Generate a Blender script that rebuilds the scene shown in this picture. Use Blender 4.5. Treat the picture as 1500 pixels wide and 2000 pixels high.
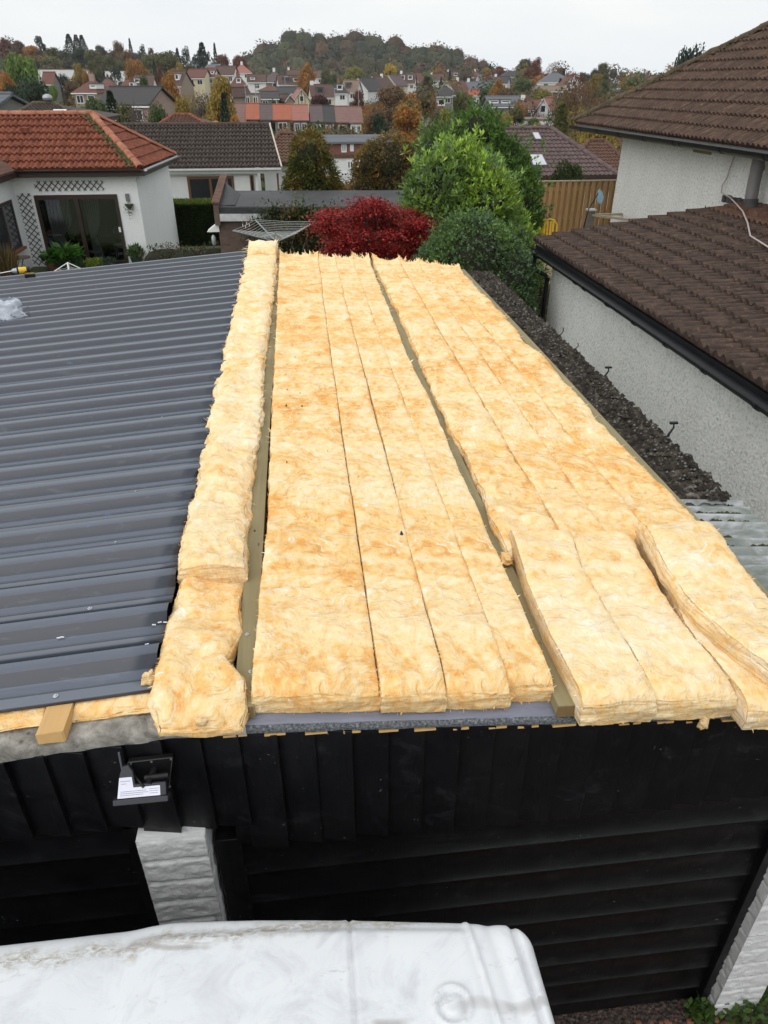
import bpy, math, random
import numpy as np
R = math.radians
for _o in list(bpy.data.objects): bpy.data.objects.remove(_o)
scene = bpy.context.scene
COL = scene.collection
random.seed(7); rng = np.random.default_rng(7)

# ------------------------------------------------------------------ camera
FPX, PITCH, YAW, CAMZ = 1392.0, R(30.96), R(6.4), 5.0
cam = bpy.data.cameras.new('camera'); camo = bpy.data.objects.new('camera', cam); COL.objects.link(camo)
cam.sensor_fit = 'VERTICAL'; cam.sensor_height = 24.0; cam.lens = 24.0*FPX/2000
cam.clip_start = 0.05; cam.clip_end = 6000
camo.location = (0, 0, CAMZ); camo.rotation_euler = (R(90)-PITCH, 0, -YAW)
scene.camera = camo
scene.render.resolution_x = 768; scene.render.resolution_y = 1024
# ------------------------------------------------------------------ sky, sun, exposure
SUN_EL, SUN_AZ = R(50), R(226)          # direction the light comes from (clockwise from +Y)
world = bpy.data.worlds.new('World'); scene.world = world; world.use_nodes = True
wt = world.node_tree; wt.nodes.clear()
wo = wt.nodes.new('ShaderNodeOutputWorld'); bg = wt.nodes.new('ShaderNodeBackground'); bg.inputs[1].default_value = 0.1
sky = wt.nodes.new('ShaderNodeTexSky'); sky.sky_type = 'NISHITA'; sky.sun_disc = False
sky.sun_elevation = SUN_EL; sky.sun_rotation = SUN_AZ; sky.air_density = 1.5; sky.dust_density = 4
tc = wt.nodes.new('ShaderNodeTexCoord'); mp = wt.nodes.new('ShaderNodeMapping'); mp.inputs['Scale'].default_value = (1, 1, 3.2)
cn = wt.nodes.new('ShaderNodeTexNoise'); cn.inputs['Scale'].default_value = 1.6; cn.inputs['Detail'].default_value = 5
cn.inputs['Roughness'].default_value = .55
cr = wt.nodes.new('ShaderNodeValToRGB'); cr.color_ramp.elements[0].position = .34; cr.color_ramp.elements[1].position = .66
cr.color_ramp.elements[0].color = (7.1, 7.7, 8.3, 1); cr.color_ramp.elements[1].color = (8.9, 8.95, 8.85, 1)
mx = wt.nodes.new('ShaderNodeMixRGB'); mx.inputs[0].default_value = .93
wt.links.new(tc.outputs['Generated'], mp.inputs[0]); wt.links.new(mp.outputs[0], cn.inputs['Vector'])
wt.links.new(cn.outputs['Fac'], cr.inputs[0]); wt.links.new(sky.outputs[0], mx.inputs[1]); wt.links.new(cr.outputs[0], mx.inputs[2])
wt.links.new(mx.outputs[0], bg.inputs[0]); wt.links.new(bg.outputs[0], wo.inputs[0])
sl = bpy.data.lights.new('sun', 'SUN'); sl.energy = 1.15; sl.angle = R(85); sl.color = (1, .97, .93)
so = bpy.data.objects.new('sun', sl); COL.objects.link(so)
so.rotation_euler = (R(90)-SUN_EL, 0, math.pi-SUN_AZ); so.location = (0, 0, 40)
vs = scene.view_settings; vs.view_transform = 'Standard'; vs.look = 'None'; vs.exposure = 0.26; vs.gamma = 1
scene.cycles.max_bounces = 6; scene.cycles.transparent_max_bounces = 8

# ------------------------------------------------------------------ pixel -> place helpers (for laying out at real depth)
_c, _s = math.cos(PITCH), math.sin(PITCH); _cp, _sp = math.cos(YAW), math.sin(YAW)
def ray(px, py):
    x = px-750; y = 1000-py; f = FPX*_c+y*_s; d = FPX*_s-y*_c
    return (x*_cp+f*_sp, -x*_sp+f*_cp, -d)
def atY(px, py, Y): r = ray(px, py); t = Y/r[1]; return (r[0]*t, Y, CAMZ+r[2]*t)
def atX(px, py, X): r = ray(px, py); t = X/r[0]; return (X, r[1]*t, CAMZ+r[2]*t)
def atZ(px, py, Z): r = ray(px, py); t = (Z-CAMZ)/r[2]; return (r[0]*t, r[1]*t, Z)
def ss(a, b, x):
    t = min(1, max(0, (x-a)/(b-a))); return t*t*(3-2*t)
# terrain height
_TY = [-50, 25.5, 30, 45, 60, 100, 150, 190, 240, 300, 350, 400, 450, 500, 560, 640, 800, 1200, 1600]
_TZ = [0, -.02, -.8, -1.5, -2.3, -3.5, -3.9, -3.4, -2.6, -1.6, -.2, 2.0, 4.0, 6.2, 8, 8, 6, 2, 0]
def ground_z(x, y):
    d = math.hypot(x, y) if y > 60 else y
    z = float(np.interp(d, _TY, _TZ))
    az = math.atan2(x, max(y, 1))-math.atan2(*ray(750, 150)[:2])
    hill = math.exp(-((az+.045)/.12)**2)*14*ss(455, 600, d)*(1-ss(700, 1100, d))
    left = ss(-.13, -.42, az)*11*ss(300, 480, d)*(1-ss(800, 1500, d))
    right = ss(.05, .2, az)*-4.5*ss(380, 560, d)
    z += hill+left+right+2.7*ss(.26, .32, az)*ss(140, 230, d)*(1-.5*ss(300, 450, d))
    z += .55*ss(4.6, 7.5, x)*(1-ss(22, 30, y))*ss(12.5, 16, y)
    return z

# ------------------------------------------------------------------ numpy noise
_P = rng.permutation(256); _P = np.concatenate([_P, _P, _P])
_G = rng.normal(size=(256, 3)); _G /= np.linalg.norm(_G, axis=1)[:, None]
def pn(x, y, z):
    x = np.asarray(x, float); y = np.asarray(y, float)+x*0; z = np.asarray(z, float)+x*0
    xi = np.floor(x).astype(int); yi = np.floor(y).astype(int); zi = np.floor(z).astype(int)
    fx, fy, fz = x-xi, y-yi, z-zi
    u, v, w = fx*fx*(3-2*fx), fy*fy*(3-2*fy), fz*fz*(3-2*fz)
    def g(a, b, c):
        h = _P[_P[_P[(xi+a) & 255]+((yi+b) & 255)]+((zi+c) & 255)]
        q = _G[h]; return q[..., 0]*(fx-a)+q[..., 1]*(fy-b)+q[..., 2]*(fz-c)
    def L(a, b, t): return a+(b-a)*t
    return 1.5*L(L(L(g(0,0,0), g(1,0,0), u), L(g(0,1,0), g(1,1,0), u), v), L(L(g(0,0,1), g(1,0,1), u), L(g(0,1,1), g(1,1,1), u), v), w)

# ------------------------------------------------------------------ objects
def tag(o, label=None, cat=None, group=None, kind=None):
    if label: o['label'] = label
    if cat: o['category'] = cat
    if group: o['group'] = group
    if kind: o['kind'] = kind
    return o
ORG = {}
def thing(name, label, cat, loc=(0, 0, 0), rz=0, group=None, local=False):
    o = bpy.data.objects.new(name, None); COL.objects.link(o); o.empty_display_size = .2
    o.location = loc; o.rotation_euler = (0, 0, rz); tag(o, label, cat, group)
    ORG[o.name] = (0, 0, 0) if local else tuple(loc); return o
def link(name, me, parent=None, loc=None):
    o = bpy.data.objects.new(name, me); COL.objects.link(o)
    if parent is not None: o.parent = parent; ORG[o.name] = ORG.get(parent.name, (0, 0, 0))
    elif loc is not None: o.location = loc
    return o
def npmesh(name, V, Fq, mats, smooth=False, mi=None, col=None):
    """V (n,3), Fq list/array of faces (quads or tris, -1 padded not allowed)"""
    me = bpy.data.meshes.new(name)
    V = np.asarray(V, np.float32)
    if isinstance(Fq, np.ndarray):
        k = Fq.shape[1]; me.vertices.add(len(V)); me.vertices.foreach_set('co', V.ravel())
        me.loops.add(Fq.size); me.loops.foreach_set('vertex_index', Fq.astype(np.int32).ravel())
        me.polygons.add(len(Fq)); me.polygons.foreach_set('loop_start', np.arange(0, Fq.size, k, dtype=np.int32))
        me.polygons.foreach_set('loop_total', np.full(len(Fq), k, np.int32)); me.update(calc_edges=True)
    else:
        me.from_pydata([tuple(map(float, v)) for v in V], [], [list(map(int, f)) for f in Fq])
    if not isinstance(mats, (list, tuple)): mats = [mats]
    for m in mats: me.materials.append(m)
    if mi is not None: me.polygons.foreach_set('material_index', np.asarray(mi, np.int32))
    if smooth: me.polygons.foreach_set('use_smooth', np.ones(len(me.polygons), bool))
    if col is not None:
        a = me.color_attributes.new('Col', 'FLOAT_COLOR', 'POINT'); c4 = np.ones((len(V), 4), np.float32); c4[:, :3] = col
        a.data.foreach_set('color', c4.ravel())
    me.update(); return me
class MB:
    """collects shapes into ONE mesh object"""
    def __init__(s): s.v = []; s.f = []
    def add(s, V, F):
        n = len(s.v); s.v += [tuple(map(float, p)) for p in V]; s.f += [[int(i)+n for i in f] for f in F]; return s
    def hexa(s, P):   # 8 points: bottom 4 ccw, top 4 ccw
        return s.add(P, [(3,2,1,0), (4,5,6,7), (0,1,5,4), (1,2,6,5), (2,3,7,6), (3,0,4,7)])
    def box(s, x0, x1, y0, y1, z0, z1):
        return s.hexa([(x0,y0,z0), (x1,y0,z0), (x1,y1,z0), (x0,y1,z0), (x0,y0,z1), (x1,y0,z1), (x1,y1,z1), (x0,y1,z1)])
    def bar(s, a, b, w, h, up=(0, 0, 1)):
        a = np.array(a, float); b = np.array(b, float); d = b-a; d /= np.linalg.norm(d)
        r = np.cross(d, up); n = np.linalg.norm(r)
        r = np.cross(d, (0, 1, 0)) if n < 1e-4 else r; r /= np.linalg.norm(r); u = np.cross(r, d)
        P = []
        for sgn in (-1, 1):
            for (p, q) in ((a, -1), (a, 1), (b, 1), (b, -1)): P.append(p+r*q*w/2+u*sgn*h/2)
        return s.hexa(P)
    def tube(s, pts, r, n=8, cap=True):
        pts = [np.array(p, float) for p in pts]; rs = r if isinstance(r, (list, tuple)) else [r]*len(pts)
        V = []; F = []; prev = None
        for i, p in enumerate(pts):
            d = (pts[min(i+1, len(pts)-1)]-pts[max(i-1, 0)]); d /= (np.linalg.norm(d)+1e-9)
            if prev is None: a = np.cross(d, (0, 0, 1)); a = np.cross(d, (1, 0, 0)) if np.linalg.norm(a) < 1e-3 else a
            else: a = prev-d*np.dot(prev, d)
            a /= np.linalg.norm(a); b = np.cross(d, a); prev = a
            for k in range(n):
                t = 2*math.pi*k/n; V.append(p+(a*math.cos(t)+b*math.sin(t))*rs[i])
        for i in range(len(pts)-1):
            for k in range(n): F.append((i*n+k, i*n+(k+1) % n, (i+1)*n+(k+1) % n, (i+1)*n+k))
        if cap: F += [tuple(range(n-1, -1, -1)), tuple(range((len(pts)-1)*n, len(pts)*n))]
        return s.add(V, F)
    def lathe(s, cx, cy, prof, n=16, z0=0):
        V = []; F = []
        for (r, z) in prof:
            for k in range(n): t = 2*math.pi*k/n; V.append((cx+r*math.cos(t), cy+r*math.sin(t), z+z0))
        for i in range(len(prof)-1):
            for k in range(n): F.append((i*n+k, i*n+(k+1) % n, (i+1)*n+(k+1) % n, (i+1)*n+k))
        F += [tuple(range(n-1, -1, -1)), tuple(range((len(prof)-1)*n, len(prof)*n))]
        return s.add(V, F)
    def prism(s, poly, a, b):   # poly: list of 3d points, extruded by vector
        n = len(poly); P = [np.array(p, float)+np.array(a) for p in poly]+[np.array(p, float)+np.array(b) for p in poly]
        return s.add(P, [tuple(range(n-1, -1, -1)), tuple(range(n, 2*n))]+[(i, (i+1) % n, n+(i+1) % n, n+i) for i in range(n)])
    def build(s, name, mat, parent=None, smooth=False, bevel=0, label=None, loc=None):
        V = np.array(s.v)
        if parent is not None: V = V-np.array(ORG.get(parent.name, (0, 0, 0)))
        elif loc is not None: V = V-np.array(loc)
        me = npmesh(name, V, s.f, mat, smooth)
        o = link(name, me, parent, loc)
        if smooth:
            try: me.set_sharp_from_angle(angle=R(38))
            except Exception: pass
        if bevel:
            m = o.modifiers.new('bevel', 'BEVEL'); m.width = bevel; m.segments = 2; m.limit_method = 'ANGLE'
        if label: o['label'] = label
        return o
def grid(P):
    """P (a,b,3) -> V, F"""
    a, b = P.shape[:2]; i = np.arange(a-1)[:, None]; j = np.arange(b-1)[None, :]
    F = np.stack([i*b+j, i*b+j+1, (i+1)*b+j+1, (i+1)*b+j], -1).reshape(-1, 4)
    return P.reshape(-1, 3), F
def gridobj(name, grids, mat, parent=None, smooth=True, loc=None, merge=0, extra=None):
    Vs = []; Fs = []; n = 0
    for P in grids:
        V, F = grid(P); Vs.append(V); Fs.append(F+n); n += len(V)
    if extra is not None:
        Vs.append(extra[0]); Fs.append(extra[1]+n)
    V = np.concatenate(Vs); F = np.concatenate(Fs)
    if merge:
        key = np.round(V/merge).astype(np.int64); _, idx, inv = np.unique(key, axis=0, return_index=True, return_inverse=True)
        inv = inv.ravel(); V = V[idx]; F = inv[F]
    if parent is not None: V = V-np.array(ORG.get(parent.name, (0, 0, 0)))
    elif loc is not None: V = V-np.array(loc)
    return link(name, npmesh(name, V, F, mat, smooth), parent, loc)
def clip_mesh(o, planes):
    """cut away what lies on the positive side of each (point, normal), in the object's coords"""
    import bmesh
    bm = bmesh.new(); bm.from_mesh(o.data)
    for (p, n) in planes:
        bmesh.ops.bisect_plane(bm, geom=bm.verts[:]+bm.edges[:]+bm.faces[:], plane_co=p, plane_no=n, clear_outer=True)
    bm.to_mesh(o.data); bm.free()

# ------------------------------------------------------------------ materials
class G:
    def __init__(s, name):
        s.m = bpy.data.materials.new(name); s.m.use_nodes = True; s.t = s.m.node_tree; s.b = s.t.nodes['Principled BSDF']
        s._v = None
    def n(s, ty, **k):
        nd = s.t.nodes.new('ShaderNode'+ty)
        for a, v in k.items(): setattr(nd, a, v)
        return nd
    def l(s, a, b): s.t.links.new(a, b)
    def put(s, sock, v):
        if hasattr(v, 'links') or isinstance(v, bpy.types.NodeSocket): s.l(v, sock)
        else: sock.default_value = (*v, 1) if isinstance(v, (tuple, list)) and len(v) == 3 and sock.type == 'RGBA' else v
    def co(s, sc=(1, 1, 1), kind='Object', rot=(0, 0, 0)):
        if s._v is None: s._v = s.n('TexCoord')
        mpn = s.n('Mapping'); mpn.inputs['Scale'].default_value = sc; mpn.inputs['Rotation'].default_value = rot
        s.l(s._v.outputs[kind], mpn.inputs[0]); return mpn.outputs[0]
    def noise(s, vec, scale=5, detail=4, rough=.5, dist=0):
        nd = s.n('TexNoise'); nd.inputs['Scale'].default_value = scale; nd.inputs['Detail'].default_value = detail
        nd.inputs['Roughness'].default_value = rough; nd.inputs['Distortion'].default_value = dist; s.l(vec, nd.inputs['Vector']); return nd.outputs['Fac']
    def vor(s, vec, scale=5, feat='F1', out='Distance'):
        nd = s.n('TexVoronoi'); nd.feature = feat; nd.inputs['Scale'].default_value = scale; s.l(vec, nd.inputs['Vector']); return nd.outputs[out]
    def ramp(s, f, pts, interp='LINEAR'):
        nd = s.n('ValToRGB'); e = nd.color_ramp; e.interpolation = interp
        while len(e.elements) < len(pts): e.elements.new(.5)
        for el, (p, c) in zip(e.elements, pts): el.position = p; el.color = (*c, 1) if isinstance(c, tuple) else (c, c, c, 1)
        s.l(f, nd.inputs[0]); return nd.outputs[0]
    def mix(s, f, a, b, mode='MIX'):
        nd = s.n('MixRGB', blend_type=mode); s.put(nd.inputs[0], f); s.put(nd.inputs[1], a); s.put(nd.inputs[2], b); return nd.outputs[0]
    def math(s, op, a, b=0.0, c=None):
        nd = s.n('Math', operation=op); s.put(nd.inputs[0], a); s.put(nd.inputs[1], b)
        if c is not None: s.put(nd.inputs[2], c)
        return nd.outputs[0]
    def sep(s, v):
        nd = s.n('SeparateXYZ'); s.l(v, nd.inputs[0]); return nd.outputs
    def bump(s, h, st=.5, d=.01, prev=None):
        nd = s.n('Bump'); nd.inputs['Strength'].default_value = st; nd.inputs['Distance'].default_value = d; s.l(h, nd.inputs['Height'])
        if prev is not None: s.l(prev, nd.inputs['Normal'])
        return nd.outputs[0]
    def done(s, col=None, rough=None, bump=None, metal=None, spec=None, **kw):
        if col is not None: s.put(s.b.inputs['Base Color'], col)
        if rough is not None: s.put(s.b.inputs['Roughness'], rough)
        if metal is not None: s.put(s.b.inputs['Metallic'], metal)
        if spec is not None: s.put(s.b.inputs['Specular IOR Level'], spec)
        if bump is not None: s.l(bump, s.b.inputs['Normal'])
        for k, v in kw.items(): s.put(s.b.inputs[k.replace('_', ' ')], v)
        return s.m
def simple(name, col, rough=.6, var=.15, sc=6, metal=0, bump=.0, bsc=40, spec=.5):
    g = G(name); v = g.co()
    f = g.noise(v, sc, 5, .6)
    c = g.mix(f, tuple(x*(1-var*1.6) for x in col), tuple(min(1, x*(1+var)) for x in col))
    b = g.bump(g.noise(v, bsc, 5, .6), bump, .01) if bump else None
    return g.done(c, rough, b, metal, spec)
M = {}
def wool(name, cream=0.0):
    g = G(name); v = g.co()
    wn = g.n('TexNoise'); wn.inputs['Scale'].default_value = 2.4; wn.inputs['Detail'].default_value = 3; g.l(v, wn.inputs['Vector'])
    def warp(amt, sc, rot=0.0):
        s1 = g.n('VectorMath', operation='SUBTRACT'); g.l(wn.outputs['Color'], s1.inputs[0]); s1.inputs[1].default_value = (.5, .5, .5)
        s2 = g.n('VectorMath', operation='SCALE'); g.l(s1.outputs[0], s2.inputs[0]); s2.inputs['Scale'].default_value = amt
        s3 = g.n('VectorMath', operation='ADD'); g.l(v, s3.inputs[0]); g.l(s2.outputs[0], s3.inputs[1])
        m = g.n('Mapping'); m.inputs['Scale'].default_value = sc; m.inputs['Rotation'].default_value = (0, 0, rot); g.l(s3.outputs[0], m.inputs[0]); return m.outputs[0]
    big = g.noise(v, 3.0, 5, .6, 1.0)
    bl = g.noise(g.co((1.4, 1, 1)), 7.5, 6, .62, 1.6)
    st = g.noise(warp(.8, (2.0, 8.5, 7)), 1.3, 8, .60, .7)
    st2 = g.noise(warp(1.1, (7, 20, 14), .55), 1.3, 7, .62, .9)
    f = g.math('ADD', g.math('MULTIPLY', big, .50), g.math('MULTIPLY', bl, .42))
    f = g.math('ADD', f, g.math('ADD', g.math('MULTIPLY', st, .34), g.math('MULTIPLY', st2, .16)))
    f = g.math('ADD', f, cream-.238)
    c = g.ramp(f, [(.33, (.82, .39, .105)), (.41, (.91, .55, .205)), (.48, (.95, .68, .34)), (.56, (.965, .76, .46)), (.66, (.965, .85, .62)), (.78, (.96, .90, .76))])
    lam = g.noise(g.co((4, 4, 120)), 1.0, 5, .6, .35)
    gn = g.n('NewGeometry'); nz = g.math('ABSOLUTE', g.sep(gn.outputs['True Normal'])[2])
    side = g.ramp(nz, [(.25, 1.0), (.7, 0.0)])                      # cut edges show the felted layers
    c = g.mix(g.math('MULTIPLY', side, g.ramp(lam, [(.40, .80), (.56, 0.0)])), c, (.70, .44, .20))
    wh = g.ramp(g.noise(warp(1.3, (5, 17, 9), -.3), 1.3, 9, .66, 1.0), [(.56, 0.0), (.70, .85)])
    c = g.mix(wh, c, (.96, .92, .84))
    dk = g.ramp(g.noise(warp(1.2, (5, 19, 9), .9), 1.5, 8, .66, .8), [(.60, 0.0), (.76, .30)]); c = g.mix(dk, c, (.74, .36, .09))
    fib = g.noise(warp(2.0, (26, 120, 90)), 1.0, 5, .7, .6)
    fib2 = g.noise(warp(2.4, (90, 40, 90), .5), 1.2, 5, .7, .8)
    b = g.bump(g.math('MULTIPLY', lam, side), .9, .008)
    b = g.bump(st, .9, .020, b); b = g.bump(bl, .6, .02, b)
    b = g.bump(st2, .7, .012, b)
    b = g.bump(fib, .4, .004, b); b = g.bump(fib2, .25, .003, b)
    return g.done(c, .95, b, spec=.08)
M['wool'] = wool('mineral_wool'); M['woolpale'] = wool('mineral_wool_pale', .055); M['woolor'] = wool('mineral_wool_amber', -.02)

def wood(name, a, b, ax=1, ring=26, rough=.75):
    g = G(name); sc = [ring, ring, ring]; sc[ax] = 1.3
    n1 = g.noise(g.co(tuple(sc)), 1.0, 6, .6, .6)
    kn = g.vor(g.co(tuple(4.5 if i == ax else 16 for i in range(3))), 1.0)
    c = g.mix(n1, a, b); c = g.mix(g.ramp(kn, [(.05, .8), (.11, 0.0)]), c, tuple(x*.35 for x in a))
    d = g.noise(g.co(), 3, 4); c = g.mix(g.math('MULTIPLY', d, .35), c, tuple(x*.55 for x in a))
    return g.done(c, rough, g.bump(n1, .35, .003))
M['timber'] = wood('treated_timber', (.17, .145, .065), (.42, .36, .20))
M['timber_new'] = wood('fresh_sawn_timber', (.50, .29, .10), (.72, .47, .20))
M['timber_end'] = wood('timber_end_grain', (.17, .11, .045), (.26, .17, .07))
M['fence_wood'] = wood('larch_lap_fence', (.36, .205, .085), (.60, .38, .175), ax=2, ring=9)

def black_paint():
    g = G('black_gloss_paint'); v = g.co()
    c = g.mix(g.noise(v, 2.5, 5), (.0022, .0022, .0028), (.0055, .0055, .007))
    sp = g.noise(g.co((9, 9, 22)), 3.0, 8, .75, .6)
    fl = g.vor(g.co((1, 1, 1)), 16)
    chips = g.math('MULTIPLY', g.ramp(sp, [(.63, 0.0), (.66, 1.0)]), g.ramp(fl, [(.0, 1.0), (.35, 0.0)]))
    c = g.mix(chips, c, (.32, .33, .35))
    sp2 = g.math('MULTIPLY', g.ramp(g.vor(g.co((1, 1, 1.6)), 30), [(.11, 1.0), (.17, 0.0)]), g.ramp(g.noise(g.co((1, 1, 2.5)), 2.3, 4, .6), [(.57, 0.0), (.64, 1.0)]))
    c = g.mix(g.math('MULTIPLY', sp2, g.ramp(g.noise(v, 25, 3), [(.48, 0.0), (.58, .9)])), c, (.26, .27, .29))
    sm = g.ramp(g.noise(g.co((3, 3, 5)), 1.6, 8, .72, 1.2), [(.56, 0.0), (.68, .8)]); c = g.mix(sm, c, (.018, .018, .022))
    ro = g.ramp(g.noise(v, 3.4, 4, .6, .8), [(.35, .55), (.62, .30)])
    gr = g.noise(g.co((24, 24, 2.0)), 1.3, 5, .6, .8)
    return g.done(c, ro, g.bump(gr, .3, .006), spec=.34)
M['black'] = black_paint()
M['black_flat'] = simple('black_plastic', (.006, .006, .007), .45, spec=.3)
def gutter_black():
    g = G('black_pvc'); c = g.mix(g.noise(g.co(), 5, 5), (.006, .0065, .008), (.017, .018, .021))
    return g.done(c, .42, g.bump(g.noise(g.co(), 60, 4), .05, .003), spec=.3)
M['gutter'] = gutter_black()
def metal_roof():
    g = G('anthracite_coated_steel'); v = g.co()
    n1 = g.noise(g.co((.8, 5, 5)), 2.0, 6, .6)
    c = g.mix(n1, (.018, .022, .034), (.025, .030, .044))
    gn = g.n('NewGeometry'); fl_ = g.ramp(g.math('ABSOLUTE', g.sep(gn.outputs['True Normal'])[2]), [(.86, 0.0), (.96, 1.0)])   # flats paler, rib slopes darker: sheen and shade put into the colour
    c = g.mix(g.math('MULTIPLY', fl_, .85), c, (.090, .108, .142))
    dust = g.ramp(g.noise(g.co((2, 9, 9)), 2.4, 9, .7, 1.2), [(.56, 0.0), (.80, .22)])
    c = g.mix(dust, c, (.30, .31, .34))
    blue = g.math('MULTIPLY', g.ramp(g.noise(v, 2.9, 6, .7, 1.5), [(.66, 0.0), (.74, .6)]), g.ramp(g.noise(v, 30, 3), [(.4, .2), (.6, 1.0)]))
    c = g.mix(blue, c, (.10, .19, .42))
    ro = g.ramp(g.noise(v, 4, 6, .7), [(.3, .27), (.7, .33)])
    return g.done(c, ro, g.bump(g.noise(g.co((1, 6, 6)), 2.2, 5), .02, .004), spec=.75)
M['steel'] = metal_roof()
M['zinc'] = simple('zinc_plated_screw', (.55, .56, .58), .3, .1, 30, metal=.9)
def cement():
    g = G('weathered_fibre_cement'); v = g.co()
    n = g.noise(v, 9, 8, .7, .5)
    c = g.ramp(n, [(.3, (.055, .05, .043)), (.46, (.21, .195, .17)), (.6, (.36, .34, .30)), (.75, (.52, .50, .46))])
    li = g.ramp(g.vor(v, 26), [(.12, 1.0), (.3, 0.0)]); c = g.mix(g.math('MULTIPLY', li, g.ramp(g.noise(v, 6, 3), [(.5, 0.0), (.6, .8)])), c, (.06, .055, .05))
    return g.done(c, .93, g.bump(g.noise(v, 45, 7, .7), .7, .012))
M['cement'] = cement()
def moss_black():
    g = G('dark_moss_crust'); v = g.co()
    n = g.noise(v, 14, 8, .72, .6)
    c = g.ramp(n, [(.3, (.007, .006, .005)), (.48, (.030, .023, .017)), (.58, (.085, .07, .05)), (.68, (.26, .24, .21))])
    return g.done(c, .97, g.bump(g.noise(v, 70, 8, .75), 1.0, .02))
M['moss_black'] = moss_black()
def felt():
    g = G('grey_roof_flashing'); v = g.co()
    c = g.mix(g.noise(g.co((1.5, 12, 12)), 2.5, 7, .65, .5), (.10, .105, .14), (.25, .26, .32))
    return g.done(c, .5, g.bump(g.noise(v, 60, 5), .4, .006))
M['flash'] = felt()
def gfelt():
    g = G('mineral_felt_edge'); v = g.co()
    c = g.ramp(g.noise(v, 90, 5, .8), [(.38, (.03, .035, .04)), (.55, (.14, .15, .16)), (.7, (.34, .35, .35))])
    return g.done(c, .9, g.bump(g.noise(v, 120, 5, .8), .7, .006))
M['felt_edge'] = gfelt()
def clearsheet():
    g = G('weathered_clear_corrugated_plastic'); v = g.co()
    n = g.noise(g.co((2, 7, 2)), 2.0, 6, .6, .6)
    c = g.ramp(n, [(.35, (.15, .17, .15)), (.5, (.24, .26, .24)), (.62, (.42, .43, .45)), (.75, (.62, .62, .68))])
    return g.done(c, .22, g.bump(n, .1, .01), spec=.6)
M['clear'] = clearsheet()
def gmoss(name, a, b):
    g = G(name); v = g.co(); n = g.noise(v, 30, 6, .7)
    return g.done(g.mix(n, a, b), .95, g.bump(g.noise(v, 90, 5, .7), .9, .015))
M['moss_green'] = gmoss('green_moss', (.018, .026, .006), (.09, .10, .02))
def stonepaint():
    g = G('white_painted_split_stone'); v = g.co()
    c = g.mix(g.noise(v, 5, 6, .65), (.60, .60, .60), (.80, .80, .80))
    d = g.ramp(g.noise(v, 16, 8, .75), [(.62, 0.0), (.74, .7)]); c = g.mix(d, c, (.34, .33, .32))
    return g.done(c, .6, g.bump(g.noise(v, 24, 7, .6, .8), .5, .02))
M['stone'] = stonepaint()
def render_white(name, base=(.66, .66, .63), peb=55, bs=.9, dirt=.25, dk=.55):
    g = G(name); v = g.co()
    p = g.vor(v, peb); n = g.noise(v, peb*.9, 6, .75)
    c = g.mix(g.ramp(n, [(.36, 1.0), (.50, 0.0)]), base, tuple(x*dk for x in base))
    w = g.ramp(g.noise(g.co((1.5, 1.5, .6)), 1.2, 7, .65), [(.42, 0.0), (.75, dirt)]); c = g.mix(w, c, (.32, .31, .28))
    h = g.math('ADD', g.math('MULTIPLY', p, .7), n)
    return g.done(c, .9, g.bump(h, bs, .012))
M['harl'] = render_white('white_harling', (.84, .84, .81), 30, 1.0, .16, .62)
M['harl_up'] = render_white('weathered_white_harling', (.82, .815, .78), 24, 1.0, .20, .6)
M['render'] = render_white('smooth_white_render', (.86, .87, .87), 26, .35, .10, .88)
M['white_wall'] = simple('white_painted_wall', (.74, .74, .73), .8, .08, 3)
M['cream_wall'] = simple('cream_painted_wall', (.68, .60, .40), .85, .08, 3)
M['grey_wall'] = simple('grey_rendered_wall', (.20, .195, .18), .9, .2, 2)
M['stone_wall'] = simple('brown_sandstone_wall', (.34, .27, .20), .9, .25, 4)
M['pink_wall'] = simple('pinkish_stone_wall', (.36, .26, .21), .9, .25, 4)
M['white_trim'] = simple('white_trim', (.78, .78, .78), .45, .06, 4)
M['pvc_white'] = simple('white_pvc', (.76, .77, .78), .35, .05, 4)
M['brown_trim'] = simple('dark_brown_trim', (.035, .018, .014), .4, .2, 6)
M['mid_brown'] = simple('brown_window_frame', (.16, .075, .03), .45, .2, 6)
M['dark_wood'] = simple('dark_stained_wood', (.03, .02, .018), .6, .3, 12)
M['grey_plastic'] = simple('grey_flue_pipe', (.17, .16, .155), .5, .2, 5)
M['galv'] = simple('galvanised_steel', (.38, .40, .42), .42, .12, 12, metal=.4)
M['cord'] = simple('pale_washing_line', (.5, .52, .5), .6)
M['yellow'] = simple('yellow_plastic', (.78, .50, .035), .4, .12, 8)
M['interior'] = simple('dim_room_interior', (.03, .027, .024), .8, .5, 3)
M['curtain'] = simple('white_net_curtain', (.62, .63, .62), .85, .1, 8)
M['terracotta'] = simple('terracotta_pot', (.28, .11, .055), .8, .2, 10, bump=.2)
M['bluepot'] = simple('green_glazed_pot', (.03, .06, .05), .3, .3, 8)
M['bark'] = simple('tree_bark', (.075, .06, .045), .95, .3, 8, bump=.6)
M['lamp_grey'] = simple('lamp_post_grey', (.33, .34, .35), .5)
M['tarmac'] = simple('tarmac', (.16, .16, .165), .85, .12, 2)
M['concrete'] = simple('concrete_paving', (.22, .21, .20), .9, .2, 3, bump=.3)
M['slate_grey'] = simple('grey_slate_trim', (.09, .095, .10), .6, .2, 5)
def glass():
    g = G('window_glass'); c = g.mix(g.noise(g.co(), .9, 3), (.012, .014, .016), (.045, .05, .055))
    return g.done(c, .07, spec=.6)
M['glass'] = glass()
M['skylight'] = simple('skylight_glass', (.50, .52, .54), .15, .05)
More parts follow.
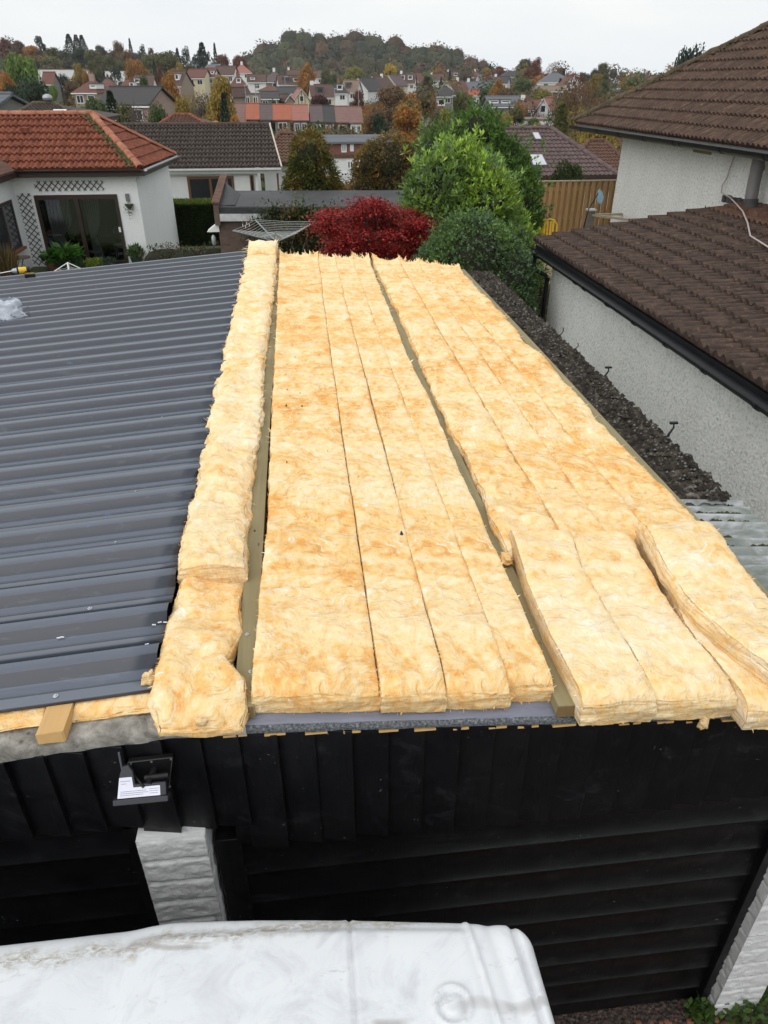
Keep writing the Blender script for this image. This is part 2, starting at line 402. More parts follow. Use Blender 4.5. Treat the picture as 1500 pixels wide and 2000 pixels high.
def pglass():
    g = G('patio_door_glass'); gl = g.n('BsdfGlossy'); gl.inputs['Roughness'].default_value = .03; gl.inputs['Color'].default_value = (.8, .85, .9, 1)
    tr = g.n('BsdfTransparent'); tr.inputs[0].default_value = (.52, .54, .54, 1)
    mxn = g.n('MixShader'); mxn.inputs[0].default_value = .10; g.l(tr.outputs[0], mxn.inputs[1]); g.l(gl.outputs[0], mxn.inputs[2])
    g.l(mxn.outputs[0], g.t.nodes['Material Output'].inputs[0]); return g.m
M['pglass'] = pglass()
def tile(name, cols, moss=.0, mosscol=(.10, .085, .03), streak=(.30, .17, .08), sax=(1, 1, 1), patch=.5, rough=.82, sc=1.0):
    g = G(name); v = g.co()
    n = g.noise(g.co(sax), 3.2*sc, 8, .68, .4)
    c = g.ramp(n, [(.28, cols[0]), (.5, cols[1]), (.7, cols[2])])
    s2 = g.ramp(g.noise(g.co(tuple(x*1.8 for x in sax)), 5.0*sc, 8, .72, .6), [(.56, 0.0), (.70, patch)])
    c = g.mix(s2, c, streak)
    if moss:
        m2 = g.ramp(g.noise(v, 6*sc, 8, .75), [(.62-moss*.3, 0.0), (.70-moss*.3, .9)]); c = g.mix(m2, c, mosscol)
    b = g.bump(g.noise(v, 30*sc, 7, .7), .5, .012)
    return g.done(c, rough, b, spec=.35)
M['tile_near'] = tile('brown_concrete_tile', [(.016, .010, .008), (.055, .034, .026), (.105, .068, .052)], 0, streak=(.24, .15, .078), sax=(.9, 3.2, 1), patch=.9, sc=1.5)
M['tile_up'] = tile('old_brown_concrete_tile', [(.026, .015, .011), (.070, .041, .029), (.125, .077, .050)], .03, (.05, .045, .018), streak=(.24, .14, .062), sax=(1, 2.5, 1), patch=.65)
M['tile_red'] = tile('terracotta_roof_tile', [(.085, .026, .015), (.19, .054, .028), (.30, .105, .055)], .07, (.05, .045, .03), streak=(.05, .03, .025), sax=(2.5, 1.5, 1), patch=.55)
M['tile_dark'] = tile('dark_brown_roof_tile', [(.028, .021, .018), (.058, .043, .036), (.10, .078, .062)], .05, (.09, .08, .035), streak=(.13, .105, .075), sax=(3, 2, 1), patch=.6)
M['tile_mauve'] = tile('mauve_brown_roof_tile', [(.075, .05, .048), (.11, .075, .072), (.15, .105, .10)], 0, streak=(.19, .15, .14), sax=(1, 1, 1), patch=.3)
M['tile_rust'] = tile('rust_brown_roof_tile', [(.055, .028, .020), (.11, .055, .037), (.17, .09, .058)], .05, streak=(.06, .05, .03), sax=(3, 2, 1), patch=.5)
M['ridge_red'] = tile('terracotta_ridge', [(.20, .075, .045), (.36, .135, .075), (.46, .22, .14)], .04, (.06, .055, .03), streak=(.10, .07, .05))
M['ridge_moss'] = tile('mossy_ridge', [(.03, .022, .016), (.075, .052, .032), (.13, .10, .055)], .18, (.085, .072, .022), streak=(.17, .12, .05), sc=2)
def far_roof(name, col, stripe=.75):
    g = G(name); v = g.co()
    n = g.noise(g.co((1, 1, 1)), 1.1, 6, .7)
    c = g.mix(n, tuple(x*.68 for x in col), tuple(min(1, x*1.22) for x in col))
    z = g.sep(v)[2]; w = g.math('SINE', g.math('MULTIPLY', z, 26.0)); w = g.ramp(w, [(.0, .72), (.35, 1.0)])
    c = g.mix(.55, c, g.mix(1.0, c, w, 'MULTIPLY'))
    return g.done(c, .85)
for k, c in dict(brown=(.105, .058, .045), redbrown=(.15, .062, .045), grey=(.085, .085, .09), dark=(.055, .052, .052), orange=(.37, .115, .06), salmon=(.34, .135, .105), pinkbrown=(.215, .12, .10), tan=(.22, .15, .11), mauve=(.12, .085, .085), slate=(.13, .14, .155)).items():
    M['r_'+k] = far_roof('roof_tiles_'+k, c)
def leafmat():
    g = G('leaf'); at = g.n('Attribute', attribute_name='Col'); oi = g.n('ObjectInfo')
    c = g.mix(1.0, at.outputs['Color'], oi.outputs['Color'], 'MULTIPLY')
    g.done(c, .45, spec=.35)
    tl = g.n('BsdfTranslucent'); g.l(c, tl.inputs['Color']); ms = g.n('MixShader'); ms.inputs[0].default_value = .38
    g.l(g.b.outputs[0], ms.inputs[1]); g.l(tl.outputs[0], ms.inputs[2]); g.l(ms.outputs[0], g.t.nodes['Material Output'].inputs[0]); return g.m
M['leaf'] = leafmat()
def groundmat():
    g = G('garden_ground'); v = g.co()
    n = g.noise(v, .35, 9, .7); n2 = g.noise(v, 12, 6, .7)
    c = g.ramp(n, [(.35, (.045, .06, .02)), (.5, (.075, .095, .03)), (.62, (.11, .105, .05)), (.75, (.09, .075, .05))])
    c = g.mix(.5, c, g.ramp(n2, [(.3, (.03, .045, .012)), (.7, (.13, .15, .05))]))
    return g.done(c, .95, g.bump(n2, .6, .03))
M['ground'] = groundmat()
def drive():
    g = G('brick_chip_drive'); v = g.co(); p = g.noise(v, 38, 3, .7); d = g.vor(v, 45)
    c = g.ramp(p, [(.35, (.025, .02, .018)), (.5, (.06, .042, .034)), (.62, (.11, .07, .055)), (.72, (.18, .17, .155))])
    return g.done(c, .9, g.bump(d, 1.0, .02))
M['drive'] = drive()
def gel():
    g = G('weathered_white_caravan_shell'); v = g.co()
    c = g.mix(g.noise(v, 1.5, 5), (.62, .64, .66), (.72, .735, .75))
    y = g.sep(g._v.outputs['Object'])[1]
    # grime line where rain water stands along the far edge
    wob = g.math('MULTIPLY', g.math('SUBTRACT', g.noise(g.co((4, 1, 1)), 2, 5, .6), .5), .16)
    band = g.math('SUBTRACT', 1.0, g.math('MINIMUM', 1.0, g.math('MULTIPLY', g.math('ABSOLUTE', g.math('SUBTRACT', g.math('ADD', y, wob), 1.02)), 22)))
    band = g.math('MULTIPLY', band, g.ramp(g.noise(g.co((4, 9, 1)), 6, 8, .75, 1.0), [(.40, 0.0), (.58, 1.0)]))
    c = g.mix(band, c, (.33, .29, .22))
    haze = g.ramp(g.noise(v, 4.5, 8, .72, 1.0), [(.50, 0.0), (.72, .6)]); c = g.mix(haze, c, (.44, .45, .48))
    spk = g.math('MULTIPLY', g.ramp(g.noise(v, 60, 4, .7), [(.72, 0.0), (.76, .7)]), g.ramp(g.noise(v, 5, 3), [(.45, 0.0), (.6, 1.0)])); c = g.mix(spk, c, (.2, .18, .15))
    st_ = g.ramp(g.noise(g.co((2, 5, 2)), 3.2, 9, .75, 1.4), [(.58, 0.0), (.70, .7)]); c = g.mix(st_, c, (.40, .40, .40))
    sx = g.n('TexWave', wave_type='RINGS'); sx.inputs['Scale'].default_value = .9; sx.inputs['Distortion'].default_value = 9; sx.inputs['Detail'].default_value = 3; sx.inputs['Detail Scale'].default_value = .8
    g.l(g.co((1, 1, 0)), sx.inputs['Vector'])
    scr = g.math('MULTIPLY', g.ramp(sx.outputs['Fac'], [(.0, 1.0), (.022, 0.0)]), g.ramp(g.noise(v, 3.5, 3), [(.50, 0.0), (.58, .65)])); c = g.mix(scr, c, (.30, .27, .25))
    return g.done(c, .38, g.bump(g.noise(v, 9, 5), .08, .01), spec=.4)
M['gel'] = gel()
def bagmat():
    g = G('clear_polythene'); c = g.mix(g.noise(g.co(), 18, 5, .7, 1.5), (.30, .34, .42), (.80, .84, .90)); return g.done(c, .2, Alpha=.72)
M['bag'] = bagmat()
M['brick'] = None
def brick(name, a, b, m):
    g = G(name); t = g.n('TexBrick'); mpn = g.co((1, 1, 1), rot=(R(90), 0, 0))
    t.inputs['Scale'].default_value = 1; t.inputs['Brick Width'].default_value = .23; t.inputs['Row Height'].default_value = .078; t.inputs['Mortar Size'].default_value = .008
    t.inputs['Color1'].default_value = (*a, 1); t.inputs['Color2'].default_value = (*b, 1); t.inputs['Mortar'].default_value = (*m, 1); g.l(mpn, t.inputs['Vector'])
    c = g.mix(g.math('MULTIPLY', g.noise(g.co(), 4, 5), .4), t.outputs['Color'], tuple(x*.4 for x in a))
    return g.done(c, .9, g.bump(t.outputs['Fac'], -.4, .006))
M['brick'] = brick('brown_brick', (.115, .07, .055), (.16, .10, .08), (.11, .10, .09))
# ================================================================= ground
def build_ground():
    a = np.concatenate([np.linspace(-60, -14, 8), np.linspace(-12, 14, 27), np.linspace(18, 60, 12), np.linspace(75, 420, 42), np.linspace(450, 740, 18)])
    xs = np.concatenate([-a[::-1][:-20], a]) if False else np.concatenate([[-740], np.linspace(-700, -75, 36), np.linspace(-60, 60, 49), np.linspace(75, 700, 36), [740]])
    P = np.zeros((len(a), len(xs), 3))
    for i, y in enumerate(a):
        for j, x in enumerate(xs): P[i, j] = (x, y, ground_z(x, y)-.02)
    o = gridobj('ground', [P[:, ::-1]], M['ground'], loc=(0, 0, 0)); tag(o, kind='structure')
    d = MB().box(-6, 4.4, -4, 2.2, -.3, .004).build('driveway', M['drive']); tag(d, kind='structure')
build_ground()
def pebbles():
    V = []; F = []; base = [(1,0,0), (.3,.9,.1), (-.8,.6,0), (-.8,-.6,0), (.3,-.9,.1), (0,0,.8)]
    mi = []
    for i in range(900):
        x = random.uniform(.9, 3.4); y = random.uniform(1.35, 1.97); r = random.uniform(.010, .024); a = random.uniform(0, 6.3); n = len(V)
        for (bx, by, bz) in base: V.append((x+r*(bx*math.cos(a)-by*math.sin(a)), y+r*(bx*math.sin(a)+by*math.cos(a)), .005+r*bz*.8))
        for k in range(5): F.append((n+k, n+(k+1) % 5, n+5)); mi.append(i % 3)
    me = npmesh('gravel', V, F, [M['terracotta'], simple('red_chip', (.20, .09, .06), .9), simple('brown_chip', (.12, .085, .06), .9)], True, mi)
    tag(link('gravel', me), 'red brown stone chips lying before the black garage door', 'gravel', kind='stuff')
pebbles()

# ================================================================= garage
RIDGE, SLP, RX = 2.90, .08, -.60
def roofz(x): return RIDGE-np.abs(np.asarray(x, float)-RX)*SLP
FY = 2.0                                   # garage front plane
ga = thing('garage', 'double garage with black boarded front, white stone pillars and a half stripped low roof', 'garage', (RX, FY, 0))
def build_garage():
    # walls behind everything (hollow box)
    w = MB()
    w.box(-3.85, -3.65, FY+.12, 10.6, 0, 2.55); w.box(2.42, 2.55, FY+.12, 10.6, 0, 2.52); w.box(-3.65, 2.42, 10.45, 10.6, 0, 2.5)
    w.build('wall', M['harl'], ga)
    # black feather-edge boards: each one proud at its left edge
    mb = MB(); rr = random.Random(4); x = -3.9; pitch = .1475
    while x < 2.7:
        x1 = x+pitch+.012; top = float(roofz(x+.07))-.055+rr.uniform(-.006, .008)
        bot = 2.325 if x < -.9 else (2.27 if x < -.5 else 2.095); bot += rr.uniform(-.008, .008)
        jit = rr.uniform(-.006, .006)
        y = FY-.002+jit
        P = [(x, y+.010, bot), (x1, y-.018, bot), (x1, FY+.05, bot), (x, FY+.05, bot), (x, y+.010, top), (x1, y-.018, top), (x1, FY+.05, top), (x, FY+.05, top)]
        mb.hexa(P); x += pitch
    mb.build('cladding', M['black'], ga, bevel=.0025)
    # pale split wood where the board tops are unpainted
    x = -.42
    while x < 2.2:
        z = float(roofz(x+.07))-.052; mb = MB(); a_ = x+.012+rr.uniform(0, .03); b_ = x+.142-rr.uniform(0, .04); h0, h1 = rr.uniform(.001, .009), rr.uniform(.001, .007); mb.hexa([(a_, FY-.021, z-.004), (b_, FY-.021, z-.005), (b_, FY+.02, z-.005), (a_, FY+.02, z-.004), (a_, FY-.020, z+h0), (b_, FY-.020, z+h1), (b_, FY+.02, z+h1), (a_, FY+.02, z+h0)]); mb.build('board_edge', M['timber_new'], ga); x += pitch
    # frames
    fr = MB(); fr.box(-.53, -.42, FY+.03, FY+.16, 0, 2.12); fr.box(2.215, 2.28, FY+.02, FY+.16, 0, 2.12); fr.box(-.43, 2.25, FY+.03, FY+.14, 2.085, 2.2)
    fr.box(-.90, -.845, FY+.03, FY+.16, 0, 2.34); fr.box(-3.55, -.86, FY+.03, FY+.14, 2.26, 2.4)
    fr.build('door_frame', M['black'], ga, bevel=.004)
    def door(x0, x1, ztop, steps, y):
        xs = np.linspace(x0, x1, 60); rows = []
        zs = [ztop]; pr = [0]
        for z in steps:
            zs += [z+.009, z+.004, z-.005, z-.016]; pr += [.0, -.007, -.009, 0.0]
        zs.append(.02); pr.append(0)
        P = np.zeros((len(zs), 60, 3))
        for i, (z, p) in enumerate(zip(zs, pr)):
            P[i, :, 0] = xs; P[i, :, 1] = y+p+.0012*pn(xs*1.7, z*2, 1); P[i, :, 2] = z
        o = gridobj('garage_door', [P[:, ::-1]], M['black'], ga, smooth=False); return o
    door(-.42, 2.215, 2.09, [1.95-.235*k+.1 for k in range(9)], FY+.065)
    h = MB(); 
    d2 = door(-3.55, -.9, 2.28, [2.06-.235*k for k in range(9)], FY+.065)
    # stone pillars
    def pillar(x0, x1, z1, seed):
        y0, y1 = FY-.045, FY+.2; rows = int(round(z1/.148)); N = 8
        def face(o, du, lu, nrm, sd):
            nu = max(6, int(lu/.012)); nz = rows*14
            u = np.linspace(0, lu, nu)[None, :]; z = np.linspace(0, z1, nz)[:, None]; u, z = np.broadcast_arrays(u, z)
            r = z/(z1/rows); ri = np.floor(r); fz = r-ri; off = (ri*.37+sd*.2) % 1.0*lu
            jd = np.minimum(np.minimum(fz, 1-fz)*(z1/rows), .06)
            bl = np.where(((ri % 3) == 1), np.abs(u-off), 1.0)
            e = np.minimum(jd, np.abs(bl)); dep = .018*(1-np.exp(-e/.005))
            px = o[0]+du[0]*u; py = o[1]+du[1]*u
            rough = (.007*pn(px*14+seed, py*14+z*22, z*8)+.005*pn(px*40, py*40, z*55+seed))*np.clip(e/.015, 0, 1)
            dsp = dep-.018+rough
            edge = np.minimum(u, lu-u); dsp = np.where(edge < .012, np.maximum(dsp, -.006), dsp)*np.clip(edge/.012, .25, 1)
            return np.stack([px+nrm[0]*dsp, py+nrm[1]*dsp, z], -1)
        g1 = face((x0, y0), (1, 0), x1-x0, (0, -1), 1); g2 = face((x1, y0), (0, 1), y1-y0, (1, 0), 2); g3 = face((x0, y1), (0, -1), y1-y0, (-1, 0), 3)
        top = np.array([[(x0, y0, z1), (x1, y0, z1)], [(x0, y1, z1), (x1, y1, z1)]], float)
        gridobj('pillar', [g1, g2, g3, top], M['stone'], ga)
    pillar(-.83, -.545, 2.275, 3); pillar(2.265, 2.56, 2.1, 9)
    # old corrugated sheeting (mostly hidden) : dark, mossy
    xs = np.concatenate([np.linspace(-3.9, -.62, 40), np.linspace(-.6, 2.73, 84)]); ys = np.arange(FY+.05, 10.55, .0184)
    X, Y = np.meshgrid(xs, ys); Z = roofz(X)+.012*np.sin(Y*2*math.pi/.092)+.01*pn(X*6, Y*6, 0)-.01
    k = X < 2.3
    P = np.stack([X, Y, Z], -1)[:, :, :]
    j = np.searchsorted(xs, 2.30)
    gridobj('old_roof_sheet', [P[:, :j]], M['moss_black'], ga)
    # mossy right margin
    xs = np.linspace(2.24, 2.74, 44); ys = np.arange(3.74, 10.42, .012)
    X, Y = np.meshgrid(xs, ys)
    ln = np.abs(pn(X*8, Y*8, 3)); e = np.clip((2.74-X)/.03, 0, 1)
    cr = .020*np.sin(Y*2*math.pi/.146); m = .5+.5*np.tanh(6*pn(X*3.1, Y*2.3, 8)+1.2)
    ed = .06*pn(Y*3.3, 0, 0)+.03*pn(Y*11, 1, 1)
    Z = roofz(X)+cr+m*(.020+.022*pn(X*16, Y*16, 1)+.018*np.abs(pn(X*38, Y*38, 2))+.01*pn(X*80, Y*80, 5))
    X2 = X+ed*np.clip((X-2.5)/.24, 0, 1)
    gridobj('mossy_sheet', [np.stack([X2, Y, Z], -1)], M['moss_black'], ga)
    # pale lichen-topped crests and lumps of moss
    V = []; F = []; rr = random.Random(11)
    for i in range(2600):
        y = rr.uniform(3.76, 10.35); x = 2.72-abs(rr.gauss(0, .15)); x = max(x, 2.33)
        if rr.random() < .35: y = round(y/.146)*.146+.036
        lich = i % 3 == 0; r = rr.uniform(.008, .026) if not lich else rr.uniform(.005, .012); n = len(V); z = float(roofz(x))+.03+rr.uniform(0, .025)
        for a in range(6):
            t = a*math.pi/3; q = rr.uniform(.7, 1.2)*r; V.append((x+q*math.cos(t)*1.3, y+q*math.sin(t)*.8, z-r*.5))
        V.append((x, y, z+r*rr.uniform(.4, 1.0)))
        F += [(n+a, n+(a+1) % 6, n+6) for a in range(6)]
    a = len(F); mi = [1 if (k//6) % 3 == 0 else 0 for k in range(a)]
    me = npmesh('moss', np.array(V)-np.array(ORG[ga.name]), F, [M['moss_black'], simple('grey_lichen', (.17, .16, .145), .95, .6, 60)], True, mi)
    o = link('moss', me, ga); o['kind'] = 'stuff'
    # clear corrugated sheets at the front right corner
    xs = np.linspace(2.2, 2.80, 12); ys = np.arange(FY+.02, 3.78, .0085)
    X, Y = np.meshgrid(xs, ys); Z = roofz(X)+.020*np.sin(Y*2*math.pi/.094)+.004
    o = gridobj('clear_roof_sheet', [np.stack([X, Y, Z], -1)], M['clear'], ga)
    V = []; F = []
    for gy in (3.66, 3.567, 3.38, 3.285, 3.475, 3.19):
        for i in range(26):
            x = rr.uniform(2.33, 2.72 if gy != 3.475 else 2.5); r = rr.uniform(.010, .02); y = gy-.012+rr.uniform(-.008, .008); n = len(V); z = float(roofz(x))-.008
            if pn(np.array([x*5]), gy*7, 2)[0] < -.05: continue
            for a in range(6): t = a*math.pi/3; V.append((x+r*1.3*math.cos(t), y+r*.7*math.sin(t), z))
            V.append((x, y, z+r)); F += [(n+a, n+(a+1) % 6, n+6) for a in range(6)]
    me = npmesh('gutter_moss', np.array(V)-np.array(ORG[ga.name]), F, M['moss_green'], True); o = link('green_moss', me, ga); o['kind'] = 'stuff'
    # timbers: ridge, middle, outer edge + the short stub under the new sheets
    def timber(x0, x1, y0, y1, h=.062, mat='timber'):
        z0 = float(roofz((x0+x1)/2))+.012; s = -SLP if x0 > RX else SLP; mb = MB()
        n = 24; ys = np.linspace(y0, y1, n+1)
        for i in range(n):
            a, b = ys[i], ys[i+1]; ja = .004*math.sin(a*1.1); jb = .004*math.sin(b*1.1)
            dz = s*(x1-x0)/2
            mb.hexa([(x0+ja, a, z0-dz), (x1+ja, a, z0+dz), (x1+jb, b, z0+dz), (x0+jb, b, z0-dz), (x0+ja, a, z0+h-dz), (x1+ja, a, z0+h+dz), (x1+jb, b, z0+h+dz), (x0+jb, b, z0+h-dz)])
        o = mb.build('roof_batten', M[mat], ga)
        e = MB().box(x0+.002, x1-.002, y0-.002, y0+.004, z0+.001, z0+h-.003); 
        eo = e.build('end_grain', M['timber_end' if mat == 'timber' else 'timber_new'], None); eo.parent = o
        eo.data.transform(__import__('mathutils').Matrix.Translation([-q for q in ORG[ga.name]])); ORG[eo.name] = ORG[ga.name]
        return o
    t1 = timber(-.36, -.280, FY+.01, 10.9); t2 = timber(.925, 1.005, FY-.03, 10.7); t3 = timber(2.225, 2.31, 2.35, 10.3)
    t4 = timber(-1.085, -.985, FY-.02, 2.19, .052, 'timber_new')
    # plank joints: a thin board end over the edge timber, screws in the ridge timber
    def screw(x, y, z, par, r=.011):
        mb = MB(); mb.lathe(x, y, [(r, 0), (r, .0015), (r*.65, .003), (r*.5, .003), (r*.5, .007), (r*.3, .008)], 10, z); mb.build('screw', M['zinc'], par, smooth=True)
    for (x, y) in ((-.325, 2.43), (-.30, 2.2)): screw(x, y, float(roofz(x))+.076, t1, .009)
    # cement barge at the left, metal patch, flashing at the right
    xs = np.linspace(-3.9, -.40, 240)
    def strip(xs, prof, rough):
        P = np.zeros((len(prof), len(xs), 3))
        for i, (y, z) in enumerate(prof):
            P[i, :, 0] = xs; P[i, :, 1] = y+rough*pn(xs*9, y*40, z*30); P[i, :, 2] = roofz(xs)+z+rough*pn(xs*11, y*30+5, z*40)
        return P[:, ::-1]
    prof = [(FY-.012, -.06), (FY-.018, -.045), (FY-.018, -.02), (FY-.014, -.004), (FY-.002, .004), (FY+.03, .008), (FY+.07, .006), (FY+.10, .012), (FY+.13, -.01)]
    gridobj('barge_cap', [strip(xs, prof, .009)], M['cement'], ga)
    xs2 = np.linspace(-.62, -.315, 20); gridobj('metal_patch', [strip(xs2, [(FY-.026, -.040), (FY-.026, .006), (FY+.04, .014)], .002)], M['galv'], ga)
    xs3 = np.linspace(-.315, 2.8, 200)
    gridobj('flashing', [strip(xs3, [(FY-.012, -.014), (FY-.005, -.002), (FY+.02, .0), (FY+.03, .008), (FY+.12, .012)], .003)], M['flash'], ga)
    gridobj('felt_edge', [strip(xs3, [(FY-.020, -.040), (FY-.024, -.022), (FY-.019, -.010), (FY-.004, -.006)], .004)], M['felt_edge'], ga)
    # new profiled steel sheets, ribs across the slope
    zoff = .078; pr = []; pitch = .2735; y = FY+.075
    prof = [(0, 0), (.012, -.028)]          # front lip turned down (built below)
    def sheet(y0, n, par, lift, front=False):
        pts = []
        if front: pts += [(y0-.003, -.014), (y0, .0)]
        else: pts += [(y0-.03, .010), (y0-.004, .006)]
        y = y0
        for i in range(n):
            last = i == n-1
            pts += [(y, 0), (y+.052, 0), (y+.055, .003), (y+.061, 0), (y+.118, 0), (y+.163, .038), (y+.168, .040), (y+.218, .040), (y+.223, .038), (y+.2735, 0)]
            y += pitch
        if True: pts += [(y+.02, .0)]
        P = np.zeros((len(pts), 30, 3)); xs = np.linspace(-4.25, -.675, 30)
        for i, (yy, z) in enumerate(pts):
            P[i, :, 0] = xs; P[i, :, 1] = yy+.001*pn(xs*1.5, yy*2, 0); P[i, :, 2] = roofz(xs)+zoff+z+lift+.0008*pn(xs*1.2, yy*1.5, 2)
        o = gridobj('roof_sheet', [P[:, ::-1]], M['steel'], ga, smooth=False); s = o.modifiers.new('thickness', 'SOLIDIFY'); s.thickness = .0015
        return o
    y = FY+.125; shs = []
    counts = [4, 4, 4, 4, 4, 4, 4, 3]
    for i, n in enumerate(counts):
        shs.append((sheet(y, n, ga, .0045 if i % 2 else 0.0, i == 0), y, n)); y += n*pitch
    # screws on the pans
    for (o, y0, n) in shs:
        for k in range(n):
            yy = y0+k*pitch+.03
            if k % 2 == 0 and yy < 8.2:
                for x in (-1.05, -2.36, -3.6): screw(x+random.uniform(-.008, .008), yy, float(roofz(x))+zoff+.003, o)
    # hook brackets left from the old gutter
    for (yb, hh) in ((7.34, .12), (6.87, .10), (6.06, .13), (4.75, .15)):
        z = float(roofz(2.74)); mb = MB()
        mb.tube([(2.73, yb, z-.03), (2.745, yb, z+hh*.35), (2.775, yb+.004, z+hh*.7), (2.765, yb, z+hh)], [.011, .010, .007, .005] if yb < 6.5 else .005, 6)
        if yb < 6.5: mb.box(2.735, 2.795, yb-.012, yb+.012, z+hh*.92, z+hh+.004)
        mb.build('gutter_bracket', M['gutter'], ga)
build_garage()

# ================================================================= mineral wool batts
def batt(label, xl, xr, y0, y1, t, seed, mat='wool', off=.0, lump=1.0, rough_edge=.32, bend=None, cat='insulation', group=None, name='insulation_strip', zfun=None, wisps=1.0, edge=.0, dens=1.0, curl=0.0, step0=.0085, lump2=0.0, slump=1.0):
    fl = xl if callable(xl) else (lambda y: xl+0*y); fr = xr if callable(xr) else (lambda y: xr+0*y)
    ft = t if callable(t) else (lambda y: t+0*y)
    ys = [y0]
    while ys[-1] < y1: ys.append(ys[-1]+step0*dens*(max(ys[-1], 2)/2.0)**1.1)
    ys = np.array(sorted(set([y for y in ys if y0+.03 < y < y1-.03]+[y0, y0+.0035, y0+.008, y0+.014, y0+.021, y0+.030, y1-.02, y1-.008, y1])))
    W = float(fr(ys[0])-fl(ys[0])); nu = max(10, int(W/(.0095*dens))); nz = 13 if dens < 1.5 else 8
    zf = zfun if zfun else (lambda x, y: roofz(x)+.012+off)
    ue = np.array([0, .0035, .008, .014, .021])/W; U = np.concatenate([ue, np.linspace(.030/W, 1-.030/W, nu-8), (1-ue)[::-1]]); H = np.concatenate([np.linspace(0, .86, nz-4), [.91, .95, .98, 1.0]])
    def pos(u, y, h):
        u, y, h = np.broadcast_arrays(u, y, h); L = fl(y); Rr = fr(y); x = L+(Rr-L)*u; z0 = zf(x, y); tt = ft(y)
        # distance to the side / end edges for rounding
        w = (Rr-L); de = np.minimum(u, 1-u)*w; dn = np.minimum(y-y0, (y1-y)); d = np.minimum(de, dn)
        rnd = (.004+.012*rough_edge)*np.exp(-d/(.006+.012*rough_edge))*h*h+.010*np.exp(-dn/.03)*h*h
        z = z0+tt*h-rnd
        s = seed*7.3
        z = z-(.030+.022*pn(x*4+s, 1, 1))*np.exp(-(y-y0)/.045)*h*slump
        wv = .05*pn(x*3+s, y*3, 4)
        top = (.013*pn(x*2.3+s, y*2.0, 1)+.008*pn(x*6+s, y*9+wv*20, 2)-.0075*np.abs(pn(x*5+wv*30, y*20+s, 3))-.0045*np.abs(pn(x*13+s, y*38+wv*60, 5))+.0025*pn(x*34, y*60, s))*lump
        dz = top*h+lump2*(.022*pn(x*5.5+s, y*4.2, 7)+.012*pn(x*11+s, y*9, 8))*h+.004*pn(x*7, y*7, s)*(1-h)*0
        se = np.where(u < .5, -1, 1)*np.exp(-de/.03)
        lat = (.008*pn(s, y*2.6, h*2)+.006*pn(s+2, y*11, h*3)+.0045*pn(y*7, h*22, s)+.0025*pn(y*60, h*30, s))*rough_edge*(.6+.4*lump)
        bul = .0035+(.004+.008*rough_edge)*np.sin(math.pi*np.clip(h, 0, 1))
        x2 = x+se*bul+np.exp(-de/.03)*(lat+np.where(u < .5, 1, -1)*edge)
        sn = np.where((y-y0) < (y1-y), -1, 1)*np.exp(-dn/.03)
        fro = .012*pn(x*4+s, 2, h*2)+.006*pn(x*9, h*26, s)+.0035*pn(x*30, h*34, s+1)+.002*pn(x*90, h*50, s)
        y2 = y+np.exp(-dn/.03)*fro+sn*.010*np.sin(math.pi*h)
        if curl: z = z+curl*np.exp(-(y1-y)/.13)*(.25+1.5*np.exp(-de/.05)+.8*pn(x*5+s, 3, 3)+.35*pn(x*16, 2, s))
        P = np.stack([x2, y2, z+dz], -1)
        if bend is not None: P = bend(P)
        return P
    top = pos(U[None, :], ys[:, None], 1.0)
    left = pos(0.0, ys[:, None], H[None, :]); right = pos(1.0, ys[:, None], H[None, ::-1])
    front = pos(U[None, :], y0, H[:, None]); back = pos(U[None, :], y1, H[::-1, None])
    # loose fibres and torn flakes along the edges
    rs = np.random.default_rng(seed); N = int(((y1-y0)*42+W*110)*wisps); ev = []; ef = []
    for i in range(N):
        q = rs.random(); 
        if q < .38: u = 0.0; y = y0+(y1-y0)*rs.random()**1.7; h = rs.choice([1.0, 1.0, rs.random()]); dx = -1; dy = 0
        elif q < .72: u = 1.0; y = y0+(y1-y0)*rs.random()**1.7; h = rs.choice([1.0, 1.0, rs.random()]); dx = 1; dy = 0
        elif q < .80: u = rs.random(); y = y0; h = rs.choice([1.0, 0.0, rs.random()]); dx = 0; dy = -1
        else: u = rs.random(); y = y1; h = 1.0; dx = 0; dy = 1
        b = pos(np.array(u), np.array(y), np.array(h)).reshape(3); sc = max(1.0, y/3.0)
        L = rs.uniform(.006, .022)*sc*(1.6 if rs.random() < .12 else 1); w = rs.uniform(.0007, .0020)*sc*(2.5 if rs.random() < .2 else 1)
        a = rs.uniform(-1, 1, 3)*.6; d = np.array([dx+a[0], dy+a[1], .25+a[2]*.7]); d /= np.linalg.norm(d)
        sd = np.cross(d, [0, 0, 1.0]); sd /= np.linalg.norm(sd)+1e-6; d2 = d+np.array([a[1], a[0], a[2]-.3])*.8; d2 /= np.linalg.norm(d2)
        b = b-d*.004; m = b+d*L*.55; e = m+d2*L*.45; n = len(ev)
        ev += [b-sd*w, b+sd*w, m+sd*w*.7, m-sd*w*.7, e+sd*w*.12, e-sd*w*.12]; ef += [(n, n+1, n+2, n+3), (n+3, n+2, n+4, n+5)]
    if not ev: ev = [(0, 0, 0)]*4; ef = [(0, 1, 2, 3)]
    base = ((float(fl(y0))+float(fr(y0)))/2, y0, float(zf(np.array((float(fl(y0))+float(fr(y0)))/2), np.array(y0))))
    o = gridobj(name, [top, left[:, ::-1], right[:, ::-1], front, back], M[mat], loc=base, merge=1e-5, extra=(np.array(ev), np.array(ef)))
    tag(o, label, cat, group); return o
GRP = 'cut strips of mineral wool laid over the garage roof'
def wob(x, a, f, s): return lambda y: x+a*pn(np.asarray(y, float)*f+s, s, .5)
def edgecomb(x, s, a=.010): return lambda y: x+a*pn(np.asarray(y, float)*.9+s, s, .5)+.006*pn(np.asarray(y, float)*5+s, s, 1.5)
TH = .150
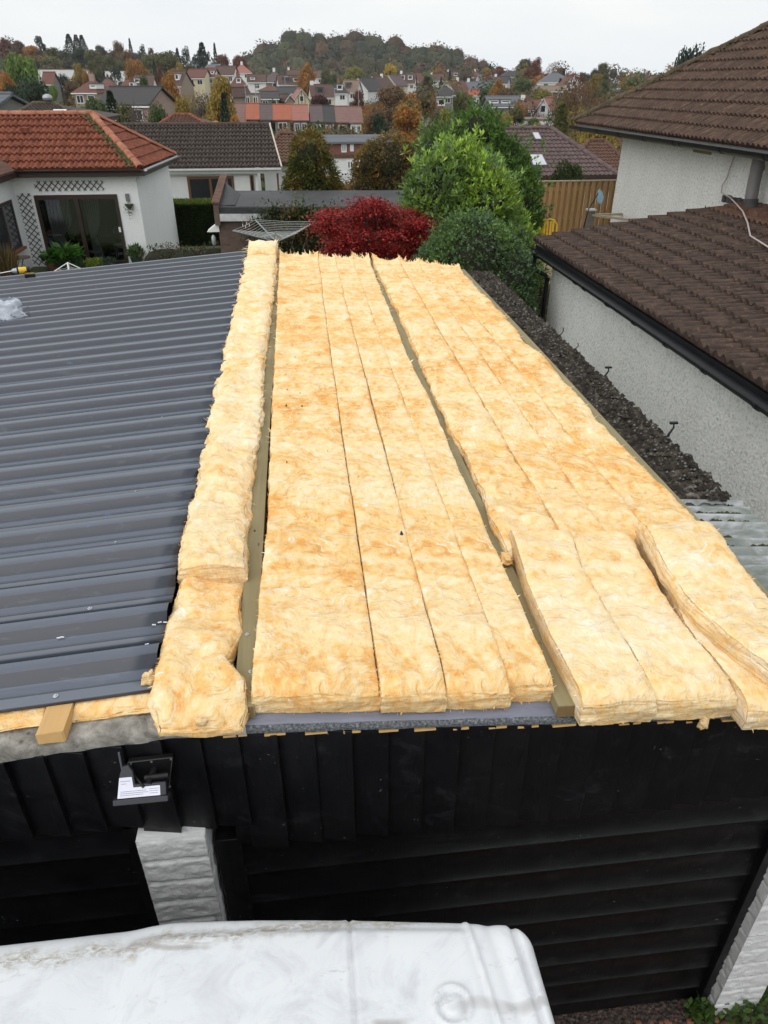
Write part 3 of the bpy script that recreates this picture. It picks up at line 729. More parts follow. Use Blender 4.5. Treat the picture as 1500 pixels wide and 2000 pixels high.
# middle bay: four strips
yy = np.array([2, 3, 4, 6, 8, 10.3])
def lin(vals, s, a=.007): return lambda y: np.interp(y, [2, 3.1, 4.5, 7, 10.3], vals)+a*pn(np.asarray(y, float)*1.3+s, s, .5)
tB = lambda a: (lambda y: TH*(1-.18*np.exp(-(np.asarray(y, float)-FY)/.05)*0)+a*pn(np.asarray(y, float)*1.1, a*900, 0)-.03*ss_np(3, 5, y))
def ss_np(a, b, y): t = np.clip((np.asarray(y, float)-a)/(b-a), 0, 1); return t*t*(3-2*t)
def frontbulge(x0, v): return lambda y: x0+v*np.exp(-(np.asarray(y, float)-FY)/.35)
batt('widest mineral wool strip, deep amber, right of the long roof timber', lambda y: np.interp(y, [2, 2.35, 2.6, 3.1, 4.5, 10.3], [-.275, -.278, -.270, -.25, -.262, -.28])+.008*pn(y*1.9, 1, 1)+.010*pn(y*7, 1, 2), lin([.205, .205, .205, .21, .235], 3), FY+.03, 10.33, tB(.008), 1, 'woolor', lump=1.15, lump2=.25, group=GRP, curl=.05)
batt('mineral wool strip with a torn front corner, second from the long timber', lin([.219, .219, .219, .222, .247], 3), lin([.468, .463, .465, .462, .47], 5), FY+.015, 10.3, tB(.006), 2, 'wool', group=GRP, curl=.03)
batt('narrow mineral wool strip with the widest dark gap on its left', lin([.484, .470, .485, .472, .478], 5), lin([.735, .732, .728, .71, .715], 8), FY+.025, 10.3, tB(.007), 3, 'wool', group=GRP, curl=.03)
batt('narrow mineral wool strip whose right edge lines the middle roof timber', lin([.742, .738, .733, .715, .72], 8), lambda y: np.interp(y, [2, 2.6, 4, 5, 6, 8, 10.3], [.925, .918, .915, .93, .905, .92, .94])+.012*pn(y*3, 4, 4), FY+.06, 10.34, tB(.008), 4, 'wool', group=GRP, curl=.06)
# right bay, far part
tC = lambda a: (lambda y: .115+a*pn(np.asarray(y, float)*1.1, a*900, 2))
batt('mineral wool strip with a fat rolled edge along the right of the middle roof timber', lambda y: np.interp(y, [3.0, 3.3, 4, 5, 7, 8.5, 10.3], [1.0, 1.01, 1.03, 1.0, 1.03, 1.02, 1.0])+.02*pn(y*2.5, 5, 5), lin([1.35, 1.35, 1.352, 1.36, 1.38], 11), 3.02, 10.36, tC(.010), 5, 'wool', lump=1.5, lump2=.7, rough_edge=1.3, group=GRP, curl=.04)
batt('even mineral wool strip in the right bay, starting behind the thick front boards', lin([1.356, 1.356, 1.358, 1.365, 1.385], 11), lin([1.60, 1.61, 1.615, 1.62, 1.64], 12), 3.08, 10.3, tC(.006), 6, 'wool', lump=1.25, group=GRP, curl=.04)
batt('amber mineral wool strip in the right bay, second from the outer edge timber', lin([1.606, 1.616, 1.622, 1.626, 1.646], 12), lin([1.86, 1.86, 1.865, 1.87, 1.88], 13), 3.06, 10.25, tC(.006), 7, 'woolor', lump=1.3, group=GRP, curl=.03)
batt('crumpled mineral wool strip running against the outer edge timber', lin([1.866, 1.866, 1.871, 1.876, 1.886], 13), lambda y: np.interp(y, [3, 3.6, 5, 6, 7, 8, 9.2, 10.3], [2.24, 2.23, 2.20, 2.24, 2.19, 2.23, 2.2, 2.21])+.018*pn(y*3, 6, 6), 3.05, 10.28, tC(.009), 8, 'woolor', lump=1.6, lump2=.5, rough_edge=1.2, group=GRP, curl=.04)
# right bay, near thick boards
G2 = 'thick mineral wool boards overhanging the garage front'
batt('thick mineral wool board at the front right beside the middle roof timber', lambda y: np.interp(y, [1.9, 2.3, 2.7, 3.15], [1.012, .995, 1.005, 1.05])+.006*pn(y*6, 1, 1), lambda y: np.interp(y, [1.9, 2.4, 2.8, 3.15], [1.312, 1.305, 1.31, 1.375])+.005*pn(y*6, 2, 1), FY-.075, 3.17, .168, 21, 'woolpale', off=.002, group=G2)
batt('thick pale mineral wool board at the front, second right of the middle roof timber', lambda y: np.interp(y, [1.9, 2.4, 2.8, 3.15], [1.318, 1.316, 1.324, 1.385])+.005*pn(y*6, 2, 1), lambda y: np.interp(y, [1.9, 2.36, 2.6, 3.15], [1.675, 1.632, 1.645, 1.70])+.005*pn(y*6, 3, 1), FY-.06, 3.16, .165, 22, 'woolpale', group=G2)
batt('thick mineral wool board at the front right corner, partly under the slanting board', lambda y: np.interp(y, [1.9, 2.36, 2.7, 3.15], [1.69, 1.650, 1.72, 1.76])+.005*pn(y*6, 3, 1), lambda y: np.interp(y, [1.8, 3.15], [2.14, 2.10])+.006*pn(y*6, 4, 1), FY-.13, 3.13, .165, 23, 'woolpale', group=G2)
ca, sa = math.cos(R(-7)), math.sin(R(-7))
def tilt(P):
    c = np.array([1.93, 2.5, 0]); x = P[..., 0]; z = P[..., 2]; z = z-np.clip(x-2.12, 0, 1)*.22+.02*np.exp(-((P[..., 1]-3.0)/.2)**2)
    return np.stack([x, P[..., 1], z], -1)
batt('slanting mineral wool board lying on top of the others with its torn left side up', lambda y: np.interp(y, [1.7, 2.0, 2.2, 2.41, 2.7, 3.0], [1.90, 1.79, 1.715, 1.675, 1.69, 1.73])+.006*pn(y*7, 1, 4), lambda y: np.interp(y, [1.7, 2.0, 2.2, 2.41, 2.7, 3.0], [2.29, 2.19, 2.115, 2.07, 2.075, 2.115])+.006*pn(y*7, 2, 4), 1.78, 3.08, .125, 24, 'woolpale', off=.150, lump=1.1, bend=tilt, group=G2, wisps=1.4, rough_edge=1.1)
# left bay beside the steel sheets
def dropfront(P):
    y = P[..., 1]; z = P[..., 2]; k = np.clip((2.14-y)/.2, 0, 1.2); return np.stack([P[..., 0], y, z-.030*k**1.5], -1)
batt('short mineral wool piece drooping over the garage front beside the steel sheets', lambda y: np.interp(y, [1.9, 2.05, 2.15, 2.4, 2.8, 3.0], [-.60, -.665, -.66, -.665, -.64, -.62])+.006*pn(y*8, 1, 8), lambda y: np.interp(y, [1.9, 2.0, 2.1, 2.24, 2.45, 2.6, 2.9, 3.1], [-.37, -.32, -.325, -.405, -.355, -.375, -.362, -.372])+.004*pn(y*9, 2, 8), FY-.045, 3.05, lambda y: np.interp(y, [1.95, 2.1, 2.3, 2.6, 3.0], [.10, .135, .115, .095, .07]), 31, 'wool', lump=1.6, lump2=1.0, rough_edge=1.0, bend=dropfront, group=GRP, wisps=1.3)
batt('long lumpy mineral wool strip between the steel sheets and the long roof timber', lambda y: np.interp(y, [2.8, 3.2, 5, 7, 8.5, 10.2], [-.655, -.665, -.69, -.705, -.71, -.72])+.012*pn(y*2.7, 3, 9)+.008*pn(y*8, 3, 9), lambda y: np.interp(y, [2.8, 3.6, 4.4, 4.6, 6, 7.5, 10.2], [-.365, -.385, -.37, -.35, -.375, -.35, -.34])+.014*pn(y*3.1, 4, 9)+.008*pn(y*9, 4, 9), 2.83, 10.2, lambda y: .125+.015*pn(y*1.7, 2, 2)+.075*np.exp(-(y-2.83)/.12), 32, 'woolpale', off=.012, lump=2.0, lump2=.75, rough_edge=1.6, group=GRP, wisps=1.6)
batt('small folded mineral wool end piece at the far end of the left strip', -.70, -.335, 10.15, 10.8, .21, 33, 'woolpale', lump=1.8, lump2=1.2, rough_edge=1.5, group=GRP, curl=.03)
# edges showing below the first steel sheet
batt('torn mineral wool edge under the first steel sheet, right of the sawn timber end', -.975, -.66, FY+.075, 2.32, .066, 34, 'wool', lump=.35, group='mineral wool edges under the first steel sheet', off=-.005)
batt('mineral wool edge under the first steel sheet, left of the sawn timber end', -1.9, -1.095, FY+.08, 2.32, .066, 35, 'wool', lump=.35, group='mineral wool edges under the first steel sheet', off=-.005)
# a few torn tufts lying about
def tuft(label, x, y, z, r, seed, mat='woolpale'):
    th = np.linspace(0, math.pi, 14)[:, None]; ph = np.linspace(0, 2*math.pi, 20)[None, :]
    d = np.stack([np.sin(th)*np.cos(ph), np.sin(th)*np.sin(ph), np.cos(th)*np.ones_like(ph)], -1)
    k = 1+.55*pn(d[..., 0]*2+seed, d[..., 1]*2, d[..., 2]*2)+.3*pn(d[..., 0]*6+seed, d[..., 1]*6, d[..., 2]*6)
    P = d*k[..., None]*np.array(r)+np.array([x, y, z]); o = gridobj('wool_tuft', [P], M[mat], loc=(x, y, z-r[2])); tag(o, label, 'insulation'); return o
tuft('torn tuft of mineral wool hanging under the right front boards', 1.56, FY-.062, float(roofz(1.56))-.012, (.022, .016, .035), 3)
tuft('small amber tuft of wool caught on the middle roof timber', .975, 2.98, float(roofz(.975))+.10, (.03, .045, .022), 5, 'woolor')
tuft('loose lump of wool between the first steel sheet and the drooping piece', -.69, 2.17, 2.985, (.028, .03, .03), 8)
tuft('white fluff on the drooping wool piece at the garage front', -.47, 1.955, 2.945, (.022, .012, .02), 12)
# dark crumbs of old moss scattered on the wool
def crumbs():
    rs = random.Random(5); V = []; F = []
    for (px, py, r) in ((590, 792, .006), (559, 791, .007), (586, 767, .004), (561, 760, .004), (784, 1041, .014), (560, 901, .005), (640, 880, .003), (700, 930, .003), (497, 1035, .006)):
        p = atZ(px, py, 3.02 if px < 700 else 2.985); n = len(V); r *= 1.2
        for a in range(6): t = a*math.pi/3+rs.random(); V.append((p[0]+r*math.cos(t), p[1]+r*math.sin(t), p[2]-r))
        V.append((p[0], p[1], p[2]+r)); F += [(n+a, n+(a+1) % 6, n+6) for a in range(6)]
    tag(link('moss_crumbs', npmesh('moss_crumbs', V, F, M['moss_black'])), 'dark moss crumbs scattered on the mineral wool', 'moss crumbs', kind='stuff')
crumbs()

# ================================================================= floodlight on the garage front
def floodlight():
    L = thing('floodlight', 'black floodlight with a white paper sticker on its back, fixed to the garage front', 'floodlight', (-.69, FY-.03, 2.62))
    y = FY-.045
    def at(px, py, Y): return atY(px, py, Y)
    A, B, C_, D = at(250, 1488, y), at(337, 1478, y), at(330, 1538, y), at(241, 1548, y)
    mb = MB(); mb.prism([A, B, C_, D], (0, -.002, 0), (0, .02, 0)); bk = mb.build('back_plate', M['black_flat'], L, bevel=.002)
    ed = MB()
    for (p, q) in ((A, B), (B, C_), (D, A)): ed.bar(np.array(p)+(0, -.004, 0), np.array(q)+(0, -.004, 0), .0022, .0022)
    ed.build('rim', simple('worn_metal_edge', (.07, .068, .06), .5), bk)
    for (px, py) in ((256, 1491), (296, 1487), (334, 1482), (332, 1535)):
        p = at(px, py, y-.004); m = MB(); m.tube([p, (p[0], p[1]-.004, p[2])], .0045, 10); m.build('screw', M['zinc'], bk, smooth=True)
    # tilted housing
    Y1 = FY-.13; a, b = at(231, 1560, Y1), at(325, 1548, Y1); w = np.array(b)-np.array(a); w[2] = 0; w = np.array([np.linalg.norm(w), 0, 0]); a = np.array(a); u = np.array([1, 0, 0.0])
    n = np.array([0, .42, .62]); n /= np.linalg.norm(n); nn = np.array([0, -.62, .42])/math.hypot(.62, .42); wlen = w[0]
    def P(s, t, k): return a+u*s*wlen+n*t+np.array([0, -.8, .45])*k
    h = MB(); h.prism([P(0, 0, 0), P(1, 0, 0), P(1, .050, 0), P(.37, .050, 0), P(.33, .10, 0), P(.24, .125, 0), P(.12, .12, 0), P(.06, .09, 0)], nn*-.012, nn*.010); hs = h.build('housing', simple('dark_grey_housing', (.028, .028, .036), .5), L, bevel=.003)
    lip = MB(); lip.prism([P(-.09, -.022, 0), P(1.04, -.022, 0), P(1.04, 0, 0), P(-.09, 0, 0)], nn*-.03, nn*.018); lip.build('visor', simple('visor_grey', (.028, .028, .036), .55), L, bevel=.003)
    st = MB(); o3 = nn*.0105; st.prism([P(.0, .003, 0)+o3, P(.88, .003, 0)+o3, P(.88, .040, 0)+o3, P(.335, .040, 0)+o3, P(.31, .080, 0)+o3, P(.055, .080, 0)+o3], (0, 0, 0), nn*.001); sk = st.build('sticker', simple('white_sticker', (.74, .74, .84), .5), hs)
    tx = MB(); rr = random.Random(2); o4 = nn*.0122
    for (s0, s1, t) in ((.08, .27, .066), (.09, .20, .056), (.07, .6, .027), (.06, .62, .020), (.06, .5, .013), (.66, .84, .030), (.66, .84, .022), (.66, .84, .014)):
        s = s0
        while s < s1:
            e = s+rr.uniform(.008, .03); tx.bar(P(s, t, 0)+o4, P(e, t, 0)+o4, .0006, .0022); s = e+.008
    tx.build('print', simple('grey_print', (.30, .30, .38), .6), sk)
    br = MB(); br.tube([(a[0]+.045, FY-.05, a[2]+.055), (a[0]+.07, FY-.085, a[2]+.05), (a[0]+.10, FY-.12, a[2]+.04)], .006); br.tube([(a[0]+.13, FY-.045, a[2]+.05), (a[0]+.115, FY-.11, a[2]+.045)], .014, 10); br.tube([(a[0]+.10, FY-.085, a[2]+.05), (a[0]+.19, FY-.085, a[2]+.055)], .012, 10); br.build('bracket', M['black_flat'], L, smooth=True)
    c0 = at(232, 1470, FY-.035); c1 = at(238, 1500, FY-.04); c2 = at(241, 1525, FY-.06)
    cb = MB(); cb.tube([c0, c1, c2, P(.12, .11, 0)], .004, 6); cb.build('cable', simple('grey_flex', (.10, .11, .13), .5), L, smooth=True)
floodlight()

# ================================================================= caravan
def caravan():
    cx, cy = -1.75, .36
    cv = thing('caravan', 'old white caravan with a grimy moulded roof parked against the garage front', 'caravan', (cx, cy, 0))
    x0, x1, y0, y1 = -4.3, .665, -.72, 1.485; ZT = 2.535
    nx, ny = 420, 260
    s = np.linspace(-1, 1, nx); t = np.linspace(-1, 1, ny)
    # superellipse-like spacing toward the rim
    X = (x0+x1)/2+(x1-x0)/2*np.sign(s)*(1-(1-np.abs(s))**1.25)[None, :]; Y = (y0+y1)/2+(y1-y0)/2*(np.sign(t)*(1-(1-np.abs(t))**1.25))[:, None]
    X, Y = np.broadcast_arrays(X, Y); X = X.copy(); Y = Y.copy()
    # round the plan corners
    ex = np.minimum(X-x0, x1-X); ey = np.minimum(Y-y0, y1-Y)
    d = np.minimum(ex, ey); rc = .09
    inc = (ex < rc) & (ey < rc); dd = rc-np.hypot(rc-ex, rc-ey); d = np.where(inc, dd, d)
    # the far edge falls back a little to the right, and is lower left of X=-.66
    k = ss_np(-.75, -.55, X); Y0_ = Y; wy = lambda x, y: y-.15*np.clip((x+.66)/1.3, 0, 1)**1.4*np.clip((y-.2)/1.0, 0, 1)
    Z = ZT-.045*np.exp(-np.clip(d, 0, 1)/.035)-.30*np.exp(-(np.clip(d, -.2, 1)+.0)/.006)*1.0
    Z += .012*np.clip(1-((Y-.36)/1.1)**2, 0, 1)
    Z -= (1-k)*.030*np.exp(-np.clip(y1-Y, 0, 1)/.18)
    Y = wy(X, Y)
    def sg(v, w): return 1/(1+np.exp(-v/w))
    pan = sg(X+.7-0*Y, .012)*sg((.42+.10*(1.35-Y))-X, .008)*sg((1.40-.12*np.clip((X+.66)/1.3, 0, 1)**1.4)-Y, .006)*sg(Y-(.98), .006)
    Z += .016*pan
    Z += .014*np.exp(-((X-(.425+.11*(1.42-Y)))/.008)**2)*sg(Y-.2, .02)
    Z += -.010*np.exp(-((X-(.50+.10*(1.42-Y)))/.022)**2)*sg(1.40-Y, .02)
    Z += -.022*np.exp(-((X-(.585+.05*(1.42-Y)))/.010)**2)*sg(1.37-Y, .02)
    Z += -.014*np.exp(-((X-.035)/.005)**2)*sg(1.45-Y, .01)+.006*np.exp(-((X-.035)/.02)**2)
    r = np.hypot(X-.335, Y-1.075)
    Z += .014*np.exp(-((r-.055)/.008)**2)-.008*np.exp(-((r-.041)/.006)**2)+.010*sg(.030-r, .003)
    Z += .003*pn(X*2, Y*2, 0)+.0016*pn(X*9, Y*9, 1)
    Y = Y0_
    P = np.stack([X, Y, Z], -1)
    # pull corner points onto the rounded outline
    cxn = np.where(X-x0 < x1-X, x0+rc, x1-rc); cyn = np.where(Y-y0 < y1-Y, y0+rc, y1-rc)
    vx, vy = X-cxn, Y-cyn; ln = np.hypot(vx, vy)+1e-9; m = inc & (ln > rc)
    P[..., 0] = np.where(m, cxn+vx/ln*rc, X); P[..., 1] = np.where(m, cyn+vy/ln*rc, Y)
    def wy(x, y): return y-.15*np.clip((x+.66)/1.3, 0, 1)**1.4*np.clip((y-.2)/1.0, 0, 1)
    P[..., 1] = wy(P[..., 0], P[..., 1])
    gridobj('roof', [P], M['gel'], cv)
    outline = [(x0, y0), (x1, y0), (x1, y1), (x0, y1)]
    b = MB(); bx0, bx1, by0, by1 = x0+.012, x1-.012, y0+.012, y1-.012
    prof = [(0, .42), (.0, 1.1), (.0, 1.5), (.02, 2.0), (.0, 2.30)]
    pl = []
    for (qx, qy, a0) in ((bx1-rc, by1-rc, 0), *[(q, by1-rc, None) for q in np.linspace(bx1-rc-.1, -.7, 14)], (bx0+rc, by1-rc, 90), (bx0+rc, by0+rc, 180), (bx1-rc, by0+rc, 270)):
        if a0 is None: pl.append((qx, by1)); continue
        for a in range(0, 91, 15): pl.append((qx+rc*math.cos(R(a0+a)), qy+rc*math.sin(R(a0+a))))
    V = []; F = []; n = len(pl)
    for (ins, z) in prof: V += [(x, float(wy(x, y)), z) for (x, y) in pl]
    for i in range(len(prof)-1):
        for k2 in range(n): F.append((i*n+k2, i*n+(k2+1) % n, (i+1)*n+(k2+1) % n, (i+1)*n+k2))
    F.append(tuple(range(n-1, -1, -1))); b.add(V, F); b.build('body', M['gel'], cv)
    rail = MB()
    for y in (y1-.004,): rail.box(x0+.2, -.72, y-.004, y+.008, 2.345, 2.40)
    rail.build('awning_rail', M['galv'], cv)
    for (wx0, wx1) in ((-3.7, -2.6), (-1.9, -.5)):
        for y in (y0, y1):
            q = MB().box(wx0, wx1, y-.012, y+.012, 1.25, 1.95).build('window', M['glass'], cv, bevel=.01)
    MB().box(x1-.015, x1+.004, -.3, 1.0, 1.25, 1.95).build('window', M['glass'], cv, bevel=.004)
    dr = MB().box(-2.45, -1.95, y0-.008, y0+.014, .45, 2.15).build('door', M['pvc_white'], cv, bevel=.01)
    for x in (-1.75,):
        for y in (y0+.10, y1-.12):
            w = MB(); w.tube([(x, y-.08, .32), (x, y+.08, .32)], .32, 24); wo_ = w.build('wheel', M['black_flat'], cv, smooth=True)
            w = MB(); w.tube([(x, y-.085, .32), (x, y+.085, .32)], .19, 20); w.build('rim', M['galv'], wo_, smooth=True)
    h = MB(); h.bar((bx1, .0, .45), (x1+.9, .36, .42), .06, .08); h.bar((bx1, .72, .45), (x1+.9, .36, .42), .06, .08); h.build('drawbar', M['galv'], cv)
caravan()
# ================================================================= roofs with modelled tiles
def tile_roof(name, P0, U, V, L, S, mat, parent, pitch=.165, course=.36, amp=.022, step=.028, nper=8, clips=(), seed=0, flat=.35, rough=.004):
    P0 = np.array(P0, float); U = np.array(U, float); U /= np.linalg.norm(U); V = np.array(V, float); V /= np.linalg.norm(V)
    N = np.cross(U, V); N = N if N[2] > 0 else -N
    nu = int(L/(pitch/nper))+1; us = np.linspace(0, L, nu); nc = int(math.ceil(S/course)); rows = []
    rs = np.random.default_rng(seed+1); col = np.floor(us/(pitch*2)).astype(int); ncol = col.max()+1
    ph = us/pitch*2*math.pi; w = np.cos(ph); prof = amp*np.clip(w+flat, -.55, 1.2)
    for k in range(nc):
        j = rs.normal(0, .0035, ncol)[col]; tlt = rs.normal(0, .003, ncol)[col]; v0 = k*course
        if k == 0: rows.append((v0+.01, prof*0-.012))
        rows.append((v0+.004*rs.normal(size=ncol)[col], prof+step-.026+j))
        rows.append((v0, prof+step+j)); rows.append((v0+.5*course, prof+step*.55+j+tlt)); rows.append((v0+.995*course, prof+step*.08))
    P = np.zeros((len(rows), nu, 3)); gap = (np.abs((us/(pitch*2)) % 1.0-.28) < .6/nper/2)*-.012
    for i, (v, h) in enumerate(rows):
        vv = np.clip(v, 0, S); hh = h+rough*pn(us*3+seed, vv*3 if np.ndim(vv) else vv*3+0*us, 2.0)+gap
        P[i] = P0[None]+us[:, None]*U[None]+(np.asarray(vv)*np.ones(nu))[:, None]*V[None]+hh[:, None]*N[None]
    sgn = np.cross(U, V)[2] > 0
    o = gridobj(name, [P if sgn else P[:, ::-1]], mat, parent)
    try: o.data.set_sharp_from_angle(angle=R(50))
    except Exception: pass
    if clips:
        og = np.array(ORG.get(parent.name, (0, 0, 0))); clip_mesh(o, [(tuple(np.array(p)-og), n) for (p, n) in clips])
    return o
def ridge_tiles(name, A, B, mat, parent, r=.13, seg=.42, rough=.01, seed=0, squash=.75):
    A = np.array(A, float); B = np.array(B, float); L = np.linalg.norm(B-A); D = (B-A)/L; S = np.cross(D, (0, 0, 1)); S /= np.linalg.norm(S); N = np.cross(S, D)
    n = max(1, int(L/seg)); gs = []
    for i in range(n):
        t = np.array([i*L/n, i*L/n+.02, (i+.5)*L/n, (i+1)*L/n+.015]); rad = np.array([r*1.10, r*1.10, r*1.02, r*.97]); a = np.linspace(-.15, math.pi+.15, 11)
        T, Aa = np.meshgrid(t, a, indexing='ij'); Rd = rad[:, None]*np.ones_like(Aa)
        P = A+T[..., None]*D+(Rd*np.cos(Aa))[..., None]*S+(Rd*np.sin(Aa)*squash)[..., None]*N
        P += rough*np.stack([pn(P[..., 0]*9+seed, P[..., 1]*9, P[..., 2]*9), pn(P[..., 0]*9, P[..., 1]*9+4, P[..., 2]*9), pn(P[..., 0]*9, P[..., 1]*9, P[..., 2]*9+7)], -1)
        gs.append(P)
    return gridobj(name, gs, mat, parent)
def halfpipe(name, A, B, r, mat, parent, wall=.006, down=(0, 0, -1), joints=(), lip=True):
    A = np.array(A, float); B = np.array(B, float); D = (B-A)/np.linalg.norm(B-A); S = np.cross(D, (0, 0, 1)); S /= np.linalg.norm(S); mb = MB()
    def arc(rr, a0=0, a1=180, n=10): return [(rr*math.cos(R(a0+(a1-a0)*k/n)), -rr*math.sin(R(a0+(a1-a0)*k/n))) for k in range(n+1)]
    def sweep(poly, p, q):
        n = len(poly); V = [p+S*x+np.array([0, 0, z]) for x, z in poly]+[q+S*x+np.array([0, 0, z]) for x, z in poly]
        mb.add(V, [(i, (i+1) % n, n+(i+1) % n, n+i) for i in range(n)]+[tuple(range(n-1, -1, -1)), tuple(range(n, 2*n))])
    poly = arc(r)+[(x, z) for x, z in reversed(arc(r-wall))]; sweep(poly, A, B)
    o = mb.build(name, mat, parent, smooth=True)
    if joints:
        for t in joints:
            mb = MB(); p = A+D*t; sweep(arc(r+.010)+[(x, z) for x, z in reversed(arc(r+.001))], p-D*.03, p+D*.03); mb.build('bracket', mat, o, smooth=True)
    return o

# ================================================================= bungalow on the right
def right_house():
    H = thing('bungalow', 'white harled bungalow on the right with dark brown tiles and black gutters', 'house', (8.35, 12, 0))
    w = MB(); w.box(4.45, 8.36, 2.0, 12.72, -.2, 2.47)
    w.build('extension_wall', M['harl'], H)
    w = MB(); w.box(8.35, 18.2, 1.0, 19.7, -.2, 4.02); w.build('wall', M['harl_up'], H)
    s = .59/4.07; ln = math.hypot(4.07, .59); V = (4.07/ln, 0, .59/ln)
    tile_roof('extension_roof', (4.26, 2.2, 2.545), (0, 1, 0), V, 11.22, 3.24, M['tile_near'], H, seed=3, nper=10, amp=.028, step=.048)
    q = 3.24; P0 = (4.26+V[0]*q, 2.2, 2.545+V[2]*q)
    tile_roof('upper_tile_rows', (P0[0], P0[1], P0[2]), (0, 1, 0), V, 11.22, ln-q+.02, M['tile_rust'], H, seed=5, amp=.018, step=.02)
    und = MB(); und.prism([(4.32, 2.2, 2.50), (8.35, 2.2, 3.09), (8.35, 2.2, 3.0), (4.32, 2.2, 2.42)], (0, 0, 0), (0, 11.18, 0)); und.build('roof_edge_board', M['brown_trim'], H)
    # moss lumps on the lower roof near the wall
    rs = random.Random(3); Vv = []; F = []
    for i in range(1500):
        x = min(8.2, max(5.6, rs.gauss(7.15, .42))); y = rs.uniform(4, 13); 
        if pn(np.array([x*1.7]), y*.8, 3)[0] < .02: continue
        y = round(y/.165)*.165+.07+rs.uniform(-.02, .02); z = 2.545+(x-4.26)*s+.008; r = rs.uniform(.012, .038); n = len(Vv)
        for a in range(6): t = a*math.pi/3+rs.random(); Vv.append((x+r*1.7*math.cos(t), y+r*.8*math.sin(t), z-.01))
        Vv.append((x, y, z+r*.7)); F += [(n+a, n+(a+1) % 6, n+6) for a in range(6)]
    mo = link('roof_moss', npmesh('roof_moss', np.array(Vv)-np.array(ORG[H.name]), F, simple('brown_green_moss', (.06, .05, .015), .95, .5, 25), True), H); mo['kind'] = 'stuff'
    # gutter, fascia, downpipe of the extension
    MB().box(4.285, 4.31, 2.2, 13.3, 2.33, 2.50).build('fascia', M['gutter'], H)
    MB().box(4.31, 4.45, 2.2, 13.2, 2.40, 2.43).build('soffit', M['gutter'], H)
    halfpipe('gutter', (4.195, 2.2, 2.46), (4.195, 13.42, 2.43), .070, M['gutter'], H, joints=[1.6, 2.6, 3.6, 4.6, 5.5, 6.4, 7.3, 8.2, 8.6, 9.6, 10.6])
    d = MB(); d.tube([(4.215, 13.05, 2.40), (4.215, 13.05, 2.16), (4.24, 12.98, 2.10), (4.38, 12.83, 2.04), (4.405, 12.80, 1.96), (4.405, 12.80, .1)], .038, 10); dp = d.build('downpipe', M['gutter'], H, smooth=True)
    for z in (1.95, 1.2, .5): d = MB(); d.tube([(4.405, 12.80, z), (4.405, 12.80, z+.07)], .046, 10); d.build('clip', M['gutter'], dp, smooth=True)
    d = MB().tube([(4.42, 13.05, 2.23), (4.27, 13.05, 2.25)], .006, 6).build('stay', M['galv'], dp)
    # upper eaves
    MB().box(7.83, 7.85, 1.0, 21.7, 3.90, 4.06).build('upper_fascia', simple('pale_soffit_board', (.36, .355, .34), .7, .2, 3), H)
    MB().box(7.85, 8.37, 1.0, 21.7, 3.90, 3.915).build('upper_soffit', simple('pale_soffit', (.36, .355, .34), .7, .2, 3), H)
    halfpipe('upper_gutter', (7.735, 1.0, 4.035), (7.735, 21.86, 4.03), .105, M['gutter'], H, joints=[8.5, 9.9, 11.3, 12.7, 14.3, 14.55, 16, 17.4, 18.8, 20.0])
    m = .638; A = np.array([7.72, 21.72, 4.085]); l2 = math.hypot(1, m); V2 = (1/l2, 0, m/l2)
    hn = np.array([1, 1, 0])/math.sqrt(2)
    tile_roof('roof', (7.72, 1.0, 4.085), (0, 1, 0), V2, 20.72, 5.6*l2, M['tile_up'], H, seed=8, clips=[(tuple(A), tuple(hn))], nper=8, amp=.028, step=.050)
    tile_roof('roof', (7.72, 21.72, 4.085), (1, 0, 0), (0, -1/l2, m/l2), 11.2, 5.6*l2, M['tile_up'], H, seed=9, clips=[(tuple(A), tuple(-hn)), ((18.9, 21.7, 4), (1, -1, 0))], nper=4, amp=.024, step=.036)
    r = MB(); r.prism([(13.32, 1.0, 4.085+5.6*m), (18.92, 1.0, 4.085), (18.92, 21.72, 4.085), (13.32, 16.1, 4.085+5.6*m)], (0, 0, 0), (0, 0, -.06)); r.build('roof', M['tile_up'], H)
    T = A+np.array([5.6, -5.6, 5.6*m])
    ridge_tiles('hip_ridge', A+np.array([0, 0, .035]), T+np.array([0, 0, .035]), M['ridge_moss'], H, r=.125, rough=.035, seed=3)
    ridge_tiles('ridge', T+np.array([0, 0, .03]), (T[0], 1.0, T[2]+.03), M['ridge_moss'], H, r=.12, seg=.45, rough=.015, seed=4)
    mb = []; rs = np.random.default_rng(5); V = []; F = []
    for i in range(700):
        t = rs.random()*5.4; o = rs.normal(0, .09); p = A+np.array([t, -t, t*m+.06])+np.array([-.7, -.7, -.4])*abs(o)+rs.normal(0, .03, 3); r = rs.uniform(.02, .055); n = len(V)
        for a in range(6): th = a*math.pi/3+rs.random(); V.append(p+np.array([r*math.cos(th), r*math.sin(th), -r*.5]))
        V.append(p+np.array([0, 0, r*.8])); F += [(n+a, n+(a+1) % 6, n+6) for a in range(6)]
    mo = link('hip_moss', npmesh('hip_moss', np.array(V)-np.array(ORG[H.name]), F, simple('ochre_hip_moss', (.075, .062, .02), .95, .6, 18), True), H); mo['kind'] = 'stuff'
    # flue, airbrick, cable
    f = MB(); f.tube([(8.1, 13.02, 3.03), (8.11, 13.10, 3.45), (8.11, 13.12, 3.90)], .108, 18); fl = f.build('flue_pipe', M['grey_plastic'], H, smooth=True)
    f = MB(); f.tube([(8.11, 13.10, 3.70), (8.11, 13.10, 3.78)], .118, 18); f.build('collar', M['grey_plastic'], fl, smooth=True)
    f = MB(); f.tube([(8.1, 13.0, 3.02), (8.1, 13.03, 3.24)], [.135, .115], 18); f.build('lead_collar', simple('lead_sheet', (.05, .05, .052), .7, .4, 12), fl, smooth=True)
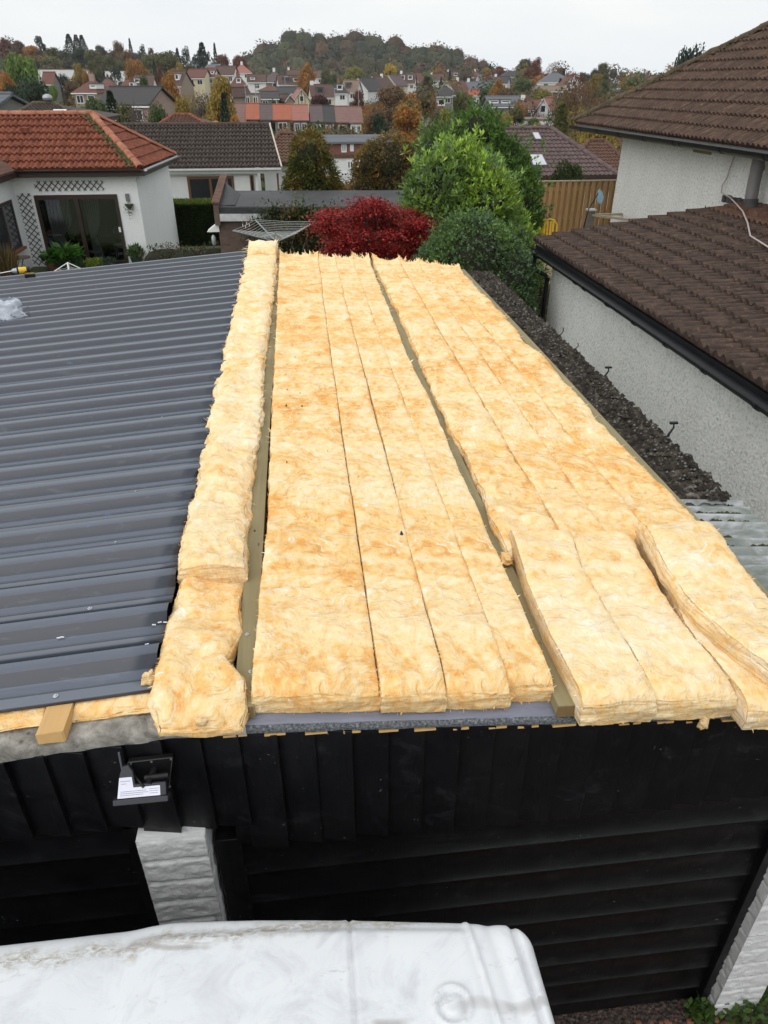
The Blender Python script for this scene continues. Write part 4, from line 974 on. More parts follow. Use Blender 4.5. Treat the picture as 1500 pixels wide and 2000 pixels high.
    ps = []; rs2 = random.Random(1)
    ld = MB()
    for i in range(60):
        y = 11.5+i*.045; ld.box(8.20+rs2.uniform(-.05, .02), 8.345, y, y+.05, 3.05, 3.11+rs2.uniform(.0, .06))
    ld.build('mortar_flashing', simple('mortar_fillet', (.07, .068, .065), .9, .5, 15, bump=.4), H)
    MB().box(8.335, 8.352, 15.2, 15.95, 3.78, 3.90).build('air_vent', simple('timber_patch', (.28, .22, .12), .8), H)
    c = MB(); c.tube([(8.30, 14.25, 3.86), (8.30, 14.31, 3.65), (8.29, 14.33, 3.45), (8.28, 14.42, 3.3), (8.27, 14.38, 3.18), (8.2, 13.9, 3.15), (7.95, 13.2, 3.12), (7.72, 12.6, 3.10), (7.3, 11.7, 3.06), (6.9, 10.9, 3.0), (6.7, 10.0, 2.98)], .013, 8); c.build('cable', simple('pinkish_white_flex', (.46, .38, .36), .5), H, smooth=True)
    # windows on the sides one cannot see from the garage
    for y in (4.5, 9.5):
        f = MB().box(18.19, 18.23, y, y+1.8, 1.4, 2.7).build('window', M['pvc_white'], H); MB().box(18.22, 18.24, y+.08, y+1.72, 1.48, 2.62).build('pane', M['glass'], f)
right_house()

# ================================================================= small helpers for neighbours
def window(par, x0, x1, z0, z1, y, frame='pvc_white', fw=.06, mull=(0.5,), glassm='glass', transom=None, axis='y', sgn=-1, name='window'):
    """window on a wall whose outside lies at sgn along the axis"""
    def bx(a, b, d0, d1, c, e):
        lo, hi = sorted((y+sgn*d0, y+sgn*d1))
        return (a, b, lo, hi, c, e) if axis == 'y' else (lo, hi, a, b, c, e)
    m = MB(); m.box(*bx(x0, x1, -.02, .03, z1-fw, z1)); m.box(*bx(x0, x1, -.02, .03, z0, z0+fw)); m.box(*bx(x0, x0+fw, -.02, .028, z0+fw, z1-fw)); m.box(*bx(x1-fw, x1, -.02, .028, z0+fw, z1-fw))
    for t in mull: c = x0+(x1-x0)*t; m.box(*bx(c-fw*.5, c+fw*.5, -.02, .026, z0+fw, z1-fw))
    if transom: zt = z0+(z1-z0)*transom; m.box(*bx(x0+fw, x1-fw, -.02, .024, zt-fw*.4, zt+fw*.4))
    o = m.build(name, M[frame], par)
    if glassm: MB().box(*bx(x0+fw*.5, x1-fw*.5, -.01, .008, z0+fw*.5, z1-fw*.5)).build('pane', M[glassm], o)
    return o

# ================================================================= red tiled bungalow, left
def house_left():
    H = thing('red_roofed_bungalow', 'white bungalow with an orange red tiled roof and brown patio door behind the garage', 'house', (-6.7, 25, 0))
    X1 = -4.95; yb = 29.3
    # front wall with the patio opening left out
    def quad(pts, name='wall'): return MB().prism(pts, (0, 0, 0), (0, .25, 0))
    w = MB(); z1 = 2.62
    w.box(-12, -8.10, 25, 25.25, -.3, z1); w.box(-8.10, -5.60, 25, 25.25, 2.06, z1); w.box(-5.60, X1, 25, 25.25, -.3, z1)
    w.hexa([(X1-.25, 25.25, -1), (X1, 25.25, -1), (-4.61, yb, -1), (-4.9, yb, -1), (X1-.25, 25.25, z1), (X1, 25.25, z1), (-4.61, yb, z1), (-4.9, yb, z1)])
    w.box(-12, -4.62, yb, yb+.25, -1, z1); w.box(-8.62-.25, -8.62, 21.0, 25.0, -.3, 2.75); w.box(-12, -8.62, 20.8, 21.0, -.3, 2.75)
    w.build('wall', M['render'], H)
    # front roof plane
    E1 = np.array([-4.70, 24.72, 2.80]); E2 = np.array([-4.36, 29.6, 2.80]); T = np.array([-6.42, 27.15, 4.17])
    V = np.array([0, T[1]-E1[1], T[2]-E1[2]]); S = np.linalg.norm(V); V /= S
    hip = T-E1; n1 = np.cross(hip, (0, 0, 1)); n1 = n1 if n1[0] > 0 else -n1
    tile_roof('roof', (-13.2, 24.72, 2.80), (1, 0, 0), V, 8.6, S, M['tile_red'], H, pitch=.16, course=.355, amp=.028, step=.062, nper=6, clips=[(tuple(E1), tuple(n1))], seed=2)
    Us = (E2-E1)/np.linalg.norm(E2-E1); nn = np.cross(Us, T-E1); Vs = np.cross(nn, Us); Vs = Vs/np.linalg.norm(Vs); Vs = Vs if Vs[2] > 0 else -Vs
    Ss = abs(np.dot(T-E1, Vs)); hip2 = T-E2; n2 = np.cross(hip2, (0, 0, 1)); n2 = n2 if n2[1] > 0 else -n2
    tile_roof('roof', E1, Us, Vs, np.linalg.norm(E2-E1), Ss, M['tile_red'], H, pitch=.16, course=.355, amp=.018, step=.04, nper=6, clips=[(tuple(E1), tuple(-n1)), (tuple(E2), tuple(n2))], seed=3)
    MB().prism([(-13.2, 29.6, 2.8), (-4.36, 29.6, 2.8), tuple(T), (-13.2, T[1], T[2])], (0, 0, -.02), (0, 0, -.08)).build('roof', M['tile_red'], H)
    up = np.array([0, 0, .03])
    ridge_tiles('hip_ridge', E1+up, T+up, M['ridge_red'], H, r=.12, rough=.012, seed=1); ridge_tiles('hip_ridge', E2+up, T+up, M['ridge_red'], H, r=.12, rough=.012, seed=2)
    ridge_tiles('ridge', T+up, (-13.2, T[1], T[2]+.03), M['ridge_red'], H, r=.12, rough=.012, seed=5)
    # two raised vent tiles and a white vent on the ridge
    for (px, py) in ((52, 264), (162, 264)):
        p = atY(px, py, 26.35); MB().box(p[0]-.12, p[0]+.12, 26.2, 26.5, 3.70, 3.86).build('vent_tile', M['tile_red'], H, bevel=.02)
    p = atY(119, 223, 27.2); m = MB(); m.tube([(p[0]-.2, 27.2, 4.25), (p[0]+.2, 27.2, 4.25)], .07, 12); m.build('ridge_vent', M['pvc_white'], H, smooth=True)
    # dead moss in the hip valley
    rs = random.Random(9); V_ = []; F = []
    for i in range(260):
        t = rs.random(); p = E1*(1-t)+T*t+np.array([-.22+rs.gauss(0, .07), 0, .05+rs.uniform(-.03, .04)]); r = rs.uniform(.03, .07); n = len(V_)
        for a in range(6): th = a*math.pi/3; V_.append(p+np.array([r*math.cos(th), r*math.sin(th), -r*.3]))
        V_.append(p+np.array([0, 0, r*.7])); F += [(n+a, n+(a+1) % 6, n+6) for a in range(6)]
    mo = link('hip_moss', npmesh('hip_moss', np.array(V_)-np.array(ORG[H.name]), F, M['moss_green'], True), H); mo['kind'] = 'stuff'
    m = MB(); m.box(-13, -4.72, 24.62, 24.74, 2.60, 2.78); m.hexa([(-4.72, 24.62, 2.60), (-4.60, 24.62, 2.60), (-4.26, 29.6, 2.60), (-4.38, 29.6, 2.60), (-4.72, 24.62, 2.78), (-4.60, 24.62, 2.78), (-4.26, 29.6, 2.78), (-4.38, 29.6, 2.78)]); m.box(-13, -4.8, 24.74, 25.0, 2.58, 2.62); m.build('fascia', M['brown_trim'], H)
    halfpipe('gutter', (-8.7, 24.56, 2.79), (-4.64, 24.56, 2.78), .06, M['brown_trim'], H); halfpipe('gutter', (-4.54, 24.6, 2.79), (-4.20, 29.6, 2.79), .06, M['galv'], H)
    # wing roof to the left
    MB().prism([(-8.35, 20.6, 2.80), (-8.35, 25.4, 2.80), (-10.4, 26.0, 3.95), (-10.4, 20.6, 3.95)], (0, 0, 0), (0, 0, -.1)).build('wing_roof', M['tile_rust'], H); MB().box(-8.42, -8.32, 20.6, 24.6, 2.60, 2.76).build('fascia', M['brown_trim'], H)
    # patio door: frame, panes, room
    fm = MB(); y = 24.99
    fm.box(-8.10, -8.0, y-.03, y+.06, 0, 2.05); fm.box(-5.70, -5.60, y-.03, y+.06, 0, 2.05); fm.box(-8.0, -5.70, y-.032, y+.058, 1.93, 2.05); fm.box(-8.0, -5.70, y-.032, y+.058, 0, .07); fm.box(-6.92, -6.80, y-.028, y+.062, .07, 1.93)
    fo = fm.build('patio_door', M['brown_trim'], H)
    MB().box(-8.0, -5.7, y+.02, y+.026, .07, 1.93).build('pane', M['pglass'], fo)
    MB().box(-5.72, -5.66, y-.06, y-.03, .95, 1.1).build('handle', M['pvc_white'], fo)
    rm = MB(); rm.box(-8.6, -5.2, 28.7, 28.75, -.05, 2.1); rm.box(-8.65, -8.6, 25.25, 28.7, -.05, 2.1); rm.box(-5.22, -5.2, 25.25, 28.7, -.05, 2.1); rm.box(-8.6, -5.22, 25.25, 28.7, 2.1, 2.12); rm.box(-8.6, -5.22, 25.25, 28.7, -.06, -.01); rm.build('room', M['interior'], H)
    def curtain(x0, x1, xb, n=70):
        z = np.linspace(1.93, .03, 30)[:, None]; u = np.linspace(0, 1, n)[None, :]
        k = 1-.45*np.exp(-((z-.75)/.25)**2); xr = x1+(xb-x1)*np.clip((1.9-z)/1.9, 0, 1); x = x0+(xr-x0)*u*k
        P = np.stack([x+0*z, 25.45+.035*np.sin(u*45)+0*z, z+0*u], -1); gridobj('curtain', [P], M['curtain'], H)
    curtain(-7.95, -7.2, -7.35); curtain(-6.78, -6.3, -6.5)
    # window on the wing
    window(H, 22.5, 24.45, .68, 2.02, -8.62, 'brown_trim', .09, (.5,), axis='x', sgn=1)
    MB().box(-8.6, -8.5, 22.4, 24.5, .60, .67).build('window_sill', M['terracotta'], H)
    return H
house_left()
def lattice(name, label, x0, x1, z0, z1, y, cells, lean=0, mat='dark_wood'):
    m = MB(); L = x1-x0; Hh = z1-z0; step = .19; y0 = y
    k = -int(Hh/step)-1
    for d in (1, -1):
        s = -Hh
        while s < L:
            xa, xb = max(0, s), min(L, s+Hh)
            if xb-xa > .04:
                za, zb = (xa-s, xb-s) if d == 1 else (Hh-(xa-s), Hh-(xb-s))
                m.bar((x0+xa+lean*za, y0+.012*d, z0+za), (x0+xb+lean*zb, y0+.012*d, z0+zb), .022, .009, up=(0, 1, 0))
            s += step
    o = m.build(name, M[mat], None, loc=(x0, y, z0)); tag(o, label, 'trellis'); return o
lattice('trellis', 'black expanding trellis fixed above the brown patio door', -8.0, -5.95, 2.18, 2.46, 24.95, 1)
lattice('trellis', 'tall black expanding trellis left of the brown patio door', -8.58, -8.18, -.02, 2.12, 24.95, 1)

def pot_plant(name, label, x, y, r, h, potm, cols, n, ll, zb=None, up=.6):
    zb = ground_z(x, y) if zb is None else zb
    t = thing(name, label, 'plant', (x, y, zb)); m = MB(); m.lathe(x, y, [(r*.55, 0), (r*.8, h*.35), (r*.85, h*.4), (r*.75, h*.4)], 14, zb); m.build('pot', M[potm], t, smooth=True)
    rs = np.random.default_rng(int(abs(x*100))); a = rs.random(n)*6.28; rr = np.sqrt(rs.random(n))*r; P = np.stack([x+rr*np.cos(a), y+rr*np.sin(a), zb+h*(.4+.6*rs.random(n)*(1-.5*rr/r))], -1)
    D = np.stack([np.cos(a)*(1-up), np.sin(a)*(1-up), np.full(n, up)], -1)+rs.normal(0, .3, (n, 3)); leaf_obj('leaves', P, D, ll*rs.uniform(.6, 1.2, n), .22, pal(cols, n, rs), t)

# ================================================================= foliage
def pal(cols, n, rs, var=.25):
    c = np.array(cols)[rs.integers(0, len(cols), n)]; t = rs.random(n)[:, None]; c2 = np.array(cols)[rs.integers(0, len(cols), n)]; c = c*(1-t*.5)+c2*t*.5
    return np.clip(c*np.exp(rs.normal(0, var, n))[:, None], 0, .95)
def leaf_mesh(name, P, D, L, ratio, C, fold=.18, cores=None, nrm=None):
    CV, CF, CC = [], [], []; n = len(P); rs = np.random.default_rng(n); D = D/(np.linalg.norm(D, axis=1)[:, None]+1e-9); Rn = rs.normal(size=(n, 3)); S = np.cross(D, Rn+np.array([0, 0, .9])*np.sign(rs.random(n)[:, None]-.1)); S = np.cross(D, np.array([0, 0, 1.0])+Rn*.45); 
    if nrm is not None:
        q = nrm/(np.linalg.norm(nrm, axis=1)[:, None]+1e-9)+Rn*.42; D = np.cross(q, rs.normal(size=(n, 3))); D /= np.linalg.norm(D, axis=1)[:, None]+1e-9; S = np.cross(D, q)
    S /= np.linalg.norm(S, axis=1)[:, None]+1e-9; N = np.cross(S, D)
    L = np.broadcast_to(np.asarray(L, float), (n,))[:, None]; W = L*ratio
    v0 = P; v1 = P+D*L*.45+S*W+N*W*fold; v2 = P+D*L; v3 = P+D*L*.45-S*W+N*W*fold
    V = np.stack([v0, v1, v2, v3], 1).reshape(-1, 3); F = np.arange(4*n).reshape(-1, 4); col = np.repeat(C, 4, axis=0)
    if cores:
        th = np.linspace(0, math.pi, 7)[:, None]; ph = np.linspace(0, 2*math.pi, 11)[None, :]
        d = np.stack([np.sin(th)*np.cos(ph), np.sin(th)*np.sin(ph), np.cos(th)*np.ones_like(ph)], -1)
        for k in cores:
            X = d*(1+.16*pn(d[..., 0]*2.5+k[0], d[..., 1]*2.5, d[..., 2]*2.5))[..., None]*np.array(k[3:6])+np.array(k[:3]); v, f = grid(X); F = np.concatenate([F, f+len(V)]) if False else F; CV.append(v); CF.append(f)
            CC.append(np.tile(np.array(k[6:9] if len(k) > 6 else (.62, .62, .62)), (len(v), 1)))  # default core darker than the leaves: shade inside the crown put into the colour
        o = len(V)
        for v, f in zip(CV, CF): f += o; o += len(v)
        V = np.concatenate([V]+CV); F = np.concatenate([F]+CF); col = np.concatenate([col]+CC)
    return npmesh(name, V, F, M['leaf'], False, None, col)
def leaf_obj(name, P, D, L, ratio, C, parent=None, loc=None):
    if parent is not None: P = P-np.array(ORG.get(parent.name, (0, 0, 0)))
    elif loc is not None: P = P-np.array(loc)
    return link(name, leaf_mesh(name, P, D, L, ratio, C), parent, loc)
def hull_points(ells, n, rs, shell=(.86, 1.02), zmin=None):
    """points on the outside of a union of ellipsoids; returns points and outward normals"""
    E = np.array(ells, float); area = (E[:, 3]*E[:, 4]+E[:, 4]*E[:, 5]+E[:, 3]*E[:, 5]); p = area/area.sum(); Ps = []; Ns = []; tot = 0
    while tot < n:
        k = rs.choice(len(E), n, p=p); d = rs.normal(size=(n, 3)); d /= np.linalg.norm(d, axis=1)[:, None]; s = rs.uniform(*shell, n)[:, None]; P = E[k, :3]+d*E[k, 3:6]*s
        ok = np.ones(n, bool)
        for j in range(len(E)): q = (((P-E[j, :3])/(E[j, 3:6]*shell[0]*.97))**2).sum(1); ok &= ~((q < 1) & (k != j))
        if zmin is not None: ok &= P[:, 2] > zmin
        N = d/E[k, 3:6]; N /= np.linalg.norm(N, axis=1)[:, None]; Ps.append(P[ok]); Ns.append(N[ok]); tot += ok.sum()
    return np.concatenate(Ps)[:n], np.concatenate(Ns)[:n]
def core(name, ells, k, mat, parent):
    V = []; F = []
    for (cx, cy, cz, a, b, c) in ells:
        n = len(V); th = np.linspace(0, math.pi, 9); 
        for t in th:
            for j in range(12): p = 2*math.pi*j/12; V.append((cx+a*k*math.sin(t)*math.cos(p), cy+b*k*math.sin(t)*math.sin(p), cz+c*k*math.cos(t)))
        for i in range(8):
            for j in range(12): F.append((n+i*12+j, n+(i+1)*12+j, n+(i+1)*12+(j+1) % 12, n+i*12+(j+1) % 12))
    V = np.array(V); V = V+.06*np.stack([pn(V[:, 0]*2, V[:, 1]*2, V[:, 2]*2), pn(V[:, 0]*2, V[:, 1]*2+5, V[:, 2]*2), pn(V[:, 0]*2, V[:, 1]*2, V[:, 2]*2+5)], -1)
    if parent is not None: V = V-np.array(ORG.get(parent.name, (0, 0, 0)))
    return link(name, npmesh(name, V, F, mat, True), parent)
M['inner'] = simple('painted_inner_shade', (.02, .022, .010), .95, .5, 9, bump=.8, bsc=25)  # dark core colour, paints the shade inside shrubs and hedge
def shrub(name, label, cat, ells, n, L, ratio, cols, per=6, up=.35, spread=.9, seed=1, shoots=0, corek=.86, base=None, stem=True, zmin=None, group=None, tipcols=None, shell=(.84, 1.03), var=.25, jut=.05):
    rs = np.random.default_rng(seed); E = np.array(ells, float); bx, by = E[:, 0].mean(), E[:, 1].mean(); bz = ground_z(bx, by) if base is None else base
    t = thing(name, label, cat, (bx, by, bz), group=group)
    P, N = hull_points(ells, n, rs, shell, zmin)
    P = P+(N*.5+np.array([0, 0, .6]))*(rs.exponential(jut, n)*(rs.random(n) < .35))[:, None]
    A = N*(1-up)+np.array([0, 0, 1.0])*up+rs.normal(0, .25, (n, 3)); A /= np.linalg.norm(A, axis=1)[:, None]
    cl = pal(cols, n, rs, .10)*(.82+.5*(.5+.5*pn(P[:, 0]*2.2, P[:, 1]*2.2, P[:, 2]*2.2)))[:, None]
    if tipcols is not None:
        tc_ = pal(tipcols, n, rs, .12); k = np.clip(.5+1.6*pn(P[:, 0]*1.6+3, P[:, 1]*1.6, P[:, 2]*1.6)+.6*(N[:, 2]-.35), 0, 1)[:, None]*(rs.random((n, 1)) < .8); cl = cl*(1-k)+tc_*k
    PP = np.repeat(P, per, 0); AA = np.repeat(A, per, 0); m = n*per; th = np.tile(np.arange(per)*2.399, n)+np.repeat(rs.random(n)*6.28, per)
    S = np.cross(AA, [0.3, .2, 1.0]); S /= np.linalg.norm(S, axis=1)[:, None]+1e-9; T = np.cross(AA, S); k = np.tile(np.linspace(0, 1, per), n)
    D = AA*(.35+.9*k[:, None])+(S*np.cos(th)[:, None]+T*np.sin(th)[:, None])*spread*(1.1-.6*k[:, None])+rs.normal(0, .12, (m, 3))
    Ls = L*rs.uniform(.65, 1.15, m)*(1-.25*k); PP = PP+AA*(k*L*.8)[:, None]
    leaf_obj('foliage', PP, D, Ls, ratio, np.clip(np.repeat(cl, per, 0)*np.exp(rs.normal(0, var, m))[:, None], 0, .9), t)
    if corek: core('branches', ells, corek, M['inner'], t)  # solid filling core, inner shade painted in its colour
    if stem:
        s = MB(); rr = random.Random(seed)
        for i in range(5):
            e = ells[rr.randrange(len(ells))]; s.tube([(bx+rr.uniform(-.15, .15), by+rr.uniform(-.15, .15), bz-.05), ((bx+e[0])/2, (by+e[1])/2, bz+(e[2]-bz)*.5), (e[0], e[1], e[2])], [.06, .045, .02], 6)
        s.build('stem', M['bark'], t)
    return t
LAU = [(.12, .21, .045), (.16, .27, .06), (.085, .155, .04), (.22, .33, .10), (.19, .25, .14)]
LAUT = [(.32, .46, .07), (.40, .54, .085), (.24, .38, .06)]
def X_(px, Y): return atY(px, 300, Y)[0]
# bright cherry laurel mound
shrub('laurel_hedge', 'big bright green laurel with long upright leaves in the centre', 'shrub',
      [(3.15, 15.6, 2.4, .95, .9, 1.45), (2.85, 15.4, 2.9, .55, .6, .85), (3.6, 15.4, 2.5, .85, .8, 1.2), (3.3, 15.9, 3.05, .60, .7, .90), (4.05, 15.1, 1.8, .75, .7, .95), (4.4, 15.2, 1.45, .60, .6, .75), (2.62, 15.6, 1.9, .42, .6, 1.25)],
      4600, .145, .18, LAU, per=8, up=.55, spread=.75, seed=3, tipcols=LAUT, var=.32, jut=.11)
shrub('dark_laurel', 'tall dark green laurel towering behind the bright laurel', 'shrub',
      [(4.15, 18.3, 2.5, 1.35, 1.1, 1.6), (3.65, 18.2, 3.1, .75, .8, .9), (4.45, 18.3, 3.3, .7, .7, .8), (4.95, 18.0, 2.3, .85, .9, 1.2), (5.25, 18.0, 1.6, .65, .7, 1.1), (3.2, 18.3, 2.3, .6, .7, 1.2), (4.2, 18.3, 3.85, .60, .55, .60), (3.55, 18.3, 3.5, .7, .6, .65), (4.85, 18.2, 3.0, .7, .7, .8)],
      3800, .13, .20, [(.075, .14, .032), (.11, .19, .042), (.055, .11, .028), (.15, .24, .07)], per=8, up=.55, spread=.65, seed=4, tipcols=[(.14, .26, .045), (.10, .19, .035)], var=.32, jut=.13)
shrub('privet_dome', 'rounded dark green clipped shrub with tiny leaves right of the red maple', 'shrub',
      [(3.0, 13.2, 1.65, .98, .95, 1.40), (3.45, 12.8, 1.45, .75, .8, 1.32), (2.5, 13.2, 1.4, .52, .8, 1.22), (3.75, 12.4, .95, .42, .6, 1.05), (3.1, 12.9, 2.2, .70, .7, .82)],
      9500, .055, .34, [(.065, .115, .045), (.095, .16, .06), (.045, .085, .035), (.18, .25, .16)], per=6, up=.3, spread=.9, seed=5, tipcols=[(.16, .26, .07), (.12, .21, .06)], corek=.90, var=.35)
# red japanese maple: tiny leaves in flat layers
def maple():
    rs = np.random.default_rng(12); cx, cy = 1.42, 14.6; t = thing('japanese_maple', 'crimson japanese maple spreading in flat layers beyond the wool', 'tree', (cx, cy, 0))
    P = []; lay = []
    for i in range(90):
        a = rs.random()*6.28; r = math.sqrt(rs.random())*.95; z = 1.72+1.46*math.sqrt(max(0, 1-(r/1.28)**2))*rs.uniform(.35, 1)+rs.normal(0, .05); x = cx+r*math.cos(a)*1.22; y = cy+r*math.sin(a)*.9
        rr = rs.uniform(.18, .32); m = 330; q = rs.normal(size=(m, 3))*np.array([rr*.62, rr*.62, .05]); q[:, 2] -= .35*(q[:, 0]**2+q[:, 1]**2); P.append(q+np.array([x, y, z])); lay.append((x, y, z))
    P = np.concatenate(P); n = len(P); D = rs.normal(size=(n, 3))*np.array([1, 1, .45])+np.array([0, 0, -.1])
    c = pal([(.21, .014, .014), (.36, .024, .020), (.14, .009, .010), (.46, .045, .03)], n, rs, .3)
    leaf_obj('foliage', P, D, .050*rs.uniform(.6, 1.3, n), .33, c, t)
    s = MB(); rr = random.Random(2)
    for (x, y, z) in lay[:40]:
        m = (cx+(x-cx)*.35, cy+(y-cy)*.35, .75+(z-.75)*.3); s.tube([(cx+rr.uniform(-.06, .06), cy, 0), (cx+(x-cx)*.12, cy+(y-cy)*.12, .55), m, (x, y, z-.03)], [.045, .035, .02, .006], 5)
    s.build('branches', M['bark'], t)
maple()
shrub('olive_tree', 'olive and rust leaved cherry tree hanging over the black felt garage roof', 'tree',
      [(.50, 25.5, 1.8, .85, .9, 1.5), (.15, 25.3, 1.4, .55, .7, 1.2), (.9, 25.4, 1.3, .55, .7, 1.2), (.45, 25.4, 2.85, .55, .6, .85), (.6, 25.4, .6, .75, .8, 1.1)],
      5200, .15, .20, [(.09, .11, .02), (.12, .125, .022), (.06, .08, .018)], per=4, up=-.35, spread=.6, seed=6, tipcols=[(.24, .15, .03), (.16, .18, .03), (.22, .10, .03)], corek=.72, base=-.3)
shrub('copper_hedge_tree', 'bushy tree with small golden brown leaves between olive tree and laurel', 'tree',
      [(3.15, 27.0, 1.3, 1.2, 1.1, 1.8), (2.5, 27.0, 1.6, .65, .9, 1.5), (3.85, 27.0, 1.5, .7, .9, 1.6), (3.2, 27.0, 2.55, .95, .9, 1.0), (2.6, 27, 2.5, .6, .7, .75), (3.9, 27, 2.5, .6, .7, .75)],
      6500, .085, .34, [(.10, .075, .02), (.06, .05, .018), (.08, .08, .022)], per=4, up=.1, spread=.9, seed=7, tipcols=[(.30, .18, .04), (.38, .25, .08), (.17, .14, .035)], corek=.80, base=-.4)
shrub('fence_conifer', 'small upright green conifer peeping over the wooden fence', 'tree', [(8.85, 25.3, 1.6, .42, .4, 1.15), (9.25, 25.3, 1.6, .3, .3, 1.05), (8.6, 25.3, 1.4, .3, .3, .95)], 1500, .10, .25, [(.035, .06, .016), (.06, .09, .02)], per=4, up=.8, spread=.4, seed=8, base=.3)
shrub('bay_shrub', 'yellow green garden shrub between the privet and the extension corner', 'shrub', [(4.75, 15.0, .7, .55, .5, 1.0), (5.0, 15.6, .9, .5, .5, .8)], 900, .07, .3, [(.10, .12, .02), (.06, .10, .02), (.14, .05, .02)], per=4, seed=9)
shrub('rose_bush', 'low dark bush with reddish leaves at the foot of the tall hedge', 'shrub', [(-3.2, 22.5, .35, .9, .5, .55), (-2.5, 22.3, .45, .5, .4, .55), (-4.1, 23.2, .3, .8, .5, .5)], 900, .08, .3, [(.04, .06, .02), (.03, .045, .018), (.12, .055, .035)], per=4, seed=19)
# clipped tall hedge
def tall_hedge():
    rs = np.random.default_rng(4); x0, x1, y0, y1, z1 = -5.2, -2.2, 29.7, 31.0, atY(380, 399, 29.7)[2]; t = thing('clipped_hedge', 'tall clipped dark green hedge with a bright flat top beside the white gable', 'hedge', ((x0+x1)/2, 30.3, -.35))
    n = 26000; f = rs.random(n); P = np.zeros((n, 3)); N = np.zeros((n, 3)); k = f < .62
    P[k] = np.stack([rs.uniform(x0, x1, k.sum()), np.full(k.sum(), y0)+rs.normal(0, .02, k.sum()), rs.uniform(-.4, z1, k.sum())], -1); N[k] = (0, -1, .2)
    q = ~k; P[q] = np.stack([rs.uniform(x0, x1, q.sum()), rs.uniform(y0, y1, q.sum()), z1+rs.normal(0, .02, q.sum())], -1); N[q] = (0, 0, 1)
    c = pal([(.025, .055, .01), (.04, .075, .012)], n, rs); c[q] = pal([(.10, .14, .018), (.13, .17, .02)], q.sum(), rs)
    leaf_obj('foliage', P, N+rs.normal(0, .5, (n, 3)), .05, .4, c, t); MB().box(x0, x1, y0+.03, y1, -.4, z1-.03).build('branches', M['inner'], t)  # box is a solid core with the hedge's inner shade painted in
tall_hedge()

# ================================================================= flat roofed garage behind
def flat_garage():
    g = thing('flat_garage', 'low brick garage with a black felt flat roof and white fascia', 'garage', (.6, 21, 0)); x0, x1 = -2.14, 3.5; y0, y1 = 20.6, 23.6
    MB().box(x0, x1, y0, y1, -.3, 1.98).build('wall', M['brick'], g)
    rf = MB(); rf.hexa([(x0+.05, y0-.12, 2.02), (x1, y0-.12, 1.98), (x1, y1, 2.03), (x0+.05, y1, 2.06), (x0+.05, y0-.12, 2.26), (x1, y0-.12, 2.17), (x1, y1, 2.22), (x0+.05, y1, 2.28)])
    gf = G('black_roofing_felt'); n = gf.noise(gf.co((1, .6, 1)), 1.4, 8, .68); c = gf.ramp(n, [(.35, (.014, .015, .017)), (.55, (.03, .031, .034)), (.72, (.055, .055, .058))]); gf.done(c, .62, gf.bump(gf.noise(gf.co(), 12, 5), .3, .01))
    rf.build('roof', gf.m, g, bevel=.03)
    MB().hexa([(x0+.06, y0-.15, 1.90), (x1, y0-.15, 1.83), (x1, y0-.125, 1.83), (x0+.06, y0-.125, 1.90), (x0+.06, y0-.15, 2.08), (x1, y0-.15, 2.0), (x1, y0-.125, 2.0), (x0+.06, y0-.125, 2.08)]).build('fascia', simple('flaking_white_fascia', (.55, .56, .57), .7, .35, 7), g)
    # raised end parapet
    p = MB(); p.prism([(x0-.06, y0-.16, 1.8), (x0-.06, y0-.16, 2.33), (x0-.02, y1-.8, 2.68), (x0-.02, y1, 2.68), (x0-.02, y1, 1.8)], (0, 0, 0), (.14, 0, 0)); p.build('parapet', M['brick'], g)
    p = MB(); p.prism([(x0-.09, y0-.19, 2.33), (x0-.09, y0-.19, 2.37), (x0-.05, y1-.8, 2.73), (x0-.05, y1, 2.73), (x0-.05, y1, 2.68), (x0-.05, y1-.8, 2.68)], (0, 0, 0), (.20, 0, 0)); p.build('coping', M['tile_rust'], g)
    p = MB(); p.prism([(x0+.1, y0, 2.26), (x0+.1, y1-.9, 2.62), (x0+.5, y1-.9, 2.27), (x0+.5, y0, 2.27)], (0, 0, 0), (0, 0, .01)); p.build('felt_upstand', gf.m, g)
    MB().box(-1.1, -.5, y0-.02, y0+.03, 0, 1.75).build('dark_doorway', M['interior'], g)
    # small porch roof and lantern on the left end
    m = MB(); m.prism([(-2.45, 20.55, 1.62), (-2.12, 20.55, 1.85), (-2.12, 20.55, 1.62)], (0, 0, 0), (0, .5, 0)); m.build('porch_hood', M['white_trim'], g)
    l = MB(); l.lathe(-2.30, 20.6, [(.03, 0), (.06, .05), (.06, .2), (.02, .26)], 8, 1.28); l.build('lantern', M['galv'], g, smooth=True)
flat_garage()
